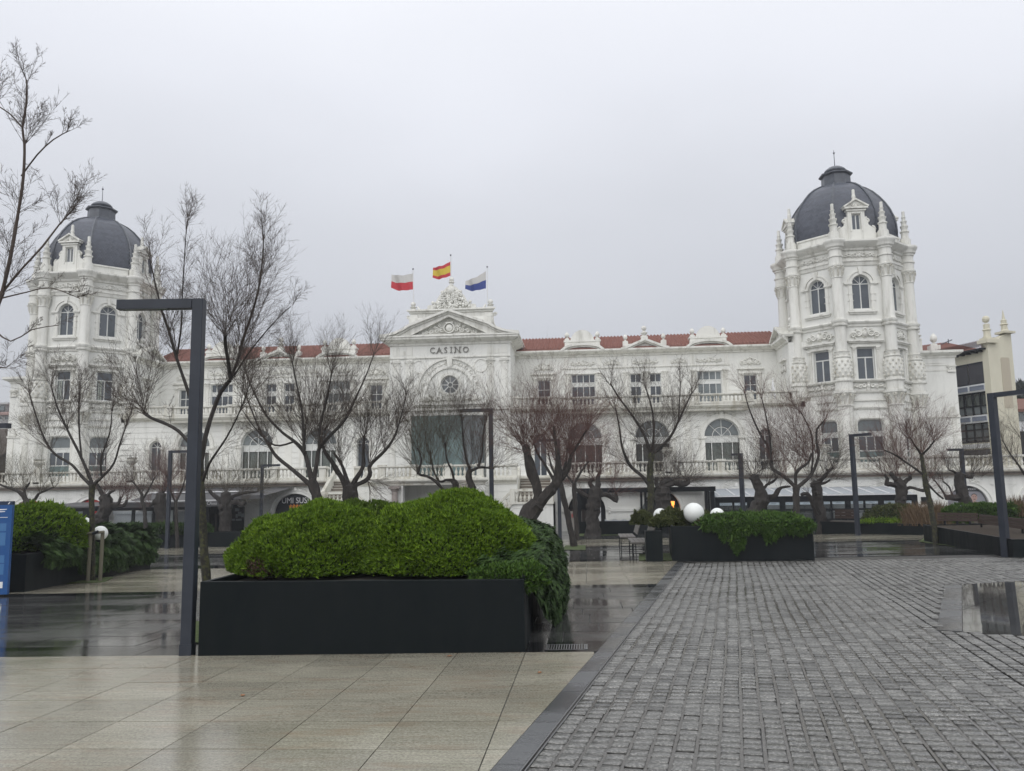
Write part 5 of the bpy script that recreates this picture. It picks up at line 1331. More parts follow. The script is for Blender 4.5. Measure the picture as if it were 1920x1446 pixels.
for i in range(-9, 10):
    for j in range(-9, 10):
        c = Vector((8, 12))+dg*(i*.8)+dn*(j*1.2); p = [tuple(c+dg*a+dn*b) for a, b in ((.004, .004), (.796, .004), (.796, 1.196), (.004, 1.196))]
        for f in (f1, f3, f4):
            p = clip_poly(p, f)
            if len(p) < 3: break
        if len(p) < 3 or area(p) < .01 or min(q[0]-.6*q[1] for q in p) > .7: continue
        mb = MB(); slab(it, p, M_ISLAND, -.001, mb=mb); mb.build('slab', M_ISLAND, it)
# ------------------------------------------------ granite setts
MORT = MB()
KA = math.atan2(3.01, 17.15); d1 = Vector((math.sin(KA), math.cos(KA))); d2 = Vector((math.cos(KA), -math.sin(KA)))
def sett_template(k):
    r = random.Random(k); a, b = .0635, .0580; c = .008
    def jit(s): return r.uniform(-s, s)
    top = [(-a+c+jit(.004), -b+c+jit(.004)), (a-c+jit(.004), -b+c+jit(.004)), (a-c+jit(.004), b-c+jit(.004)), (-a+c+jit(.004), b-c+jit(.004))]
    mid = [(-a, -b), (a, -b), (a, b), (-a, b)]
    V = [(x, y, .003+jit(.0012)) for x, y in top]+[(x, y, -.003) for x, y in mid]+[(x, y, -.02) for x, y in mid]
    V.append((jit(.01), jit(.01), .0035))
    Fq = [(0, 1, 12), (1, 2, 12), (2, 3, 12), (3, 0, 12)]
    for i in range(4):
        j = (i+1) % 4
        for o in (0, 4): Fq += [(o+j, o+i, o+4+i), (o+j, o+4+i, o+4+j)]
    return np.array(V), np.array(Fq), np.array([0]*4+[0, 0, 1, 1]*4)  # lower sides in dark joint colour: muddy wet stone plus painted-in shade
TEMPL = [sett_template(k) for k in range(8)]
P_ = []
q = random.Random(3); K0 = Vector((KX(3.0)+KW(3.0)+.045, 3.0))
for i in range(0, 110):
    y = q.uniform(0, .12); lateral = .062+i*.147
    wob = q.uniform(0, 6); wf = lambda y, i=i, wob=wob: .007*math.sin(y*.8+i*.23)+.0035*math.sin(y*2.7+wob)
    mp_ = []
    for k in range(56):
        yy = k*.4; p = K0+d1*yy+d2*(lateral-.0735+wf(yy))
        if p.y > 22.3 or p.x > .56*p.y+1.4: break
        mp_.append(p)
    for k in range(len(mp_)-1):
        a_, b_ = mp_[k], mp_[k+1]
        if inside(ISL, a_.x, a_.y) or inside(ISL, b_.x, b_.y): continue
        hw_ = .0125+.0012*math.sin(k*1.7+i)
        MORT.add([G(*(a_-d2*hw_), -.0045), G(*(a_+d2*hw_), -.0045), G(*(b_+d2*hw_), -.0045), G(*(b_-d2*hw_), -.0045)], [(0, 1, 2, 3)])
    while y < 22:
        p = K0+d1*y+d2*(lateral+wf(y)); ln = q.uniform(.92, 1.08)
        y += .131*ln
        if p.y > 22.25 or p.y < 2.9 or p.x > .56*p.y+1.4 or inside(ISL, p.x, p.y): continue
        dd_ = (Vector((p.x, p.y))-Vector((4.23, 10.68)))
        P_.append((p.x, p.y, q.gauss(0, .0022), q.uniform(-.03, .03), q.uniform(.9, 1.04), ln*q.uniform(.95, 1.0), q.randrange(8)))
P_.sort(key=lambda p: (0 if (p[1] > 5.0-.13*p[0] and p[0] < .52*p[1]+.1) else 1, p[0]**2+p[1]**2))
st_ = bpy.data.objects.new('sett_paving', None); link(st_, None, (3, 12, gz(3, 12))); tag(st_, 'field of small grey granite setts between kerb and planters', None, None, 'structure')
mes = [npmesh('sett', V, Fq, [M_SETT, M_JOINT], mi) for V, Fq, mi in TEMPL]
tilt = Matrix(((1, 0, 0), (0, 1, 0), (GX, -GY, 1)))
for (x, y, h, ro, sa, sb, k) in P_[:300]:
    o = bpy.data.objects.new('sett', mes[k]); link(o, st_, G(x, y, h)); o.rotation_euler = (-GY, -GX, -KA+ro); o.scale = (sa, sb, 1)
Vs = []; Fs = []; Ms = []; b = 0
for (x, y, h, ro, sa, sb, k) in P_[300:]:
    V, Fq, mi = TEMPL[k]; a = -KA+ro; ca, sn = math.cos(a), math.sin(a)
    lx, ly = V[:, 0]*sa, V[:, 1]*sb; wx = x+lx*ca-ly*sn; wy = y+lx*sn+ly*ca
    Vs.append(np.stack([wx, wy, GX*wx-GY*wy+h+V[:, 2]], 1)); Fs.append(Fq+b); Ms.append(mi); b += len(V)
MORT.build('mortar', M_MORTAR, st_)
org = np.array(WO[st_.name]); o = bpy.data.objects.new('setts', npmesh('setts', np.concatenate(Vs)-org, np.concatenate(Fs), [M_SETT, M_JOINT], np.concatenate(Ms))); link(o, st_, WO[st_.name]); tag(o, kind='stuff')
# ================================================================== planters
def planter(name, label, quad, ztop, m=M_PLANTER, group='dark steel planters', wall=.06, soil=.08, sm=None):
    cx = sum(p[0] for p in quad)/4; cy = sum(p[1] for p in quad)/4
    t = thing(name, label, 'planter', (cx, cy, gz(cx, cy)), group)
    n = len(quad)
    def ins(w):
        out = []
        for i in range(n):
            a, b, c = Vector(quad[i-1]), Vector(quad[i]), Vector(quad[(i+1) % n])
            u_ = (b-a).normalized(); v_ = (c-b).normalized(); n1_ = Vector((-u_.y, u_.x)); n2_ = Vector((-v_.y, v_.x))
            bis = (n1_+n2_); bis = bis/bis.length_squared*2*.5*1; k = (n1_+n2_).normalized(); out.append(b+k*(w/max(.3, k.dot(n1_))))
        return out
    s_ = 1 if sum(quad[i-1][0]*quad[i][1]-quad[i][0]*quad[i-1][1] for i in range(n)) > 0 else -1
    inn = ins(wall*s_); i2 = ins(.006*s_)
    mb = MB()
    O = [(p[0], p[1], gz(*p)-.03) for p in quad]; T = [(p[0], p[1], ztop-.006) for p in quad]; T2 = [(p.x, p.y, ztop) for p in i2]
    I = [(p.x, p.y, ztop) for p in inn]; B = [(p.x, p.y, ztop-.2) for p in inn]
    mb.add(O+T+T2+I+B, [(i+o, (i+1) % n+o, (i+1) % n+n+o, i+n+o) for o in (0, n, 2*n, 3*n) for i in range(n)])
    mb.build('planter_box', m, t)
    mb = MB(); mb.add([(p.x, p.y, ztop-soil) for p in inn], [tuple(range(n))]); mb.build('soil', sm or M_SOIL, t)
    return t
z1p = at(680, 1089, 9.42).z
planter('planter', 'big dark steel planter in the foreground beside the tall lamp', [(-4.51, 9.40), (-.72, 9.46), (-.80, 14.6), (-4.55, 14.55)], z1p)
z2p = gz(-12.5, 20)+.86
planter('planter', 'long dark planter at the left, hung with dark juniper', [(-12.3, 17.3), (-13.25, 24.3), (-17.2, 23.8), (-16.8, 16.9)], z2p)
z3p = at(1400, 986, 22.8).z
planter('planter', 'dark planter with white globes right of the litter bin', [(2.33, 23.1), (5.98, 22.55), (6.6, 27.0), (2.7, 27.6)], z3p)
z4p = at(1630, 980, 36.8).z
planter('planter', 'low dark bench planter behind the middle lamp', [(10.4, 38.9), (13.6, 34.65), (22, 36), (20, 44)], z4p, sm=M_GRAVEL, soil=.03)
z5a = at(1735, 989, 30.4).z
planter('planter', 'low dark bench planter at the right edge with brown backrests', [(11.85, 30.4), (10.72, 22.0), (19, 21.2), (20.5, 30.8)], (z5a+at(1890, 1003, 22.3).z)/2, sm=M_GRAVEL, soil=.03)
z5p = (z5a+at(1890, 1003, 22.3).z)/2
planter('planter', 'far dark hedge planter behind the left juniper', [(-24.2, 39.2), (-16.2, 37.6), (-16.0, 38.6), (-24.0, 40.3)], at(330, 998, 38.5).z)
# ================================================================== foliage
def foliage(name, label, cat, blobs, n, ms, leaf=.03, lw=.011, nleaf=6, zmin=None, group=None, core=True, droop=0.0, seed=1, up=.6, spread=.55, fuzz=.06, flatten=1.0, noise_amp=.10, ground_clip=None, kind=None):
    """blobs: (cx,cy,cz,rx,ry,rz). Leaf sprigs on the outer shell of the union of lumpy ellipsoids."""
    rg = np.random.default_rng(seed); B = np.array(blobs, float)
    A_ = B[:, 3]*B[:, 4]+B[:, 3]*B[:, 5]+B[:, 4]*B[:, 5]; cnt = (n*A_/A_.sum()).astype(int)
    P = []; Nn = []
    ph = rg.uniform(0, 6, 12)
    def lump(d):
        return 1+noise_amp*(np.sin(d[:, 0]*5+ph[0])*np.sin(d[:, 1]*6+ph[1])+.7*np.sin(d[:, 2]*9+d[:, 0]*7+ph[2])+.5*np.sin(d[:, 0]*15+ph[3])*np.sin(d[:, 2]*13+ph[4]+d[:, 1]*9))
    for i, b in enumerate(B):
        d = rg.normal(size=(cnt[i], 3)); d /= np.linalg.norm(d, axis=1)[:, None]
        s = lump(d+i)*(1-rg.uniform(0, 1, cnt[i])**2*fuzz*2); p = b[:3]+d*b[3:]*s[:, None]
        nn_ = d/b[3:]; nn_ /= np.linalg.norm(nn_, axis=1)[:, None]
        keep = np.ones(len(p), bool)
        for j, c in enumerate(B):
            if j != i: keep &= (((p-c[:3])/c[3:])**2).sum(1) > .86
        if zmin is not None: keep &= p[:, 2] > zmin
        P.append(p[keep]); Nn.append(nn_[keep])
    P = np.concatenate(P); Nn = np.concatenate(Nn); m = len(P)
    up_v = np.array([0, 0, up-droop]); ax = Nn+up_v+rg.normal(size=(m, 3))*.35; ax /= np.linalg.norm(ax, axis=1)[:, None]
    V = []; sc = rg.uniform(.6, 1.25, m)+(rg.uniform(0, 1, m) > .97)*rg.uniform(.3, 1.4, m)
    t1 = np.cross(ax, rg.normal(size=(m, 3))); t1 /= np.linalg.norm(t1, axis=1)[:, None]; t2 = np.cross(ax, t1)
    for k in range(nleaf):
        a = 2*PI*k/nleaf+rg.uniform(-.4, .4, m); sp = spread*rg.uniform(.5, 1.3, m)
        dr = ax+sp[:, None]*(np.cos(a)[:, None]*t1+np.sin(a)[:, None]*t2); dr /= np.linalg.norm(dr, axis=1)[:, None]
        sd = np.cross(dr, ax+.01); sd /= (np.linalg.norm(sd, axis=1)[:, None]+1e-6)
        base = P+ax*(leaf*.35*(k/nleaf))[..., None] if False else P+ax*(leaf*.5*(k/nleaf))
        L_ = (leaf*sc*rg.uniform(.8, 1.2, m))[:, None]; w = lw*sc[:, None]
        V.append(np.stack([base+sd*w*1.2, base+dr*L_*1.15, base-sd*w*1.2], 1))
    V = np.concatenate(V, 0).reshape(-1, 3); Fq = np.arange(len(V)).reshape(-1, 3)
    org = (B[0, 0], B[0, 1], float(B[:, 2].min()-B[:, 5].max()*.3))
    if zmin is not None: org = (B[0, 0], B[0, 1], zmin)
    t = thing(name, label, cat, org, group)
    if kind: t['kind'] = kind
    o = bpy.data.objects.new('foliage', npmesh('foliage', V-np.array(org), Fq, ms)); link(o, t, org)
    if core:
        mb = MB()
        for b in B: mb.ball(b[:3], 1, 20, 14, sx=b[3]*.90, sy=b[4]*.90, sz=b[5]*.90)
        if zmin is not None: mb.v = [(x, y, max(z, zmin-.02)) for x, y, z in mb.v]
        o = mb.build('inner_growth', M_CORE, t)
    return t
Yb = 11.5
def bb(px, py, rx, rz, Y=Yb, ry=None):
    p = at(px, py, Y); s = Y/F; return (p.x, Y, p.z, rx*s, ry if ry else rx*s*.95, rz*s)
zs = z1p-.05
foliage('hebe_shrub', 'bright green clipped shrub, the rounded larger mound at the right of the front planter', 'shrub',
        [bb(842, 1066, 172, 136, 11.6, 1.6)], 60000, M_LEAF, .036, .0062, 7, zmin=zs+.03, seed=3, noise_amp=.045, fuzz=.05, group='bright green mounds in the front planter')
foliage('hebe_shrub', 'bright green clipped shrub, the left mound of the front planter', 'shrub',
        [bb(612, 1066, 166, 119, 11.5, 1.5)], 52000, M_LEAF, .036, .0062, 7, zmin=zs+.03, seed=4, noise_amp=.05, fuzz=.05, group='bright green mounds in the front planter')
foliage('dark_shrub', 'darker green shrub growing in the dip between the two bright mounds', 'shrub',
        [bb(700, 985, 70, 40, 12.0, .7), bb(665, 975, 40, 34, 12.3, .5)], 7500, M_LEAFD, .04, .008, 6, zmin=zs, seed=5)
# reddish dead patch low on the left mound
foliage('dead_twig_patch', 'brown dead patch low on the left bright mound', 'shrub patch', [bb(505, 1064, 42, 16, 10.35, .3)], 700, M_REDBUSH, .035, .006, 5, zmin=zs, seed=8, core=False, spread=.9)
def drape(name, label, path, n, m, seed, leaf=.045, lw=.013, group=None, thick=.16, wfn=None):
    """hanging juniper: sprays laid over a surface given by path points (outer surface polyline over y-range)"""
    rg = np.random.default_rng(seed); V = []
    S = [np.array(s, float) for s in path]        # list of polylines (same count), swept between
    P = np.stack(S); a, b = P.shape[:2]
    ca = np.linalg.norm(np.cross(P[1:, :-1]-P[:-1, :-1], P[:-1, 1:]-P[:-1, :-1]), axis=2)+.004
    ci = rg.choice(ca.size, n, p=(ca/ca.sum()).ravel()); iu, iv = ci//ca.shape[1], ci % ca.shape[1]
    fu = rg.uniform(0, 1, n)[:, None]; fv = rg.uniform(0, 1, n)[:, None]; u = iu+fu[:, 0]; v = iv+fv[:, 0]
    def pt(iu, iv, fu, fv): return (P[iu, iv]*(1-fu)+P[iu+1, iv]*fu)*(1-fv)+(P[iu, iv+1]*(1-fu)+P[iu+1, iv+1]*fu)*fv
    p = pt(iu, iv, fu, fv)
    dv = (P[iu, iv+1]-P[iu, iv])*(1-fu)+(P[iu+1, iv+1]-P[iu+1, iv])*fu; dv /= np.linalg.norm(dv, axis=1)[:, None]
    du = (P[iu+1, iv]-P[iu, iv]); du /= np.linalg.norm(du, axis=1)[:, None]; nn_ = np.cross(du, dv); nn_ /= np.linalg.norm(nn_, axis=1)[:, None]
    lump = .5+.5*np.sin(u*5.1+np.sin(v*3)*1.4)*np.sin(v*4.3+u*2)
    p = p+nn_*(thick*(lump*rg.uniform(.3, 1, n)))[:, None]*SGN[0]
    org = P[0, 0]
    sc = rg.uniform(.7, 1.3, n)
    ax = dv+nn_*SGN[0]*rg.uniform(.1, .7, n)[:, None]+du*rg.normal(size=n)[:, None]*.45; ax /= np.linalg.norm(ax, axis=1)[:, None]
    sd0 = np.cross(ax, nn_); sd0 /= np.linalg.norm(sd0, axis=1)[:, None]
    for k in range(7):
        f = k/6; side = (-1)**k
        base = p+ax*(leaf*1.6*f)[..., None] if False else p+ax*(leaf*1.6*f)
        dr = ax*.8+sd0*side*.6*(1-f*.6)+rg.normal(size=(n, 3))*.12; dr /= np.linalg.norm(dr, axis=1)[:, None]
        sd = np.cross(dr, nn_); L_ = (leaf*sc)[:, None]; w = lw*sc[:, None]
        V.append(np.stack([base, base+dr*L_*.5+sd*w, base+dr*L_, base+dr*L_*.5-sd*w], 1))
    V = np.concatenate(V, 0).reshape(-1, 3); Fq = np.arange(len(V)).reshape(-1, 4)
    t = thing(name, label, 'juniper', org, group)
    o = bpy.data.objects.new('foliage', npmesh('foliage', V-org, Fq, m)); link(o, t, org)
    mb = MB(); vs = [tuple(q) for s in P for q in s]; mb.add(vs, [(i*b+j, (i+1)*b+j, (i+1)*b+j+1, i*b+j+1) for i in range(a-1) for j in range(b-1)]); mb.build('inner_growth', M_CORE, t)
    return t
SGN = [1]
# juniper spilling over the right end of the front planter
path = []
for k, y in enumerate((10.15, 10.7, 11.4, 12.2, 13.0, 13.8, 14.5)):
    e = [0, .16, .26, .33, .36, .32, .18][k]; t = z1p
    drop = [.12, .50, .75, .86, .80, .7, .5][k]; h = [.05, .20, .36, .46, .50, .42, .2][k]
    path.append([(-1.45, y, t+h*.9), (-1.05, y, t+h), (-.74+e*.4, y, t+h*.7), (-.74+e*.85, y, t+.0), (-.74+e, y, t-drop*.5), (-.72+e*.75, y, t-drop)])
SGN[0] = -1
drape('hanging_juniper', 'dark green juniper cascading over the right end of the front planter', path, 15000, M_LEAF2, 11, .045, .012, thick=.11)
path = [[(-1.0+.1*k, 9.52+.05*j, z1p+.0+.05*math.sin(k)) for j in (8, 5, 2, 0)] for k in range(-3, 3)]
foliage('juniper_runner', 'low juniper runner creeping over the front right corner of the big planter', 'juniper', [(-1.0, 9.85, z1p, .38, .30, .10), (-.72, 9.95, z1p-.02, .2, .4, .14)], 1500, M_LEAF4, .045, .010, 6, seed=12, core=False, zmin=z1p-.2)
# left planter: bright mound + long dark juniper
z2 = z2p
YB = 19.2
foliage('hebe_shrub', 'bright green clipped mound in the left planter behind the blue sign', 'shrub', [bb(55, 1010, 100, 66, YB, 1.5), bb(110, 1018, 50, 50, YB+.6, 1.1), bb(-20, 1010, 90, 62, YB, 1.5)], 22000, M_LEAF, .06, .013, 6, zmin=z2+.0, seed=14, noise_amp=.06, group='bright green mounds in the planters')
def edge2(y): return -12.3-.95*(y-17.3)/7
SGN[0] = -1; path = []
for k in range(12):
    y = 17.9+k*.575; x = edge2(y); t = z2
    e = .14+.08*math.sin(k*1.3)+(.03 if k > 3 else -.06); d = (.30+.30*math.sin(min(k, 6)*.26))*(1.0 if k > 2 else .6)+.06*math.sin(k*2.1); h = .18+.05*math.sin(k*1.7)
    if k == 11: e, d, h = .15, .35, .05
    path.append([(x-1.6, y, t+h), (x-.7, y, t+h+.06), (x-.1, y, t+h*.8), (x+e*.7, y, t-.05), (x+e, y, t-d*.55), (x+e*.6, y, t-d)])
drape('hanging_juniper', 'long dark juniper cascading over the side of the left planter', path, 20000, M_LEAF2, 15, .07, .018, thick=.22)
# right planter: round olive shrubs, reddish shrub, trailing juniper over the front
def b3(px, py, r, Y, k=.85): s = Y/F; p = at(px, py, Y); return (p.x, Y, p.z, r*s, r*s, r*s*k)
GR = 'rounded shrubs around the white globes'
foliage('olive_shrub', 'olive green rounded shrub beside the leftmost globe, nearest the benches', 'shrub', [b3(1203, 976, 17, 26.0)], 1400, M_LEAF3, .06, .015, 6, zmin=z3p-.05, seed=21, group=GR)
foliage('olive_shrub', 'large olive rounded shrub between the left globe and the biggest globe', 'shrub', [b3(1262, 978, 26, 24.6), b3(1240, 984, 18, 24.2)], 2400, M_LEAF3, .06, .015, 6, zmin=z3p-.05, seed=22, group=GR)
foliage('olive_shrub', 'small olive shrub just right of the biggest globe', 'shrub', [b3(1328, 978, 16, 25.4)], 1200, M_LEAF3, .06, .015, 6, zmin=z3p-.05, seed=23, group=GR)
foliage('reddish_shrub', 'brownish red shrub hiding the lower half of the third globe', 'shrub', [b3(1341, 984, 18, 23.7, .7), b3(1318, 986, 12, 23.8, .7)], 1600, M_REDBUSH, .05, .012, 6, zmin=z3p-.05, seed=24)
fw = lambda x: 23.1-(x-2.33)*.151
rq = random.Random(78); HB = []
for k in range(30):
    x = 3.3+k*.09; d = max(.05, (.10+.55*math.exp(-((x-4.0)/.28)**2)+.34*math.exp(-((x-4.95)/.22)**2)+.12*math.exp(-((x-5.6)/.2)**2))*rq.uniform(.35, 1.1))
    HB.append((x+rq.uniform(-.04, .04), fw(x)-.07-rq.uniform(0, .05), z3p+.06-d/2, rq.uniform(.06, .11), .08, d/2+.06))
foliage('hanging_juniper', 'green juniper trailing over the front of the planter with the globes', 'juniper', HB, 5500, M_LEAF4, .075, .016, 6, seed=25, core=False, droop=1.5, spread=.7, fuzz=.1)
rq = random.Random(77)
foliage('spreading_juniper', 'flat spreading juniper covering the top of the planter right of the globes', 'juniper', [(3.5+.28*k+rq.uniform(-.1, .1), fw(3.5+.28*k)+.5+.62*j+rq.uniform(-.15, .15), z3p+.02+rq.uniform(0, .06), rq.uniform(.3, .45), rq.uniform(.3, .45), rq.uniform(.10, .22)) for k in range(9) for j in range(5)], 15000, M_LEAF4, .07, .017, 6, seed=26, zmin=z3p-.05, spread=.8, up=.2)
# bench planters
foliage('olive_shrub', 'mixed green bushes behind the bench planter near the middle lamp', 'shrub', [b3(1665, 972, 32, 40, .65), b3(1700, 970, 30, 40, .65), b3(1640, 978, 20, 40, .6)], 3000, M_LEAF3, .10, .025, 6, zmin=z4p-.1, seed=31)
foliage('ground_cover', 'yellow green low plants along the front of the bench planter', 'ground cover', [b3(1640, 982, 26, 37, .22), b3(1680, 983, 24, 36.4, .22), b3(1662, 981, 24, 36.8, .22)], 1800, M_LEAF, .08, .02, 6, zmin=z4p-.05, seed=32, kind='stuff')
foliage('green_hedge', 'glossy green hedge behind the brown bench backs at the right', 'hedge', [b3(1800, 962, 26, 33, .5), b3(1840, 960, 28, 33, .5), b3(1880, 960, 26, 33, .5), b3(1915, 962, 24, 33, .5)], 4200, M_LEAF4, .08, .022, 6, zmin=z5p-.1, seed=33)
def reeds(name, label, spots, n, seed, Y, h):
    rg = np.random.default_rng(seed); V = []
    for (px, py, rx) in spots:
        c = at(px, py, Y); m = n//len(spots)
        bx = c.x+rg.normal(size=m)*rx*Y/F*.5; by = Y+rg.normal(size=m)*.4; bz = np.full(m, c.z)
        base = np.stack([bx, by, bz], 1); d = np.stack([rg.normal(size=m)*.28, rg.normal(size=m)*.28, np.ones(m)], 1); L_ = h*(rg.uniform(.35, 1.1, m)*np.exp(-((bx-c.x)/(rx*Y/F*.9))**2))[:, None]
        tip = base+d*L_; tip[:, 2] -= .15*L_[:, 0]*np.abs(d[:, 0]); sd = np.stack([np.ones(m)*.008, np.zeros(m), np.zeros(m)], 1)
        mid = base+d*L_*.5
        V.append(np.stack([base-sd, base+sd, mid+sd*1.3, mid-sd*1.3], 1)); V.append(np.stack([mid-sd*1.3, mid+sd*1.3, tip+sd*.3, tip-sd*.3], 1))
    V = np.concatenate(V, 0).reshape(-1, 3); org = V[0].copy()
    t = thing(name, label, 'ornamental grass', org); o = bpy.data.objects.new('blades', npmesh('blades', V-org, np.arange(len(V)).reshape(-1, 4), M_REED)); link(o, t, org)
reeds('dry_grass_clump', 'dry reddish brown ornamental grass between the two bench planters', [(1722, 985, 26), (1745, 984, 24), (1765, 982, 20)], 2600, 41, 35.5, .95)
reeds('dry_grass_clump', 'dry reddish grass tufts at the far right edge above the bench', [(1912, 968, 14)], 700, 42, 33, .8)
foliage('clipped_hedge', 'low dark clipped hedge in the far planter at the left', 'hedge', [b3(px, 992, 20, 39.6-(px-240)*.012, .42) for px in range(232, 400, 24)], 4200, M_LEAF2, .09, .024, 6, zmin=at(330, 1000, 38.5).z, seed=34)
foliage('terrace_bush', 'dark rounded bush standing on the terrace behind the balustrade at the left', 'bush', [b3(290, 866, 24, 55.0, .75), b3(318, 868, 18, 55.0, .7)], 2600, M_LEAF2, .12, .035, 6, seed=35, zmin=2.5, group='bushes on the casino terrace')
foliage('terrace_bush', 'brown bush on the terrace in front of the arched windows left of centre', 'bush', [b3(425, 872, 26, 54.0, .6), b3(445, 866, 16, 54.0, .6)], 2200, M_REDBUSH, .12, .035, 6, seed=36, zmin=2.5, group='bushes on the casino terrace')
foliage('terrace_bush', 'dark bush on the terrace behind the two-stemmed tree left of centre', 'bush', [b3(556, 866, 22, 54.0, .8)], 1500, M_LEAF2, .12, .035, 6, seed=37, zmin=2.5, group='bushes on the casino terrace')
foliage('terrace_bush', 'olive bush on the terrace behind the trees near the left stair', 'bush', [b3(632, 858, 26, 54.0, .8)], 1700, M_LEAF3, .12, .035, 6, seed=38, zmin=2.5, group='bushes on the casino terrace')
p = at(1484, 728, D+1.0); foliage('potted_plant', 'small potted plant on the balcony ledge by the right tower', 'plant', [(p.x, D+1.1, 7.35, .13, .13, .2)], 120, M_LEAF2, .08, .015, 5, seed=39, zmin=7.1, core=False)
# ================================================================== grass pits round the young trees
def pit(label, pts):
    cx = sum(p[0] for p in pts)/4; cy = sum(p[1] for p in pts)/4
    t = thing('tree_pit', label, 'tree pit', G(cx, cy), 'mossy square tree pits'); mb = MB()
    n = 10; vs = []
    for i in range(n+1):
        for j in range(n+1):
            a = Vector(pts[0]).lerp(Vector(pts[1]), i/n); b = Vector(pts[3]).lerp(Vector(pts[2]), i/n); c = a.lerp(b, j/n); vs.append(G(c.x, c.y, .006+R.uniform(0, .018)))
    mb.add(vs, [(i*(n+1)+j, (i+1)*(n+1)+j, (i+1)*(n+1)+j+1, i*(n+1)+j+1) for i in range(n) for j in range(n)]); mb.build('moss_patch', M_GRASS, t)
def pitpx(label, *px): pit(label, [tuple(atg(*p)[:2]) for p in px])
pit('mossy tree pit between the front lamp and the big planter', [(-5.15, 10.25), (-4.35, 10.25), (-4.5, 12.2), (-5.9, 12.2)])
pitpx('mossy tree pit round the supported tree at the left', (112, 1096), (196, 1092), (214, 1083), (140, 1086))
pitpx('square grassy tree pit in the dark paving right of the front planter', (1056, 1032), (1098, 1032), (1098, 1023), (1060, 1023))
pitpx('grassy pit behind the litter bin', (1198, 1052), (1262, 1052), (1256, 1038), (1198, 1038))
pitpx('grassy strip round the thin tree by the right bench planter', (1722, 1016), (1790, 1026), (1778, 1014), (1732, 1010))
pitpx('worn grass circle under the pollard right of the centre', (1080, 1006), (1160, 1004), (1150, 1000), (1090, 1000))
# ================================================================== street lamps
LAMPH = 4.24
def lamp(label, base, armdir, arm=1.0, w=.14, h=LAMPH, face=0.0):
    t = thing('street_lamp', label, 'street lamp', base, 'square dark lamp posts'); x, y, z = base
    ca, sa = math.cos(armdir), math.sin(armdir); Mx = FR(x, y, armdir)
    mb = MB(); e = .006
    def bar(s0, s1, z0, z1, d0, d1, b_=mb):
        b_.add([Mx(s0+e, z0, d0), Mx(s1-e, z0, d0), Mx(s1, z0, d0+e), Mx(s1, z0, d1-e), Mx(s1-e, z0, d1), Mx(s0+e, z0, d1), Mx(s0, z0, d1-e), Mx(s0, z0, d0+e)]+
               [Mx(s0+e, z1, d0), Mx(s1-e, z1, d0), Mx(s1, z1, d0+e), Mx(s1, z1, d1-e), Mx(s1-e, z1, d1), Mx(s0+e, z1, d1), Mx(s0, z1, d1-e), Mx(s0, z1, d0+e)],
               [tuple(range(8))[::-1], tuple(range(8, 16))]+[(i, (i+1) % 8, 8+(i+1) % 8, 8+i) for i in range(8)])
    bar(-w/2, w/2, z-.01, z+h, -w/2, w/2); mb.build('pole', M_DARK, t)
    mb = MB(); bar(w/2+.004, w/2+arm, z+h-.115, z+h, -w/2+.004, w/2-.004, mb); mb.build('arm', M_DARK, t)
    mb = MB(); a0 = w/2+arm-.62; mb.boxM(Mx, a0, w/2+arm-.04, z+h-.121, z+h-.114, -w/2+.02, w/2-.02); mb.build('light_panel', M_GLASS2, t)
    mb = MB(); mb.boxM(Mx, -w/2-.005, w/2+.005, z-.01, z+.13, -w/2-.005, w/2+.005); mb.build('base_sleeve', M_DARK, t)
    mb = MB(); mb.boxM(Mx, -w/2-.002, w/2+.0025, z+.62, z+.98, -w/2-.0025, -w/2+.001) if w < .14 else mb.boxM(Mx, -w/2-.0025, -w/2+.001, z+.62, z+.98, -w/2+.02, w/2-.02); mb.build('access_door', M_DARK, t)
    return t
lamp('tall square lamp post in the left foreground, arm to the left', tuple(atg(351, 1228)), PI+.09, .93, .132)
lamp('square lamp post at the right before the low bench planter, arm towards viewer', tuple(atg(1887, 1044)), -1.0, .95, .17)
lamp('square lamp post beside the globes\' planter and bench planter, arm pointing right', tuple(atg(1609, 1004)), -.95, .85, .16)
def lampY(label, px, py_top, Y, armdir, arm=1.0, w=.15):
    p = at(px, py_top, Y); g = gz(p.x, Y); lamp(label, (p.x, Y, g), armdir, arm, w, p.z-g)
lampY('lamp post rising behind the big front shrub, arm to the left', 920, 766, 29.4, PI, 1.05)
lampY('lamp post behind the leaning pollard tree, arm to the left', 1046, 823, 35.2, PI, 1.0)
lampY('lamp post seen left of the big lamp, arm to the right', 320, 845, 36.6, 0, .75)
lampY('slim lamp post before the sushi bar arch, arm to the right', 492, 871, 43, 0, .9)
lampY('reddish dark lamp post in front of the white awning', 1388, 850, 42, PI-.5, .35, .2)
lampY('short lamp post in front of the cream building', 1802, 841, 42, PI, .55, .17)
lampY('distant thin lamp post at the far left before the brown building', 28, 800, 60, PI, .8)
# lamp head reaching in from the left edge
p = at(-30, 795, 18); lamp('lamp post just outside the left edge whose arm reaches in', (p.x, 18, gz(p.x, 18)), 0, .55, .17, p.z-gz(p.x, 18))
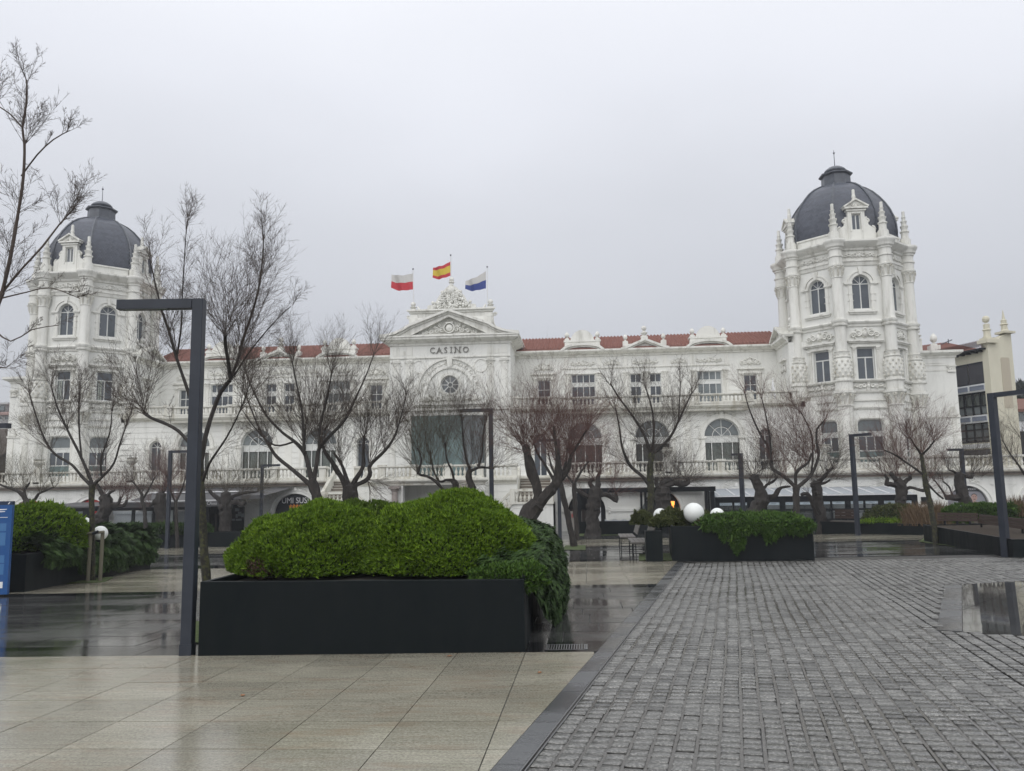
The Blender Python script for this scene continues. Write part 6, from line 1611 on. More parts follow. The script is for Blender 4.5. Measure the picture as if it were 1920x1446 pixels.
# ================================================================== litter bin, benches, globes
pb = atg(1228, 1053); t = thing('litter_bin', 'square dark litter bin left of the planter with the globes', 'litter bin', tuple(pb))
mb = MB(); x, y, z = pb; hh = at(1228, 996, pb.y).z-z; mb.box(x-.225, x+.225, y, y+.42, z-.01, z+hh-.03)
mb.build('bin_body', M_PLANTER, t); mb = MB()
for a, b, c, d in ((-.23, .23, -.004, .04), (-.23, .23, .38, .424), (-.23, -.19, .04, .38), (.19, .23, .04, .38)): mb.box(x+a, x+b, y+c, y+d, z+hh-.03, z+hh)
mb.build('rim', M_PLANTER, t); mb = MB(); mb.box(x-.185, x+.185, y+.045, y+.375, z+hh-.029, z+hh-.012); mb.build('inner_liner', M_BLACK, t)
def bench(label, x, y, ln):
    g = gz(x, y+ln/2); t = thing('bench', label, 'bench', (x, y+ln/2, g), 'slatted benches facing the path')
    for k in range(4):
        mb = MB(); x0 = x-.28+k*.135; mb.box(x0, x0+.12, y, y+ln, g+.41, g+.45); mb.build('seat_slat', M_WOODG, t)
    for k in range(2):
        mb = MB(); z0 = g+.52+k*.17; xx = x+.29+k*.05; mb.add([(xx, y+.05, z0), (xx+.03, y+.05, z0), (xx+.08, y+.05, z0+.155), (xx+.05, y+.05, z0+.155), (xx, y+ln-.05, z0), (xx+.03, y+ln-.05, z0), (xx+.08, y+ln-.05, z0+.155), (xx+.05, y+ln-.05, z0+.155)], [(0, 1, 2, 3), (7, 6, 5, 4), (0, 4, 5, 1), (1, 5, 6, 2), (2, 6, 7, 3), (3, 7, 4, 0)]); mb.build('back_slat', M_WOODG, t)
    for yy in (y+.25, y+ln-.28):
        mb = MB()
        for xx in (x-.25, x+.25): mb.box(xx-.015, xx+.015, yy-.02, yy+.02, gz(xx, yy), g+.41)
        mb.box(x-.235, x+.235, yy-.018, yy+.018, g+.37, g+.405); mb.box(x-.235, x+.235, yy-.015, yy+.015, g+.09, g+.11)
        mb.tube([(x+.25, yy, g+.38), (x+.32, yy, g+.55), (x+.42, yy, g+.82)], .014, 5); mb.build('leg_frame', M_BLACK, t)
bench('slatted grey wood bench nearest the litter bin', 1.62, 24.9, 2.3)
bench('slatted grey wood bench further back along the path', 1.45, 28.9, 2.1)
def benchback(label, pts, z, hgt=.42, n=3, m=M_WOOD, seat=True):
    a, b = Vector(pts[0]), Vector(pts[1]); th = math.atan2(b.y-a.y, b.x-a.x); ln = (b-a).length; Mx = FR(a.x, a.y, th)
    t = thing('bench', label, 'bench', (a.x, a.y, z), 'brown benches set on the planter walls')
    for k in range(n):
        mb = MB(); z0 = z+.12+k*hgt/n; dd = .02*k
        mb.add([Mx(0, z0, dd), Mx(ln, z0, dd), Mx(ln, z0, dd+.04), Mx(0, z0, dd+.04), Mx(0, z0+hgt/n-.012, dd+.02), Mx(ln, z0+hgt/n-.012, dd+.02), Mx(ln, z0+hgt/n-.012, dd+.06), Mx(0, z0+hgt/n-.012, dd+.06)], [(0, 3, 2, 1), (4, 5, 6, 7), (0, 1, 5, 4), (1, 2, 6, 5), (2, 3, 7, 6), (3, 0, 4, 7)])
        mb.build('back_slat', m, t)
    for s in (.25, ln/2, ln-.25):
        mb = MB(); mb.boxM(Mx, s-.03, s+.03, z, z+.13, .0, .05); mb.boxM(Mx, s-.03, s+.03, z+.12, z+.1+hgt, .065, .10); mb.build('bracket', M_BLACK, t)
    if seat:
        for k in range(3): mb = MB(); mb.boxM(Mx, 0, ln, z+.005, z+.035, -.42+k*.13, -.31+k*.13); mb.build('seat_slat', M_WOODG, t)
pa, pb_ = at(1758, 985, 31.0), at(1834, 984, 29.0)
a1, b1, c1, e1_ = at(1758, 984, 30.6), at(1833, 984, 29.6), at(1834, 986, 28.4), at(1921, 992, 24.2)
benchback('dark brown bench back at the far end of the right planter', [(a1.x, 30.6), (b1.x, 29.6)], z5p+.0, .30, seat=False)
benchback('lighter brown bench back at the right edge beside the lamp', [(c1.x, 28.4), (e1_.x, 24.2)], z5p+.0, .30, seat=False)
pa, pb_ = at(1568, 978, 38.6), at(1608, 979, 37.9)
benchback('small brown bench back beside the middle lamp post', [(pa.x, 38.8), (pb_.x+.1, 38.0)], z4p, .42)
def globe(label, px, py, rpx, Y, base=None):
    p = at(px, py, Y); r = rpx*Y/F; t = thing('globe_lamp', label, 'globe lamp', (p.x, Y, p.z-r-.25), 'white globe lamps')
    mb = MB(); mb.smooth = True; mb.ball((p.x, Y, p.z), r, 28, 18); mb.build('globe', M_GLOBE, t)
    mb = MB(); mb.lathe((p.x, Y, p.z-r-.3), [(.05, 0), (.05, .25), (.09, .27), (.09, .34)], 10); mb.build('stem', M_BLACK, t)
globe('biggest white globe in the middle of the right planter', 1301, 962, 18.5, 24.2)
globe('white globe left of the biggest one in the right planter', 1238, 966, 12.5, 25.2)
globe('third white globe half hidden by the reddish shrub', 1345, 966, 13, 24.2)
globe('smallest white globe at the right of the planter', 1388, 970, 9.3, 25.2)
globe('white globe rising behind the left bright mound', 156, 986, 17, 20.2)
globe('white globe right of the supported tree at the left', 188, 1000, 14, 20.4)
globe('small white globe half hidden by the tree guard at the left', 167, 1003, 8.5, 20.4)
# ================================================================== blue information sign
ps = atg(13, 1118); t = thing('information_sign', 'tall blue information panel cut by the left edge', 'information sign', tuple(ps))
xs1 = ps.x+.02; Y_ = ps.y; zt = at(22, 940, Y_).z; zb_ = ps.z+.04
M_BLUE = mat('blue_sign_enamel', (.008, .075, .25), .35); M_BLUED = mat('dark_blue_header', (.008, .022, .06), .35); M_BLUEL = mat('light_blue_print', (.05, .16, .36), .4)
Msg = FR(xs1, Y_, .10)
mb = MB(); mb.boxM(Msg, -1.25, 0, zb_, zt, -.04, .04); mb.build('panel', M_BLUE, t)
mb = MB(); mb.boxM(Msg, -1.25, 0.002, zt-.075, zt+.002, -.043, .043); mb.build('header', M_BLUED, t)
mb = MB(); mb.poly(Msg, [(-.095, zt-.06), (-.07, zt-.06), (-.045, zt-.02), (-.06, zt-.012)], [], -.046, -.043)
mb.boxM(Msg, -.3, -.08, zt-.34+.0, zt-.33, -.043, -.04)
mb.poly(Msg, [(-.4, zt-.20), (-.12, zt-.175), (-.10, zt-.16), (-.4, zt-.16)], [], -.043, -.04); mb.poly(Msg, [(-.4, zt-.235), (-.15, zt-.22), (-.14, zt-.205), (-.4, zt-.21)], [], -.043, -.04)
mb.build('white_print', M_SIGNW, t)
mb = MB()
for a, b in ((.46, .62), (.65, .92), (1.12, 1.28), (1.30, 1.52)): mb.boxM(Msg, -.6, -.10, zt-b, zt-a, -.0425, -.04)
mb.build('map_print', M_BLUEL, t)
mb = MB(); mb.boxM(Msg, -.6, -.10, zb_+.13, zb_+.26, -.0425, -.04); mb.build('footer_strip', M_SIGNW, t)
mb = MB()
for x in (-.15, -1.1): mb.boxM(Msg, x-.05, x+.05, zb_-.09, zb_, -.05, .05)
mb.build('foot', M_BLACK, t)
# tree guard
pg = atg(174, 1090); t = thing('tree_guard', 'wooden posts and rail guarding the small tree at the left', 'tree guard', tuple(pg))
for px, py, dy in ((164.5, 1091, -.1), (187.5, 1090, 0), (178, 1084, .75)):
    b = atg(px, py); mb = MB(); zt_ = b.z+1.22; mb.tube([(b.x, b.y, b.z-.02), (b.x+.01, b.y, zt_)], .045, 8, True); mb.build('post', M_POST, t)
a, b = atg(164.5, 1091), atg(187.5, 1090)
mb = MB(); mb.tube([(a.x-.06, a.y-.05, a.z+1.18), (b.x+.08, b.y-.05, b.z+1.21)], .035, 6, True); mb.build('rail', M_POST, t)
mb = MB(); mb.tube([(a.x+.1, a.y-.08, a.z+1.17), (b.x-.05, b.y-.08, b.z+1.22)], .04, 6, True); mb.build('rubber_strap', M_BLACK, t)
# ================================================================== restaurant terraces
def pxbar(mb, px0, px1, py0, py1, Y, dep=.12):
    a = at(px0, (py0+py1)/2, Y); b = at(px1, (py0+py1)/2, Y); c = at((px0+px1)/2, py0, Y); d = at((px0+px1)/2, py1, Y); mb.box(a.x, b.x, Y, Y+dep, d.z, c.z)
Yp = 44.2; p = at(1210, 1000, Yp)
PG = thing('pergola_terrace', 'black framed open pergola terrace in front of the bar arches', 'pergola', (p.x, Yp, gz(p.x, Yp)))
x0, x1 = at(1082, 920, Yp).x, at(1342, 920, Yp).x; zt = at(1210, 914, Yp).z; zb_ = at(1210, 923, Yp).z
mb = MB(); mb.box(x0, x1, Yp, Yp+.2, zb_, zt); mb.build('beam', M_BLACK, PG); mb = MB(); mb.box(x0, x1, Yp+4.2, Yp+4.4, zb_, zt); mb.build('beam', M_BLACK, PG)
for x in (x0+.1, x1-.15): mb = MB(); mb.box(x-.1, x+.1, Yp+.2, Yp+4.2, zb_+.01, zt-.01); mb.build('side_beam', M_BLACK, PG)
for k in range(7): mb = MB(); x = x0+(x1-x0)*(k+.5)/7; mb.box(x-.03, x+.03, Yp+.2, Yp+4.2, zb_+.03, zt-.03); mb.build('roof_rafter', M_BLACK, PG)
for px, w in ((1085, .16), (1211, .12), (1223, .10), (1325, .14), (1337, .2)):
    mb = MB(); p = at(px, 950, Yp); mb.box(p.x-w/2, p.x+w/2, Yp+.01, Yp+.19, gz(p.x, Yp)-.3, zb_-.002); mb.build('post', M_BLACK, PG)
for px in (1203, 1330, 1088):
    mb = MB(); p = at(px, 950, Yp+4.2); mb.box(p.x-.06, p.x+.06, Yp+4.2, Yp+4.35, gz(p.x, Yp)-.3, zb_-.002); mb.build('post', M_BLACK, PG)
mb = MB(); z0 = at(1160, 977, Yp).z; mb.box(at(1078, 990, Yp).x, at(1252, 990, Yp).x, Yp-.3, Yp-.22, gz(0, Yp)-.4, z0); mb.box(at(1113, 990, 42).x, at(1258, 990, 42).x, 42, 42.08, -1.2, at(1160, 977, 42).z-.0); mb.build('screen_wall', M_PLANTER, PG)
mb = MB()
for k in range(5):
    p = at(1331+k*2.2, 945, Yp+.6); mb.box(p.x-.015, p.x+.015, Yp+.5, Yp+.53, -.3, zb_-.05)
mb.build('folded_panel', M_GLASS2, PG)
for px0, px1 in ((1134, 1152), (1153, 1170), (1172, 1184)):
    a, b = at(px0, 977, 45.3), at(px1, 977, 45.3); t = thing('wicker_chair', 'pale curved chair back showing over the dark screen, '+{1134: 'leftmost', 1153: 'middle', 1172: 'rightmost'}[px0]+' of three', 'chair', (a.x, 45.3, -.9), 'pale chairs on the pergola terrace')
    mb = MB(); pts = [((a.x+(b.x-a.x)*i/8), 45.3-.1*math.sin(PI*i/8), a.z+.10-.08*math.sin(PI*i/8)) for i in range(9)]; vs = []
    for q_ in pts: vs += [(q_[0], q_[1], q_[2]-.45), q_, (q_[0], q_[1]+.04, q_[2]), (q_[0], q_[1]+.04, q_[2]-.45)]
    mb.add(vs, [(4*i+j, 4*i+4+j, 4*i+4+(j+1) % 4, 4*i+(j+1) % 4) for i in range(8) for j in range(4)]); mb.build('backrest', M_AWN, t)
    mb = MB(); mb.box(a.x+.03, b.x-.03, 44.85, 45.28, a.z-.4, a.z-.34); mb.build('seat', M_AWN, t)
    for xx in (a.x+.05, b.x-.08):
        for yy in (44.9, 45.22): mb = MB(); mb.box(xx, xx+.03, yy, yy+.03, -1.05, a.z-.4); mb.build('leg', M_BLACK, t)
# glazed enclosure with white awning
Ye = 45.6; p = at(1530, 975, Ye); EN = thing('glazed_terrace', 'long black framed glass terrace under a white striped awning', 'glass terrace', (p.x, Ye, gz(p.x, Ye)))
ex0, ex1 = at(1342, 940, Ye).x, at(1719, 935, Ye).x
def ez(py, px=1530): return at(px, py, Ye).z
ztf, zwt, zwb, zw2t, zw2b = ez(930), ez(940.5), ez(954), ez(957.5), ez(972.5)
mb = MB(); mb.box(ex0, ex1, Ye, Ye+.12, zwt, ztf); mb.build('top_rail', M_BLACK, EN)
mb = MB(); mb.box(ex0, ex1, Ye+.01, Ye+.11, zw2t, zwb); mb.build('middle_rail', M_BLACK, EN)
mb = MB(); mb.box(ex0, ex1, Ye, Ye+.12, -1.3, zw2b); mb.build('base_wall', M_PLANTER, EN)
mods = [1344, 1406, 1467.5, 1528, 1590, 1652.5, 1716]
M_STRIPP = mat('pale_blue_sticker', (.50, .58, .64), .5); M_INK = mat('blue_grey_print', (.10, .14, .20), .5)
for i, px in enumerate(mods):
    mb = MB(); x = at(px, 945, Ye).x; w = .14; mb.box(x-w, x+w, Ye-.01, Ye+.13, -1.3, ztf-.004); mb.build('post', M_BLACK, EN)
for i in range(len(mods)-1):
    xa, xb = at(mods[i], 945, Ye).x+.14, at(mods[i+1], 945, Ye).x-.14; xm = (xa+xb)/2
    mb = MB(); mb.box(xm-.045, xm+.045, Ye+.005, Ye+.115, zw2b, zwt); mb.build('mullion', M_BLACK, EN)
    for a, b in ((xa, xm-.045), (xm+.045, xb)):
        for c, d in ((zwb, zwt), (zw2b, zw2t)):
            mb = MB(); mb.box(a, b, Ye+.05, Ye+.062, c, d); mb.build('pane', M_CLEAR2, EN)
        mb = MB(); mb.box(a+.02, b-.02, Ye+.035, Ye+.045, zwt-.15, zwt-.005); st = mb.build('window_sticker', M_STRIPP, EN)
        o = place_text('Cafe Restaurante' if (a < xm-.5 or True) and a == xa else 'cafeteria', FR(0, Ye), (a+b)/2, zwt-.115, .10 if a == xa else .11, M_INK, st, 'lettering', .001, .032, .8)
mb = MB(); yA, zA, yB, zB = Ye-.05, ztf+.02, D+WT-.1, at(1530, 915, 48.6).z
n = 24
for k in range(n):
    a = ex0+(ex1-ex0-.1)*k/n; b = ex0+(ex1-ex0-.1)*(k+1)/n-.002; mb.cur = 0
    mb.add([(a, yA, zA), (b, yA, zA), (b, yB, zB), (a, yB, zB), (a, yA, zA+.03), (b, yA, zA+.03), (b, yB, zB+.03), (a, yB, zB+.03)], [(0, 3, 2, 1), (4, 5, 6, 7), (0, 1, 5, 4), (2, 3, 7, 6), (1, 2, 6, 5), (3, 0, 4, 7)])
mb.build('awning', [M_AWN], EN)
for k in range(13):
    a = ex0+(ex1-ex0)*(k+.3)/13; mb = MB(); mb.tube([(a, yA-.02, zA+.05), (a+.0, yB, zB+.05)], .035, 5); mb.build('awning_rib', M_WHITE, EN)
mb = MB(); mb.box(ex0, ex1-.1, yA-.06, yA, zA-.01, zA+.06); mb.build('awning_front_bar', M_WHITE, EN)
# inside: tables and chair backs reading as grey shapes
for k, px in enumerate((1385, 1440, 1500, 1560, 1620, 1690)):
    a = at(px, 965, 47.2); t = thing('cafe_table', 'grey cafe table inside the glass terrace, number of bay from the left: '+('first', 'second', 'third', 'fourth', 'fifth', 'sixth')[k], 'table', (a.x, 47.2, gz(a.x, 47)), 'tables inside the glass terrace')
    mb = MB(); mb.box(a.x-.5, a.x+.5, 46.9, 47.6, gz(a.x, 47)+.72, gz(a.x, 47)+.76); mb.build('table_top', M_GREYAWN, t); mb = MB(); mb.box(a.x-.05, a.x+.05, 47.2, 47.3, gz(a.x, 47), gz(a.x, 47)+.72); mb.build('leg', M_BLACK, t)
# the darker enclosure at the left
Yl = 44.5; p = at(300, 985, Yl); EL = thing('glazed_terrace', 'dark framed glass terrace under grey awnings at the left', 'glass terrace', (p.x, Yl, gz(p.x, Yl)))
def lz(py, px=280): return at(px, py, Yl).z
def lx(px): return at(px, 965, Yl).x
mb = MB(); mb.box(lx(60), lx(392), Yl, Yl+.2, lz(957), lz(948)); mb.build('top_rail', M_BLACK, EL)
mb = MB(); mb.box(lx(60), lx(400), Yl, Yl+.12, -1.7, lz(988)); mb.build('base_wall', M_PLANTER, EL)
for px, w in ((128, .3), (163, .5), (200, .12), (249, .14), (290, .25), (328, .2), (352, .2), (387, .25)):
    mb = MB(); x = lx(px); mb.box(x-w/2, x+w/2, Yl-.01, Yl+.15, -1.7, lz(950)); mb.build('post', M_BLACK, EL)
for a, b, m in ((130, 160, M_GLASS2), (213, 247, M_CLEAR2), (251, 288, M_CLEAR2), (293, 326, M_GLASS2), (331, 350, M_CLEAR2), (355, 385, M_CLEAR2)):
    mb = MB(); mb.box(lx(a), lx(b), Yl+.05, Yl+.06, lz(988), lz(957)); mb.build('pane', m, EL)
for a, b in ((215, 246), (254, 284), (332, 348)):
    mb = MB(); mb.box(at(a, 960, 46.8).x, at(b, 960, 46.8).x, 46.8, 46.85, -1.4, at(a, 960, 46.8).z); mb.box(at(a, 960, 46.8).x-.05, at(b, 960, 46.8).x+.05, 46.7, 46.8, at(a, 964, 46.8).z, at(a, 959, 46.8).z); mb.build('white_blind', M_AWN, EL)
mb = MB(); mb.add([(lx(60), Yl-.1, lz(949)), (lx(175), Yl-.1, lz(949)), (lx(165), Yl+4, lz(941)), (lx(60), Yl+4, lz(941))], [(0, 1, 2, 3)]); mb.box(lx(60), lx(176), Yl-.12, Yl-.05, lz(951), lz(948)); mb.build('flat_roof', M_GREYAWN, EL)
AWL = [(240, 412, 918, 927, 930, 946)]
mb = MB(); yw = D+WT-.15
xa, xb = lx(236), lx(412)
zt_, zf_ = at(300, 918, yw).z, lz(944)
mb.add([(xa, yw, zt_), (xb, yw, zt_), (xb+.2, Yl-.3, zf_), (xa, Yl-.3, zf_), (xa, yw, zt_+.04), (xb, yw, zt_+.04), (xb+.2, Yl-.3, zf_+.04), (xa, Yl-.3, zf_+.04)], [(0, 1, 2, 3), (7, 6, 5, 4), (0, 4, 5, 1), (1, 5, 6, 2), (2, 6, 7, 3), (3, 7, 4, 0)])
mb.box(xa, xb+.2, Yl-.34, Yl-.3, zf_-.22, zf_+.04)
mb.build('awning', M_GREYAWN, EL)
mb = MB()
for f in (.35, ): 
    yy = yw+(Yl-.3-yw)*f; zz = zt_+(zf_-zt_)*f
    mb.box(xa, xb, yy-.25, yy+.0, zz+.05+.0, zz+.12)
mb.box(xa, xb, Yl-.5, Yl-.42, zf_+.10, zf_+.16); mb.build('awning_stripe', M_WHITE, EL)
o = place_text('CAmo', FR(0, Yl-.35), lx(402), zf_-.02-.10, .24, M_SIGNW, EL, 'lettering', .005, 0, .9)
xa, xb = lx(414), lx(500); mb = MB(); mb.add([(xa, yw, zt_), (xb, yw, zt_), (xb-.6, Yl+1.2, zf_+.35), (xa, Yl+1.2, zf_+.35)], [(0, 1, 2, 3)]); mb.box(xa, xb-.6, Yl+1.16, Yl+1.2, zf_+.15, zf_+.37); mb.build('awning', M_GREYAWN, EL)
# dark shop front right of it
mb = MB(); xx0, xx1 = at(384, 970, 47.5).x, at(466, 970, 47.5).x; mb.box(xx0, at(402, 970, 47.5).x, 47.5, 47.6, -1.6, at(400, 940, 47.5).z); mb.box(at(408, 970, 47.5).x, at(414, 970, 47.5).x, 47.5, 47.6, -1.6, at(400, 950, 47.5).z)
mb.box(at(440, 970, 47.5).x, at(457, 970, 47.5).x, 47.5, 47.6, -1.6, at(445, 951, 47.5).z); mb.build('shop_front', M_BLACK, EL)
mb = MB()
for px, py, w, h in ((441, 953, 7, 6), (446, 960, 6, 8), (452, 963, 5, 7), (442, 964, 4, 7), (431, 973, 9, 3.5), (442, 973, 11, 3.5)):
    a = at(px, py, 47.4); b = at(px+w, py+h, 47.4); mb.box(a.x, b.x, 47.40, 47.45, b.z, a.z)
mb.build('menu_sheets', M_GLASS2, EL)
mb = MB(); a = at(375, 985, 44.0); b = at(420, 985, 44.0); mb.box(lx(300), lx(478), Yl-.6, Yl-.5, -1.6, lz(995, 440)); mb.build('screen_wall', M_PLANTER, EL)
# ================================================================== trees
def gnarl(mb, pts, rad, n=9, seed=0, amp=.12):
    """a limb with swellings and knots: rings resampled along the polyline"""
    q = random.Random(seed); P = [Vector(p) for p in pts]; out = []; rr = []
    for i in range(len(P)-1):
        k = max(2, int((P[i+1]-P[i]).length/.12)); k = min(k, 14)
        for j in range(k):
            t = j/k; p0 = P[max(i-1, 0)]; p1 = P[i]; p2 = P[i+1]; p3 = P[min(i+2, len(P)-1)]
            pt = .5*((2*p1)+(p2-p0)*t+(2*p0-5*p1+4*p2-p3)*t*t+(3*p1-p0-3*p2+p3)*t**3); out.append(pt); rr.append(rad[i]+(rad[i+1]-rad[i])*t)
    out.append(P[-1]); rr.append(rad[-1]); m = len(out); vs = []
    ph = [q.uniform(0, 6) for _ in range(4)]
    up = Vector((.1, .95, .25)); 
    for i in range(m):
        t = (out[min(i+1, m-1)]-out[max(i-1, 0)]).normalized(); a = t.cross(up)
        if a.length < .15: a = t.cross(Vector((1, 0, 0)))
        a.normalize(); b = t.cross(a)
        for k in range(n):
            an = 2*PI*k/n; r = rr[i]*(1+amp*math.sin(an*3+i*.9+ph[0])+amp*.7*math.sin(an*2-i*1.7+ph[1])+amp*.6*math.sin(i*2.3+ph[2]))
            vs.append(out[i]+a*(r*math.cos(an))+b*(r*math.sin(an)))
    vs += [out[0], out[-1]+(out[-1]-out[-2]).normalized()*rr[-1]*.5]
    fs = [(i*n+k, i*n+(k+1) % n, (i+1)*n+(k+1) % n, (i+1)*n+k) for i in range(m-1) for k in range(n)]
    fs += [((m-1)*n+k, (m-1)*n+(k+1) % n, len(vs)-1) for k in range(n)]
    mb.add(vs, fs)
class Tw:
    """thin twigs as three-sided tubes, gathered for one mesh"""
    def __init__(s, seed): s.q = np.random.default_rng(seed); s.pts = []; s.rad = []
    def grow(s, p, d, L_, r, lv, spec):
        q = s.q; n = spec['seg'][lv]; P = [p]; step = L_/n; d = d/np.linalg.norm(d); rr = [r]
        kink = spec.get('kink', .16)
        for i in range(n):
            d = d+q.normal(size=3)*kink+np.array([0, 0, spec['up'][lv]]); d /= np.linalg.norm(d)
            p = p+d*step; P.append(p); rr.append(r*(1-(i+1)/n*.72))
        s.pts.append(P); s.rad.append(rr)
        if lv+1 >= len(spec['seg']): return
        m = spec['n'][lv+1]; m = int(m*q.uniform(.75, 1.25)+.5)
        for j in range(m):
            t = q.uniform(spec.get('t0', .15), 1.0)*n; i = min(int(t), n-1); f = t-i; b = P[i]*(1-f)+P[i+1]*f; dd = P[i+1]-P[i]; dd = dd/np.linalg.norm(dd)
            o = q.normal(size=3); o -= dd*o.dot(dd); o /= np.linalg.norm(o)+1e-9; a = spec['ang'][lv+1]*q.uniform(.6, 1.3)
            nd = dd*math.cos(a)+o*math.sin(a); nd[1] *= .8
            s.grow(b, nd, L_*spec['len'][lv+1]*q.uniform(.6, 1.25)*(1.15-.5*t/n), max(rr[i]*spec['rr'], .0020), lv+1, spec)
    def mesh(s, name, m, org):
        from collections import defaultdict
        G_ = defaultdict(list); GR_ = defaultdict(list)
        for P, r in zip(s.pts, s.rad): G_[len(P)].append(P); GR_[len(P)].append(r)
        V = []; Fq = []; b = 0
        for k in G_:
            P = np.array(G_[k]); r = np.array(GR_[k]); N_ = len(P)
            T = np.empty_like(P); T[:, 1:-1] = P[:, 2:]-P[:, :-2]; T[:, 0] = P[:, 1]-P[:, 0]; T[:, -1] = P[:, -1]-P[:, -2]
            T /= np.linalg.norm(T, axis=2)[..., None]+1e-9
            A = np.cross(T, np.array([.2, .93, .3])); A /= np.linalg.norm(A, axis=2)[..., None]+1e-9; B = np.cross(T, A)
            ring = np.stack([P+(A*math.cos(a)+B*math.sin(a))*r[..., None] for a in (0, 2*PI/3, 4*PI/3)], 2)
            V.append(ring.reshape(-1, 3)); idx = np.arange(N_*k*3).reshape(N_, k, 3)+b
            for j in range(3):
                Fq.append(np.stack([idx[:, :-1, j], idx[:, :-1, (j+1) % 3], idx[:, 1:, (j+1) % 3], idx[:, 1:, j]], -1).reshape(-1, 4))
            b += N_*k*3
        me = npmesh(name, np.concatenate(V)-np.array(org), np.concatenate(Fq), m, smooth=True); return me
YOUNG = dict(seg=(7, 4, 2), n=(0, 7, 4), len=(1, .48, .5), ang=(0, .55, .6), up=(.10, .07, .04), rr=.55, kink=.09, t0=.12)
POLL = dict(seg=(6, 3, 2), n=(0, 9, 4), len=(1, .58, .45), ang=(0, .58, .6), up=(.05, .04, .02), rr=.6, kink=.10, t0=.1)
NTREE = [0]
def tree(label, Y, limbs, tips, spec=YOUNG, tw=M_TWIG, bark=M_BARK, seed=1, yspread=.5, group='bare trees on the plaza', root=None, lenj=1.0, rtw=None, knots=0, name='bare_tree', ground=True, cat='tree', along=5):
    """limbs: polylines of (px, py, width_px) at depth Y; the first is the trunk. tips: (limb index or None, px, py, length_px, number, spread deg, lean)"""
    q = random.Random(seed); s = Y/F; mb = MB(); Pw = []
    for li, lb in enumerate(limbs):
        pts = []; rad = []; dy = 0; sl = 0 if li == 0 else q.uniform(-1, 1)*yspread*.45
        for i, (px, py, w) in enumerate(lb):
            dyy = sl*(i/max(1, len(lb)-1)); p = at(px, py, Y+dyy)
            if li == 0 and i == 0 and ground: p.z = gz(p.x, Y)-.05
            pts.append(p); rad.append(w*s/2*(1 if li == 0 else .84))
        Pw.append((pts, rad))
        gnarl(mb, pts, rad, 9 if li == 0 else 7, seed*13+li, .10 if rad[0] > .08 else .06)
        if li == 0: MBfirst = list(mb.f)
        for k in range(knots if rad[0] > .06 else 0):
            i = q.randrange(1, len(pts)); c = pts[i-1].lerp(pts[i], q.random()); o = Vector((q.uniform(-1, 1), -q.random(), q.uniform(-.5, 1))).normalized()*rad[i]*.8
            mb.ball(c+o, rad[i]*q.uniform(.35, .6), 7, 5)
    base = Pw[0][0][0]; t = thing(name, label, cat, (base.x, Y, gz(base.x, Y)), group); org = WO[t.name]
    mb.smooth = True; mb.sm = [True]*len(mb.f)
    if bark is M_BARKM:
        k = len(MBfirst); mb.cur = 0
        mb.m = [0]*k+[1]*(len(mb.f)-k); mb.build('trunk', [M_BARKM, M_BARK], t)
    else: mb.build('trunk', bark, t)
    tws = Tw(seed)
    for (px, py, L_, n, fan, lean, wpx) in tips:
        n = int(n*1.6+.5)
        p = at(px, py, Y); r0 = (rtw or .010)*.66
        for k in range(n):
            a = math.radians(lean+fan*(-1+2*(k+.5)/n)+q.uniform(-7, 7)); dy = q.uniform(-.55, .55)
            d = np.array([math.sin(a), dy, math.cos(a)]); ln = L_*s*q.uniform(.62, 1.12)*lenj
            tws.grow(np.array(p)+np.array([q.uniform(-1, 1), q.uniform(-1, 1)*.8, q.uniform(-1, 1)])*wpx*s*.5, d, ln, r0*q.uniform(.8, 1.3), 0, spec)
    # shoots along the limbs
    for li, (pts, rad) in enumerate(Pw):
        if li == 0 or along == 0: continue
        for k in range(along):
            i = q.randrange(max(1, len(pts)//2), len(pts)); f = q.random(); p = pts[i-1].lerp(pts[i], f); dd = (pts[i]-pts[i-1]).normalized()
            d = dd*.8+Vector((q.uniform(-.6, .6), q.uniform(-.6, .6), q.uniform(0, .9))); ln = min(tips[0][2], 150)*s*.5*q.uniform(.5, 1.1)
            tws.grow(np.array(p), np.array(d), ln, (rtw or .010)*.6, 0, spec)
    if tws.pts:
        o = bpy.data.objects.new('twigs', tws.mesh('twigs', tw, org)); link(o, t, org)
    NTREE[0] += sum(len(p) for p in tws.pts)*6
    return t
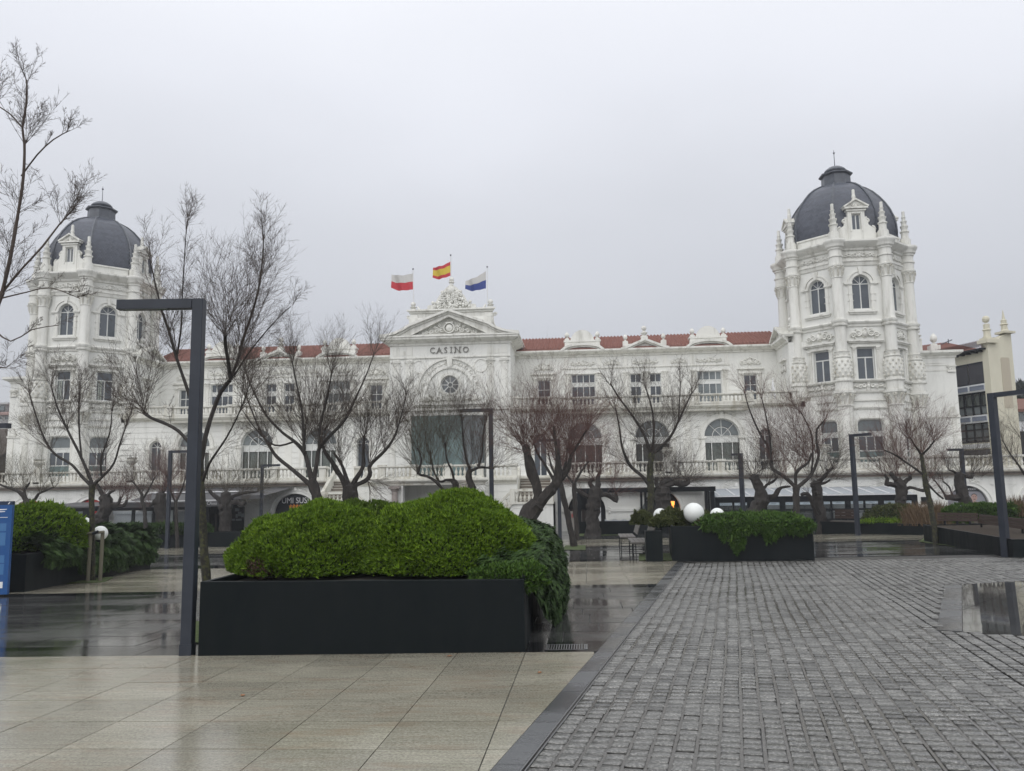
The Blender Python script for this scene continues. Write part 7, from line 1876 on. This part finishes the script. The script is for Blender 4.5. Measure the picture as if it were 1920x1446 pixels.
# -- the big young tree behind the front lamp
S1 = dict(YOUNG, seg=(9, 5, 2), n=(0, 12, 4), len=(1, .46, .42), ang=(0, .72, .6), up=(.03, .02, .01), kink=.055)
tree('tall young tree with mossy trunk directly behind the front lamp post', 11.9, [
    [(389, 1185, 18), (387, 1090, 17), (381, 1000, 15), (378, 930, 14), (376, 880, 13), (374, 850, 12)],
    [(376, 868, 12), (385, 820, 11), (398, 775, 10), (414, 735, 9.5), (432, 712, 9)],
    [(432, 712, 9), (428, 680, 8), (423, 650, 8), (422, 628, 8)],
    [(430, 716, 8), (444, 680, 7), (455, 640, 7), (470, 595, 6), (484, 545, 5), (492, 490, 4), (494, 440, 3)],
    [(374, 862, 10), (360, 838, 8.5), (334, 808, 8), (304, 792, 8), (284, 784, 8), (271, 775, 9)],
    [(378, 845, 9), (366, 780, 8), (348, 720, 7.5), (331, 672, 7), (318, 625, 6), (305, 588, 5), (294, 545, 4), (284, 500, 3)],
    [(438, 706, 5), (462, 668, 4), (490, 632, 3), (518, 600, 2), (545, 575, 1.4)],
    [(331, 672, 5), (340, 610, 4), (342, 550, 3), (346, 480, 2.4), (350, 420, 2)],
    [(379, 905, 9), (392, 870, 6), (425, 820, 4), (450, 770, 3), (470, 715, 2)]],
    [(422, 628, 190, 15, 44, -6, 8), (452, 660, 200, 9, 26, 8, 8), (494, 450, 85, 4, 18, -3, 4), (271, 775, 180, 13, 50, -24, 9), (284, 500, 100, 4, 30, -8, 4), (350, 430, 80, 4, 22, 0, 3), (548, 572, 50, 2, 20, 35, 3), (432, 712, 150, 8, 40, 20, 6), (331, 672, 150, 6, 36, -10, 5), (487, 530, 120, 6, 20, 2, 4), (318, 620, 150, 5, 26, 8, 4), (450, 770, 140, 6, 24, 16, 4)],
    S1, M_TWIG, M_BARKM, seed=101, yspread=1.6, rtw=.0062, along=5)
# -- tree just outside the left edge, branches reaching in
S0 = dict(S1, n=(0, 11, 4), len=(1, .34, .4))
tree('slender tree rooted outside the left edge whose branches reach across the sky', 8.6, [
    [(-70, 1300, 26), (-66, 1050, 22), (-55, 850, 19), (-38, 700, 16), (-12, 590, 13), (4, 548, 11)],
    [(4, 548, 9), (20, 480, 8.5), (34, 400, 7.5), (44, 330, 6.5), (46, 270, 6), (42, 240, 5.5), (50, 190, 4.5), (50, 150, 3.5)],
    [(2, 552, 6), (40, 505, 5), (80, 462, 4.5), (112, 420, 4), (140, 390, 3)],
    [(40, 330, 4), (70, 290, 3.5), (100, 262, 3), (130, 245, 2.2)],
    [(42, 240, 4), (20, 215, 3.5), (-10, 195, 3)],
    [(0, 560, 4), (50, 548, 3.2), (95, 540, 2.6), (150, 560, 1.8)],
    [(-20, 610, 6), (20, 640, 3), (60, 618, 2.6), (110, 610, 2)],
    [(-50, 800, 8), (-20, 700, 5), (10, 690, 3)]],
    [(50, 155, 90, 4, 24, 0, 3), (136, 395, 85, 4, 34, 15, 4), (46, 270, 140, 6, 38, 6, 4), (34, 400, 120, 4, 44, 10, 4), (-10, 195, 110, 4, 36, 0, 4), (125, 248, 50, 4, 34, 25, 3), (112, 420, 120, 5, 34, 18, 4), (145, 558, 40, 3, 30, 60, 3), (4, 548, 140, 5, 46, 30, 6), (10, 690, 70, 3, 40, 60, 3), (20, 480, 120, 4, 46, -10, 4)],
    S0, M_TWIG, M_TWIG, seed=102, yspread=1.2, rtw=.0045, along=4)
SY = dict(YOUNG, seg=(7, 4, 2), n=(0, 8, 4), len=(1, .5, .45), ang=(0, .62, .6), up=(.04, .03, .02), kink=.07)
tree('small supported tree with forked crown left of the front lamp', 19.9, [
    [(173, 1092, 12), (173, 1000, 10), (172, 940, 10), (173, 910, 13)],
    [(172, 912, 9), (155, 895, 7), (135, 872, 6), (112, 858, 6), (95, 843, 5.5), (80, 815, 4.5), (66, 775, 4), (55, 738, 3)],
    [(174, 910, 8), (160, 875, 7), (146, 845, 6), (126, 805, 5), (108, 765, 4), (96, 725, 3)],
    [(153, 858, 5), (149, 815, 4), (148, 765, 4), (150, 730, 3)],
    [(176, 908, 8), (198, 888, 6), (214, 868, 5), (224, 835, 4), (236, 800, 3)],
    [(190, 893, 5), (190, 860, 4), (206, 810, 3), (210, 770, 2)]],
    [(55, 738, 75, 6, 34, -14, 4), (96, 725, 80, 6, 26, -6, 4), (150, 730, 60, 6, 30, 2, 4), (236, 800, 80, 6, 28, 10, 4), (210, 770, 70, 5, 26, 6, 3), (95, 843, 120, 8, 50, -25, 5), (188, 870, 140, 9, 40, 6, 6), (126, 805, 110, 7, 34, -6, 4), (148, 770, 90, 7, 36, 8, 4), (80, 815, 80, 5, 50, -40, 4)],
    SY, M_TWIG, M_BARKM, seed=103, yspread=1.4, rtw=.0085, along=6)
SP = dict(POLL)
tree('two-stemmed dark tree rising behind the left end of the front shrub', 20.5, [
    [(600, 1010, 24), (597, 960, 21), (590, 920, 19), (585, 900, 18)],
    [(584, 912, 12), (566, 896, 10), (545, 878, 9), (520, 858, 8), (506, 838, 7), (490, 812, 5), (478, 785, 4), (462, 745, 3)],
    [(584, 900, 13), (578, 872, 11), (570, 848, 10), (552, 828, 8), (528, 810, 6), (500, 780, 5), (478, 740, 4), (462, 700, 3)],
    [(588, 900, 12), (594, 868, 10), (598, 842, 9), (614, 822, 8), (636, 800, 7), (652, 778, 6), (672, 735, 4), (688, 700, 3), (700, 668, 2)],
    [(570, 848, 8), (569, 815, 7), (566, 770, 5), (556, 720, 4), (548, 680, 3)],
    [(598, 842, 7), (600, 800, 6), (612, 750, 5), (622, 700, 3)],
    [(552, 828, 5), (515, 835, 4), (480, 805, 3), (455, 770, 2)]],
    [(462, 745, 85, 7, 34, -16, 4), (462, 700, 90, 7, 30, -8, 4), (700, 668, 80, 6, 28, 10, 4), (548, 680, 90, 8, 28, -4, 4), (622, 700, 90, 8, 28, 4, 4), (570, 830, 190, 16, 36, -4, 10), (600, 830, 180, 14, 36, 8, 8), (652, 780, 120, 8, 36, 16, 5), (506, 838, 120, 8, 44, -28, 5), (500, 780, 100, 7, 40, -16, 5)],
    SP, M_TWIG, M_BARK, seed=104, yspread=1.6, rtw=.0095, along=7)
tree('thick dark forked tree behind the dip of the front shrub', 21.5, [
    [(664, 1010, 36), (662, 965, 32), (657, 930, 31), (656, 912, 28)],
    [(652, 925, 15), (645, 902, 14), (634, 886, 13), (622, 866, 10), (610, 850, 8), (604, 832, 5)],
    [(655, 915, 11), (648, 892, 9), (640, 870, 7), (626, 850, 5)],
    [(660, 918, 13), (666, 900, 12), (676, 885, 10), (682, 870, 9), (681, 846, 7), (683, 815, 4)],
    [(662, 912, 11), (678, 905, 10), (690, 898, 10), (694, 886, 10), (692, 876, 9), (704, 862, 8), (722, 845, 7), (740, 818, 5), (752, 780, 3), (762, 740, 2)]],
    [(606, 838, 130, 12, 46, -10, 7), (683, 820, 130, 11, 34, 2, 6), (692, 870, 130, 8, 34, 10, 6), (762, 740, 50, 4, 26, 5, 3), (722, 845, 120, 8, 34, 12, 5), (745, 800, 90, 6, 34, 14, 4), (640, 870, 110, 8, 40, -4, 5), (690, 900, 70, 7, 40, 130, 4)],
    dict(SP, kink=.09), M_TWIG, M_BARK, seed=105, yspread=1.4, rtw=.0095, along=6, knots=2)
tree('low spreading tree behind the top of the front shrub, branches bending left', 24.5, [
    [(853, 975, 14), (852, 940, 14), (852, 924, 12), (854, 908, 12), (848, 901, 9)],
    [(848, 901, 8), (836, 900, 6), (824, 903, 5), (812, 880, 4), (806, 845, 3)],
    [(846, 935, 10), (834, 922, 8), (817, 903, 7), (800, 893, 6), (784, 888, 6), (790, 862, 4), (782, 840, 3)],
    [(852, 906, 6), (848, 885, 5), (838, 862, 4), (834, 830, 3)]],
    [(784, 888, 190, 12, 34, -8, 5), (806, 870, 150, 10, 30, 0, 4), (834, 840, 130, 10, 26, 4, 5), (820, 900, 170, 9, 36, 0, 5), (782, 845, 100, 6, 30, -14, 4), (852, 905, 60, 6, 60, 150, 4)],
    dict(SP, kink=.06), M_TWIGY, M_BARK, seed=106, yspread=1.2, rtw=.008, along=7, knots=1)
tree('crooked dark tree just left of the lamp behind the front shrub', 24.0, [
    [(868, 975, 15), (873, 945, 14), (878, 925, 14), (885, 914, 15), (880, 900, 13), (879, 888, 11), (882, 882, 9)],
    [(882, 884, 7), (897, 877, 6), (912, 877, 5), (926, 879, 3)],
    [(882, 882, 7), (874, 860, 5), (868, 820, 4), (866, 780, 3)],
    [(897, 877, 5), (904, 850, 4), (906, 815, 3), (912, 780, 2)]],
    [(866, 790, 70, 7, 26, -2, 4), (912, 790, 60, 6, 26, 6, 4), (880, 882, 150, 12, 38, 2, 6), (897, 877, 140, 9, 32, 8, 5), (920, 879, 90, 6, 50, 40, 4)],
    dict(SP, kink=.06), M_TWIG, M_BARK, seed=107, yspread=1.2, rtw=.008, along=6, knots=1)
tree('big pollard with two leaning trunks right of the front shrub', 23.5, [
    [(985, 1040, 42), (984, 1005, 39), (987, 978, 36), (997, 958, 32), (1007, 946, 34)],
    [(1004, 952, 26), (1008, 930, 21), (1006, 908, 22), (998, 888, 25), (992, 868, 21), (988, 850, 18), (986, 836, 18)],
    [(1006, 950, 28), (1022, 932, 25), (1037, 914, 24), (1045, 900, 21), (1047, 880, 16), (1046, 858, 11), (1042, 830, 7), (1038, 800, 4)],
    [(1040, 908, 17), (1056, 893, 15), (1066, 876, 12), (1070, 856, 8), (1084, 832, 6), (1100, 806, 4)],
    [(1038, 900, 8), (1022, 872, 6), (1008, 850, 5), (1000, 830, 3)]],
    [(986, 838, 130, 26, 62, -4, 14), (990, 850, 90, 12, 90, 0, 12), (1040, 820, 130, 14, 36, 2, 6), (1100, 808, 90, 10, 40, 12, 5), (1047, 870, 150, 14, 44, 4, 8), (1070, 860, 130, 12, 36, 14, 6), (1000, 835, 110, 9, 40, -4, 5)],
    SP, M_TWIGR, M_BARK, seed=108, yspread=1.5, rtw=.0095, along=8, knots=4)
tree('thin leaning young tree in the square grassy pit', 31.4, [
    [(1077, 1027, 13), (1070, 995, 11), (1063, 960, 11), (1055, 925, 10), (1050, 900, 8)],
    [(1050, 900, 7), (1060, 870, 6), (1064, 840, 4)], [(1052, 905, 6), (1036, 880, 5), (1028, 850, 3)]],
    [(1064, 845, 90, 9, 36, 6, 4), (1028, 855, 80, 8, 36, -8, 4), (1050, 890, 110, 8, 34, 0, 5)], SP, M_TWIGR, M_BARK, seed=109, rtw=.010, along=5)
tree('thin straight tree between the square pit and the thick pollard', 36.5, [
    [(1083, 1010, 9), (1079, 960, 9), (1077, 920, 9), (1077, 905, 8)],
    [(1077, 908, 6), (1064, 893, 5), (1056, 870, 3)], [(1078, 905, 6), (1090, 884, 5), (1104, 865, 3)]],
    [(1056, 875, 70, 9, 40, -10, 4), (1104, 868, 80, 9, 40, 14, 4), (1077, 895, 120, 12, 40, 0, 6)], SP, M_TWIGR, M_BARK, seed=110, rtw=.011, along=6)
tree('thick knotty pollard in front of the pergola', 41.0, [
    [(1112, 1003, 32), (1111, 980, 25), (1113, 950, 25), (1116, 930, 26), (1117, 916, 22)],
    [(1117, 920, 15), (1122, 908, 12), (1121, 896, 10), (1126, 884, 6)], [(1116, 922, 12), (1106, 906, 10), (1112, 898, 9)],
    [(1120, 930, 13), (1136, 927, 11), (1148, 932, 12), (1156, 940, 10), (1154, 925, 7)],
    [(1110, 936, 12), (1092, 926, 9), (1078, 916, 7)]],
    [(1124, 888, 100, 16, 60, 0, 8), (1112, 898, 80, 10, 70, -6, 8), (1155, 925, 60, 8, 60, 20, 5), (1078, 916, 60, 7, 50, -30, 4), (1150, 900, 60, 6, 30, 30, 10)], SP, M_TWIGR, M_BARK, seed=111, rtw=.012, along=4, knots=4)
tree('young tree with fanned crown behind the leftmost globe', 27.2, [
    [(1222, 1010, 15), (1221, 960, 13), (1220, 910, 13), (1219, 875, 12), (1222, 850, 11)],
    [(1219, 912, 9), (1204, 893, 8), (1186, 878, 7), (1174, 860, 6), (1166, 835, 5), (1161, 800, 4), (1154, 765, 3)],
    [(1221, 852, 8), (1206, 812, 6), (1186, 780, 5), (1160, 745, 4), (1145, 720, 3)],
    [(1222, 852, 8), (1240, 838, 7), (1258, 818, 6), (1272, 790, 5), (1286, 760, 4), (1298, 735, 3)],
    [(1222, 850, 7), (1226, 810, 5), (1222, 765, 4), (1210, 725, 3)], [(1272, 790, 4), (1274, 755, 3), (1276, 715, 2)]],
    [(1145, 722, 50, 5, 34, -16, 4), (1154, 768, 70, 6, 36, -14, 4), (1298, 738, 60, 6, 30, 14, 4), (1210, 728, 60, 6, 30, -4, 4), (1276, 718, 40, 4, 26, 2, 3), (1222, 855, 150, 16, 48, 0, 8), (1225, 845, 110, 9, 44, 14, 6), (1186, 878, 100, 8, 50, -16, 5), (1266, 800, 90, 8, 34, 10, 5), (1186, 780, 80, 6, 40, -14, 4)],
    SP, M_TWIG, M_BARKM, seed=112, yspread=1.4, rtw=.0095, along=6)
tree('knotty pollard with a long right arm behind the young fanned tree', 42.5, [
    [(1244, 985, 34), (1243, 950, 29), (1242, 925, 27), (1242, 915, 25)],
    [(1240, 918, 16), (1244, 905, 14), (1254, 900, 13), (1262, 904, 8)], [(1244, 912, 14), (1264, 906, 13), (1280, 908, 13), (1290, 905, 12), (1289, 896, 7)],
    [(1240, 918, 14), (1230, 906, 10), (1232, 896, 8)]],
    [(1250, 900, 80, 16, 60, -6, 9), (1286, 900, 70, 12, 62, 10, 8), (1268, 905, 90, 12, 40, 4, 12), (1232, 898, 70, 9, 60, -10, 6), (1290, 905, 50, 6, 40, 75, 5)], SP, M_TWIG, M_BARK, seed=113, rtw=.012, along=4, knots=5)
tree('leaning pollard with a long low arm left of the middle trees', 38.0, [
    [(1406, 985, 22), (1415, 960, 25), (1428, 938, 27), (1424, 918, 19), (1418, 904, 17), (1413, 893, 17)],
    [(1428, 934, 13), (1442, 932, 12), (1453, 930, 11), (1459, 920, 11), (1466, 914, 6), (1482, 912, 4)], [(1430, 920, 7), (1438, 909, 6), (1448, 904, 6), (1458, 895, 3)]],
    [(1413, 892, 85, 16, 50, 2, 9), (1424, 893, 75, 10, 40, 14, 8), (1440, 906, 60, 8, 40, 6, 5), (1455, 896, 70, 8, 40, 0, 5), (1416, 896, 60, 6, 30, -70, 6)], SP, M_TWIG, M_BARK, seed=114, rtw=.011, along=5, knots=5)
tree('well branched tree with candelabra crown in front of the glass terrace', 36.4, [
    [(1493, 985, 12), (1493, 950, 12), (1493, 925, 12), (1493, 912, 14)],
    [(1492, 915, 9), (1478, 900, 8), (1462, 888, 8), (1449, 880, 8), (1446, 862, 6), (1440, 838, 5), (1426, 815, 4), (1415, 792, 4), (1404, 765, 3), (1396, 735, 2)],
    [(1495, 914, 9), (1510, 902, 8), (1521, 890, 7), (1530, 872, 6), (1535, 850, 6), (1531, 828, 5), (1532, 805, 4), (1545, 790, 3)],
    [(1493, 914, 7), (1492, 888, 7), (1502, 877, 6), (1515, 868, 5), (1522, 850, 4)], [(1446, 865, 4), (1444, 825, 4), (1436, 780, 3), (1428, 745, 2)], [(1521, 890, 5), (1524, 850, 4), (1520, 810, 3), (1500, 770, 2)]],
    [(1396, 738, 50, 5, 34, -14, 3), (1428, 748, 50, 5, 30, -4, 3), (1545, 792, 70, 8, 36, 14, 4), (1500, 775, 60, 7, 40, -10, 4), (1446, 862, 130, 9, 26, -4, 5), (1515, 868, 150, 18, 40, -18, 8), (1493, 885, 120, 13, 38, 0, 7), (1530, 850, 110, 10, 36, 6, 5), (1470, 893, 110, 12, 30, 2, 12)],
    SP, M_TWIGR, M_BARK, seed=115, yspread=1.3, rtw=.0105, along=7)
tree('hollow-trunked pollard right behind the globes\' planter corner', 38.8, [
    [(1541, 1004, 18), (1539, 985, 15), (1541, 965, 18), (1534, 945, 17), (1533, 925, 19), (1528, 905, 18)],
    [(1534, 975, 8), (1528, 955, 9), (1521, 940, 9), (1514, 926, 9), (1502, 928, 7)], [(1530, 908, 12), (1540, 900, 9), (1550, 888, 7), (1562, 877, 5)], [(1534, 908, 7), (1546, 906, 6), (1556, 900, 4)]],
    [(1528, 903, 110, 18, 50, 2, 10), (1562, 878, 60, 9, 46, 14, 5), (1548, 890, 90, 8, 40, 10, 5), (1556, 900, 50, 5, 40, 60, 4)], SP, M_TWIG, M_BARK, seed=116, rtw=.011, along=5, knots=4)
tree('antlered pollard left of the thin bowed tree at the right', 41.0, [
    [(1690, 985, 22), (1689, 950, 19), (1689, 928, 19), (1690, 912, 20), (1682, 900, 15)],
    [(1684, 905, 11), (1676, 896, 9), (1670, 888, 8)], [(1684, 912, 10), (1670, 908, 10), (1661, 909, 9), (1664, 898, 7), (1658, 890, 5)],
    [(1693, 908, 11), (1701, 900, 9), (1706, 897, 9), (1706, 890, 7)], [(1695, 918, 9), (1706, 914, 6), (1718, 917, 6), (1730, 920, 8), (1738, 917, 8)]],
    [(1670, 889, 100, 14, 60, -14, 7), (1706, 892, 90, 12, 50, 4, 6), (1658, 892, 90, 9, 50, -30, 5), (1684, 898, 110, 15, 44, 0, 10)], SP, M_TWIGR, M_BARK, seed=117, rtw=.011, along=4, knots=5)
tree('thin bowed young tree leaning beside the right bench planter', 28.6, [
    [(1755, 1021, 11), (1751, 985, 9.5), (1745, 950, 9), (1740, 925, 9), (1736, 908, 11), (1733, 890, 8), (1730, 868, 7), (1728, 852, 6)],
    [(1733, 892, 5), (1718, 880, 5), (1700, 868, 4), (1682, 855, 4), (1660, 845, 3)],
    [(1728, 853, 5), (1742, 840, 4), (1752, 826, 3)], [(1728, 853, 5), (1716, 836, 4), (1706, 820, 3)], [(1737, 905, 5), (1756, 925, 4), (1768, 935, 4)]],
    [(1728, 850, 85, 17, 62, 2, 6), (1752, 828, 60, 8, 50, 14, 4), (1706, 822, 70, 8, 46, -16, 4), (1660, 846, 60, 6, 40, -40, 4), (1690, 862, 70, 7, 40, -20, 5), (1738, 905, 70, 5, 30, 10, 5)],
    SP, M_TWIGR, M_BARKM, seed=118, yspread=1.2, rtw=.0085, along=6, knots=1)
tree('leaning pollard in front of the baby poster arch', 42.0, [
    [(1822, 985, 22), (1817, 955, 22), (1808, 935, 20), (1801, 915, 19), (1799, 900, 17), (1800, 888, 17)],
    [(1806, 930, 12), (1794, 934, 14), (1782, 933, 13), (1773, 933, 11)], [(1773, 930, 5), (1764, 916, 4), (1752, 900, 2.5)], [(1786, 930, 4), (1779, 912, 3.5), (1769, 904, 3)],
    [(1802, 893, 11), (1814, 893, 9), (1822, 895, 8), (1823, 888, 7)], [(1796, 890, 6), (1788, 884, 5), (1780, 882, 3)]],
    [(1800, 887, 55, 9, 50, -6, 8), (1822, 890, 90, 10, 40, 28, 6), (1780, 884, 60, 8, 40, -20, 5), (1840, 892, 80, 9, 36, 34, 6), (1752, 902, 70, 6, 30, -10, 4), (1769, 904, 40, 5, 40, -20, 3)], SP, M_TWIG, M_BARK, seed=119, rtw=.012, along=4, knots=4)
tree('bare tree mostly beyond the right edge', 36, [
    [(1945, 1000, 16), (1942, 940, 15), (1938, 905, 13)], [(1938, 910, 8), (1922, 890, 6), (1908, 870, 4), (1892, 848, 3), (1880, 826, 2)], [(1938, 905, 8), (1935, 870, 5), (1925, 830, 3)]],
    [(1880, 828, 40, 5, 36, -30, 3), (1908, 870, 70, 7, 40, -20, 4), (1925, 835, 60, 7, 36, -6, 4)], SP, M_TWIG, M_BARK, seed=120, rtw=.011, along=5)
# -- left background
GB = 'bare trees on the plaza'
tree('low spreading bare tree above the red bank sign', 41, [
    [(56, 985, 20), (54, 955, 16), (50, 938, 14)], [(50, 940, 11), (40, 926, 9), (26, 918, 7), (8, 912, 5), (-8, 905, 4)], [(54, 945, 9), (66, 936, 7), (72, 926, 6), (86, 920, 5), (100, 914, 3)], [(50, 938, 7), (46, 920, 6), (56, 905, 4)]],
    [(-5, 906, 50, 6, 50, -20, 4), (46, 920, 80, 9, 50, -6, 6), (100, 915, 60, 7, 50, 20, 4), (22, 916, 80, 8, 50, -10, 5), (76, 924, 80, 8, 44, 10, 6)], SP, M_TWIGY, M_BARK, seed=121, rtw=.012, along=5)
tree('twisted thick pollard behind the supported tree at the left', 42, [
    [(184, 1010, 28), (186, 985, 23), (194, 962, 24), (200, 945, 24), (196, 930, 20)], [(196, 935, 12), (190, 924, 10), (184, 912, 8), (180, 902, 5)], [(202, 945, 14), (216, 948, 12), (222, 944, 8), (226, 932, 5)], [(200, 932, 8), (206, 924, 7), (214, 920, 4)], [(215, 948, 9), (232, 948, 9), (238, 938, 6)]],
    [(182, 905, 60, 9, 60, -10, 6), (212, 922, 60, 8, 60, 10, 6), (226, 934, 50, 7, 50, 10, 5), (238, 938, 60, 8, 40, 20, 5), (196, 930, 70, 9, 50, 0, 8)], SP, M_TWIGR, M_BARK, seed=122, rtw=.012, along=4, knots=5)
tree('thick pollard stump behind the clipped hedge', 42.3, [
    [(305, 1005, 24), (304, 985, 19), (301, 958, 22), (300, 940, 24), (302, 925, 17)], [(300, 940, 9), (288, 944, 8), (280, 950, 5)], [(303, 926, 9), (310, 914, 7), (308, 906, 5)]],
    [(302, 922, 90, 18, 60, 0, 9), (282, 948, 50, 6, 60, -40, 5), (310, 910, 60, 8, 50, 20, 5)], SP, M_TWIGR, M_BARK, seed=123, rtw=.012, along=3, knots=4)
tree('broad armed pollard between the front lamp and the sushi bar', 42.4, [
    [(424, 1018, 26), (422, 990, 21), (423, 965, 23), (424, 942, 24), (424, 924, 17)], [(420, 948, 14), (410, 936, 11), (398, 926, 9), (391, 919, 6)], [(428, 944, 13), (444, 942, 12), (456, 946, 11), (460, 940, 6)], [(428, 935, 10), (444, 928, 8), (462, 924, 7), (484, 922, 3)]],
    [(424, 922, 80, 16, 60, 0, 9), (391, 920, 60, 9, 60, -30, 5), (460, 942, 50, 7, 60, 30, 5), (484, 922, 60, 7, 50, 40, 4), (450, 926, 80, 8, 40, 20, 6)], SP, M_TWIGY, M_BARK, seed=124, rtw=.012, along=4, knots=5)
tree('thin bare sapling left of the pollard stump behind the hedge', 38.5, [
    [(274, 1000, 8), (272, 965, 7), (267, 940, 7), (266, 926, 6)], [(266, 930, 5), (258, 915, 4), (246, 900, 3)], [(268, 935, 5), (280, 916, 4), (290, 895, 3)]],
    [(246, 902, 70, 7, 44, -16, 4), (290, 897, 80, 7, 40, 14, 4), (266, 925, 90, 8, 40, 0, 5)], SP, M_TWIG, M_BARK, seed=125, rtw=.011, along=5)
tree('thin bare sapling just left of the front lamp post', 36.8, [
    [(333, 1028, 7), (331, 985, 7), (330, 942, 7)], [(330, 945, 5), (320, 920, 4), (312, 890, 3)], [(330, 942, 5), (342, 915, 4), (350, 885, 3)]],
    [(312, 892, 60, 7, 44, -10, 4), (350, 888, 60, 7, 40, 14, 4), (330, 935, 100, 9, 40, 0, 5)], SP, M_TWIGR, M_BARK, seed=126, rtw=.011, along=5)
tree('bare pollard far left in front of the brown building', 60, [
    [(10, 905, 16), (6, 875, 14), (4, 858, 14)], [(4, 860, 9), (14, 850, 8), (22, 840, 6)], [(4, 860, 8), (-8, 850, 6), (-14, 840, 4)]],
    [(22, 842, 40, 9, 60, 10, 5), (4, 856, 50, 9, 60, 0, 7), (-12, 842, 40, 7, 60, -10, 4)], SP, M_TWIGY, M_BARK, seed=127, rtw=.018, along=4, knots=3)
# dark pine at the far right
p = at(1912, 735, 90); foliage('pine_tree', 'dark wind-shaped pine behind the white house at the right edge', 'tree', [(p.x, 92, p.z-1.2, 2.0, 2, 1.0), (p.x+1.6, 92, p.z+.2, 1.7, 2, .8), (p.x+2.5, 92, p.z-.9, 1.8, 2, 1.1)], 2600, mat('pine_needles', (.022, .032, .024), .8), .35, .05, 5, seed=51)
mb = MB(); mb.tube([(p.x+1.6, 92, gz(p.x, 92)), (p.x+1.4, 92, p.z-1)], [.3, .15], 7); mb.build('trunk', M_BARK, bpy.data.objects['pine_tree'])
# umbrella folded on the balcony at the right wing
p = at(1449, 715, D+2.6); t = thing('folded_parasol', 'folded white parasol standing on the balcony beside the right tower', 'parasol', (p.x, D+2.6, 6.98))
mb = MB(); mb.lathe((p.x, D+2.6, 7.2), [(.03, 0), (.16, .1), (.12, .6), (.03, 1.35)], 8); mb.build('canopy', M_WHITE, t); mb = MB(); mb.lathe((p.x, D+2.6, 6.98), [(.025, 0), (.025, 1.6)], 6); mb.build('pole', M_WHITE, t)
for px, py, a_, m_ in ((842, 1231, .4, 'dead_leaf_orange'), (1012, 1262, 1.3, 'dead_leaf_orange'), (455, 1305, 2.2, 'dead_leaf_orange')):
    c = atg(px, py); t = thing('fallen_leaf', {842: 'single orange brown leaf lying at the foot of the big planter', 1012: 'small brown leaf on the beige slabs near the drain grate', 455: 'small brown leaf on the wet beige slabs right of the lamp reflection'}[px], 'leaf', tuple(c))
    lm = bpy.data.materials.get(m_) or mat(m_, (.25, .11, .04), .6)
    mb = MB(); vs = [(c.x+.03*math.cos(a_+k*1.05)*(1.4 if k % 3 == 0 else .7), c.y+.03*math.sin(a_+k*1.05)*(1.4 if k % 3 == 0 else .7), c.z+.006+.006*(k % 2)) for k in range(6)]+[(c.x, c.y, c.z+.003)]
    mb.add(vs, [(k, (k+1) % 6, 6) for k in range(6)]); mb.build('leaf_blade', lm, t)
# haze: thin drizzle in the air
hz = MB(); hz.box(-200, 200, -30, 150, -5.5, 29)
m = bpy.data.materials.new('drizzle_haze'); m.use_nodes = True; m.node_tree.nodes.clear()
vo = m.node_tree.nodes.new('ShaderNodeOutputMaterial'); pv = m.node_tree.nodes.new('ShaderNodeVolumePrincipled')
pv.inputs['Color'].default_value = (.9, .92, .95, 1); pv.inputs['Density'].default_value = .0010; pv.inputs['Anisotropy'].default_value = .2
m.node_tree.links.new(pv.outputs[0], vo.inputs['Volume'])
USE_HAZE = True
if USE_HAZE: tag(hz.build('haze', m), kind='stuff')
for o in bpy.data.objects:
    if o.name.split('.')[0] in ('carved_trim', 'carved_frieze', 'terrace_trim', 'attic_parapet', 'pavilion_gable', 'side_wing_trim', 'roof_crest', 'coat_of_arms', 'balcony_cornice', 'foliage', 'twigs', 'blades', 'capital') and o.parent: o['kind'] = 'stuff'
print('twig quads', NTREE[0], 'panes', NPANE[0])
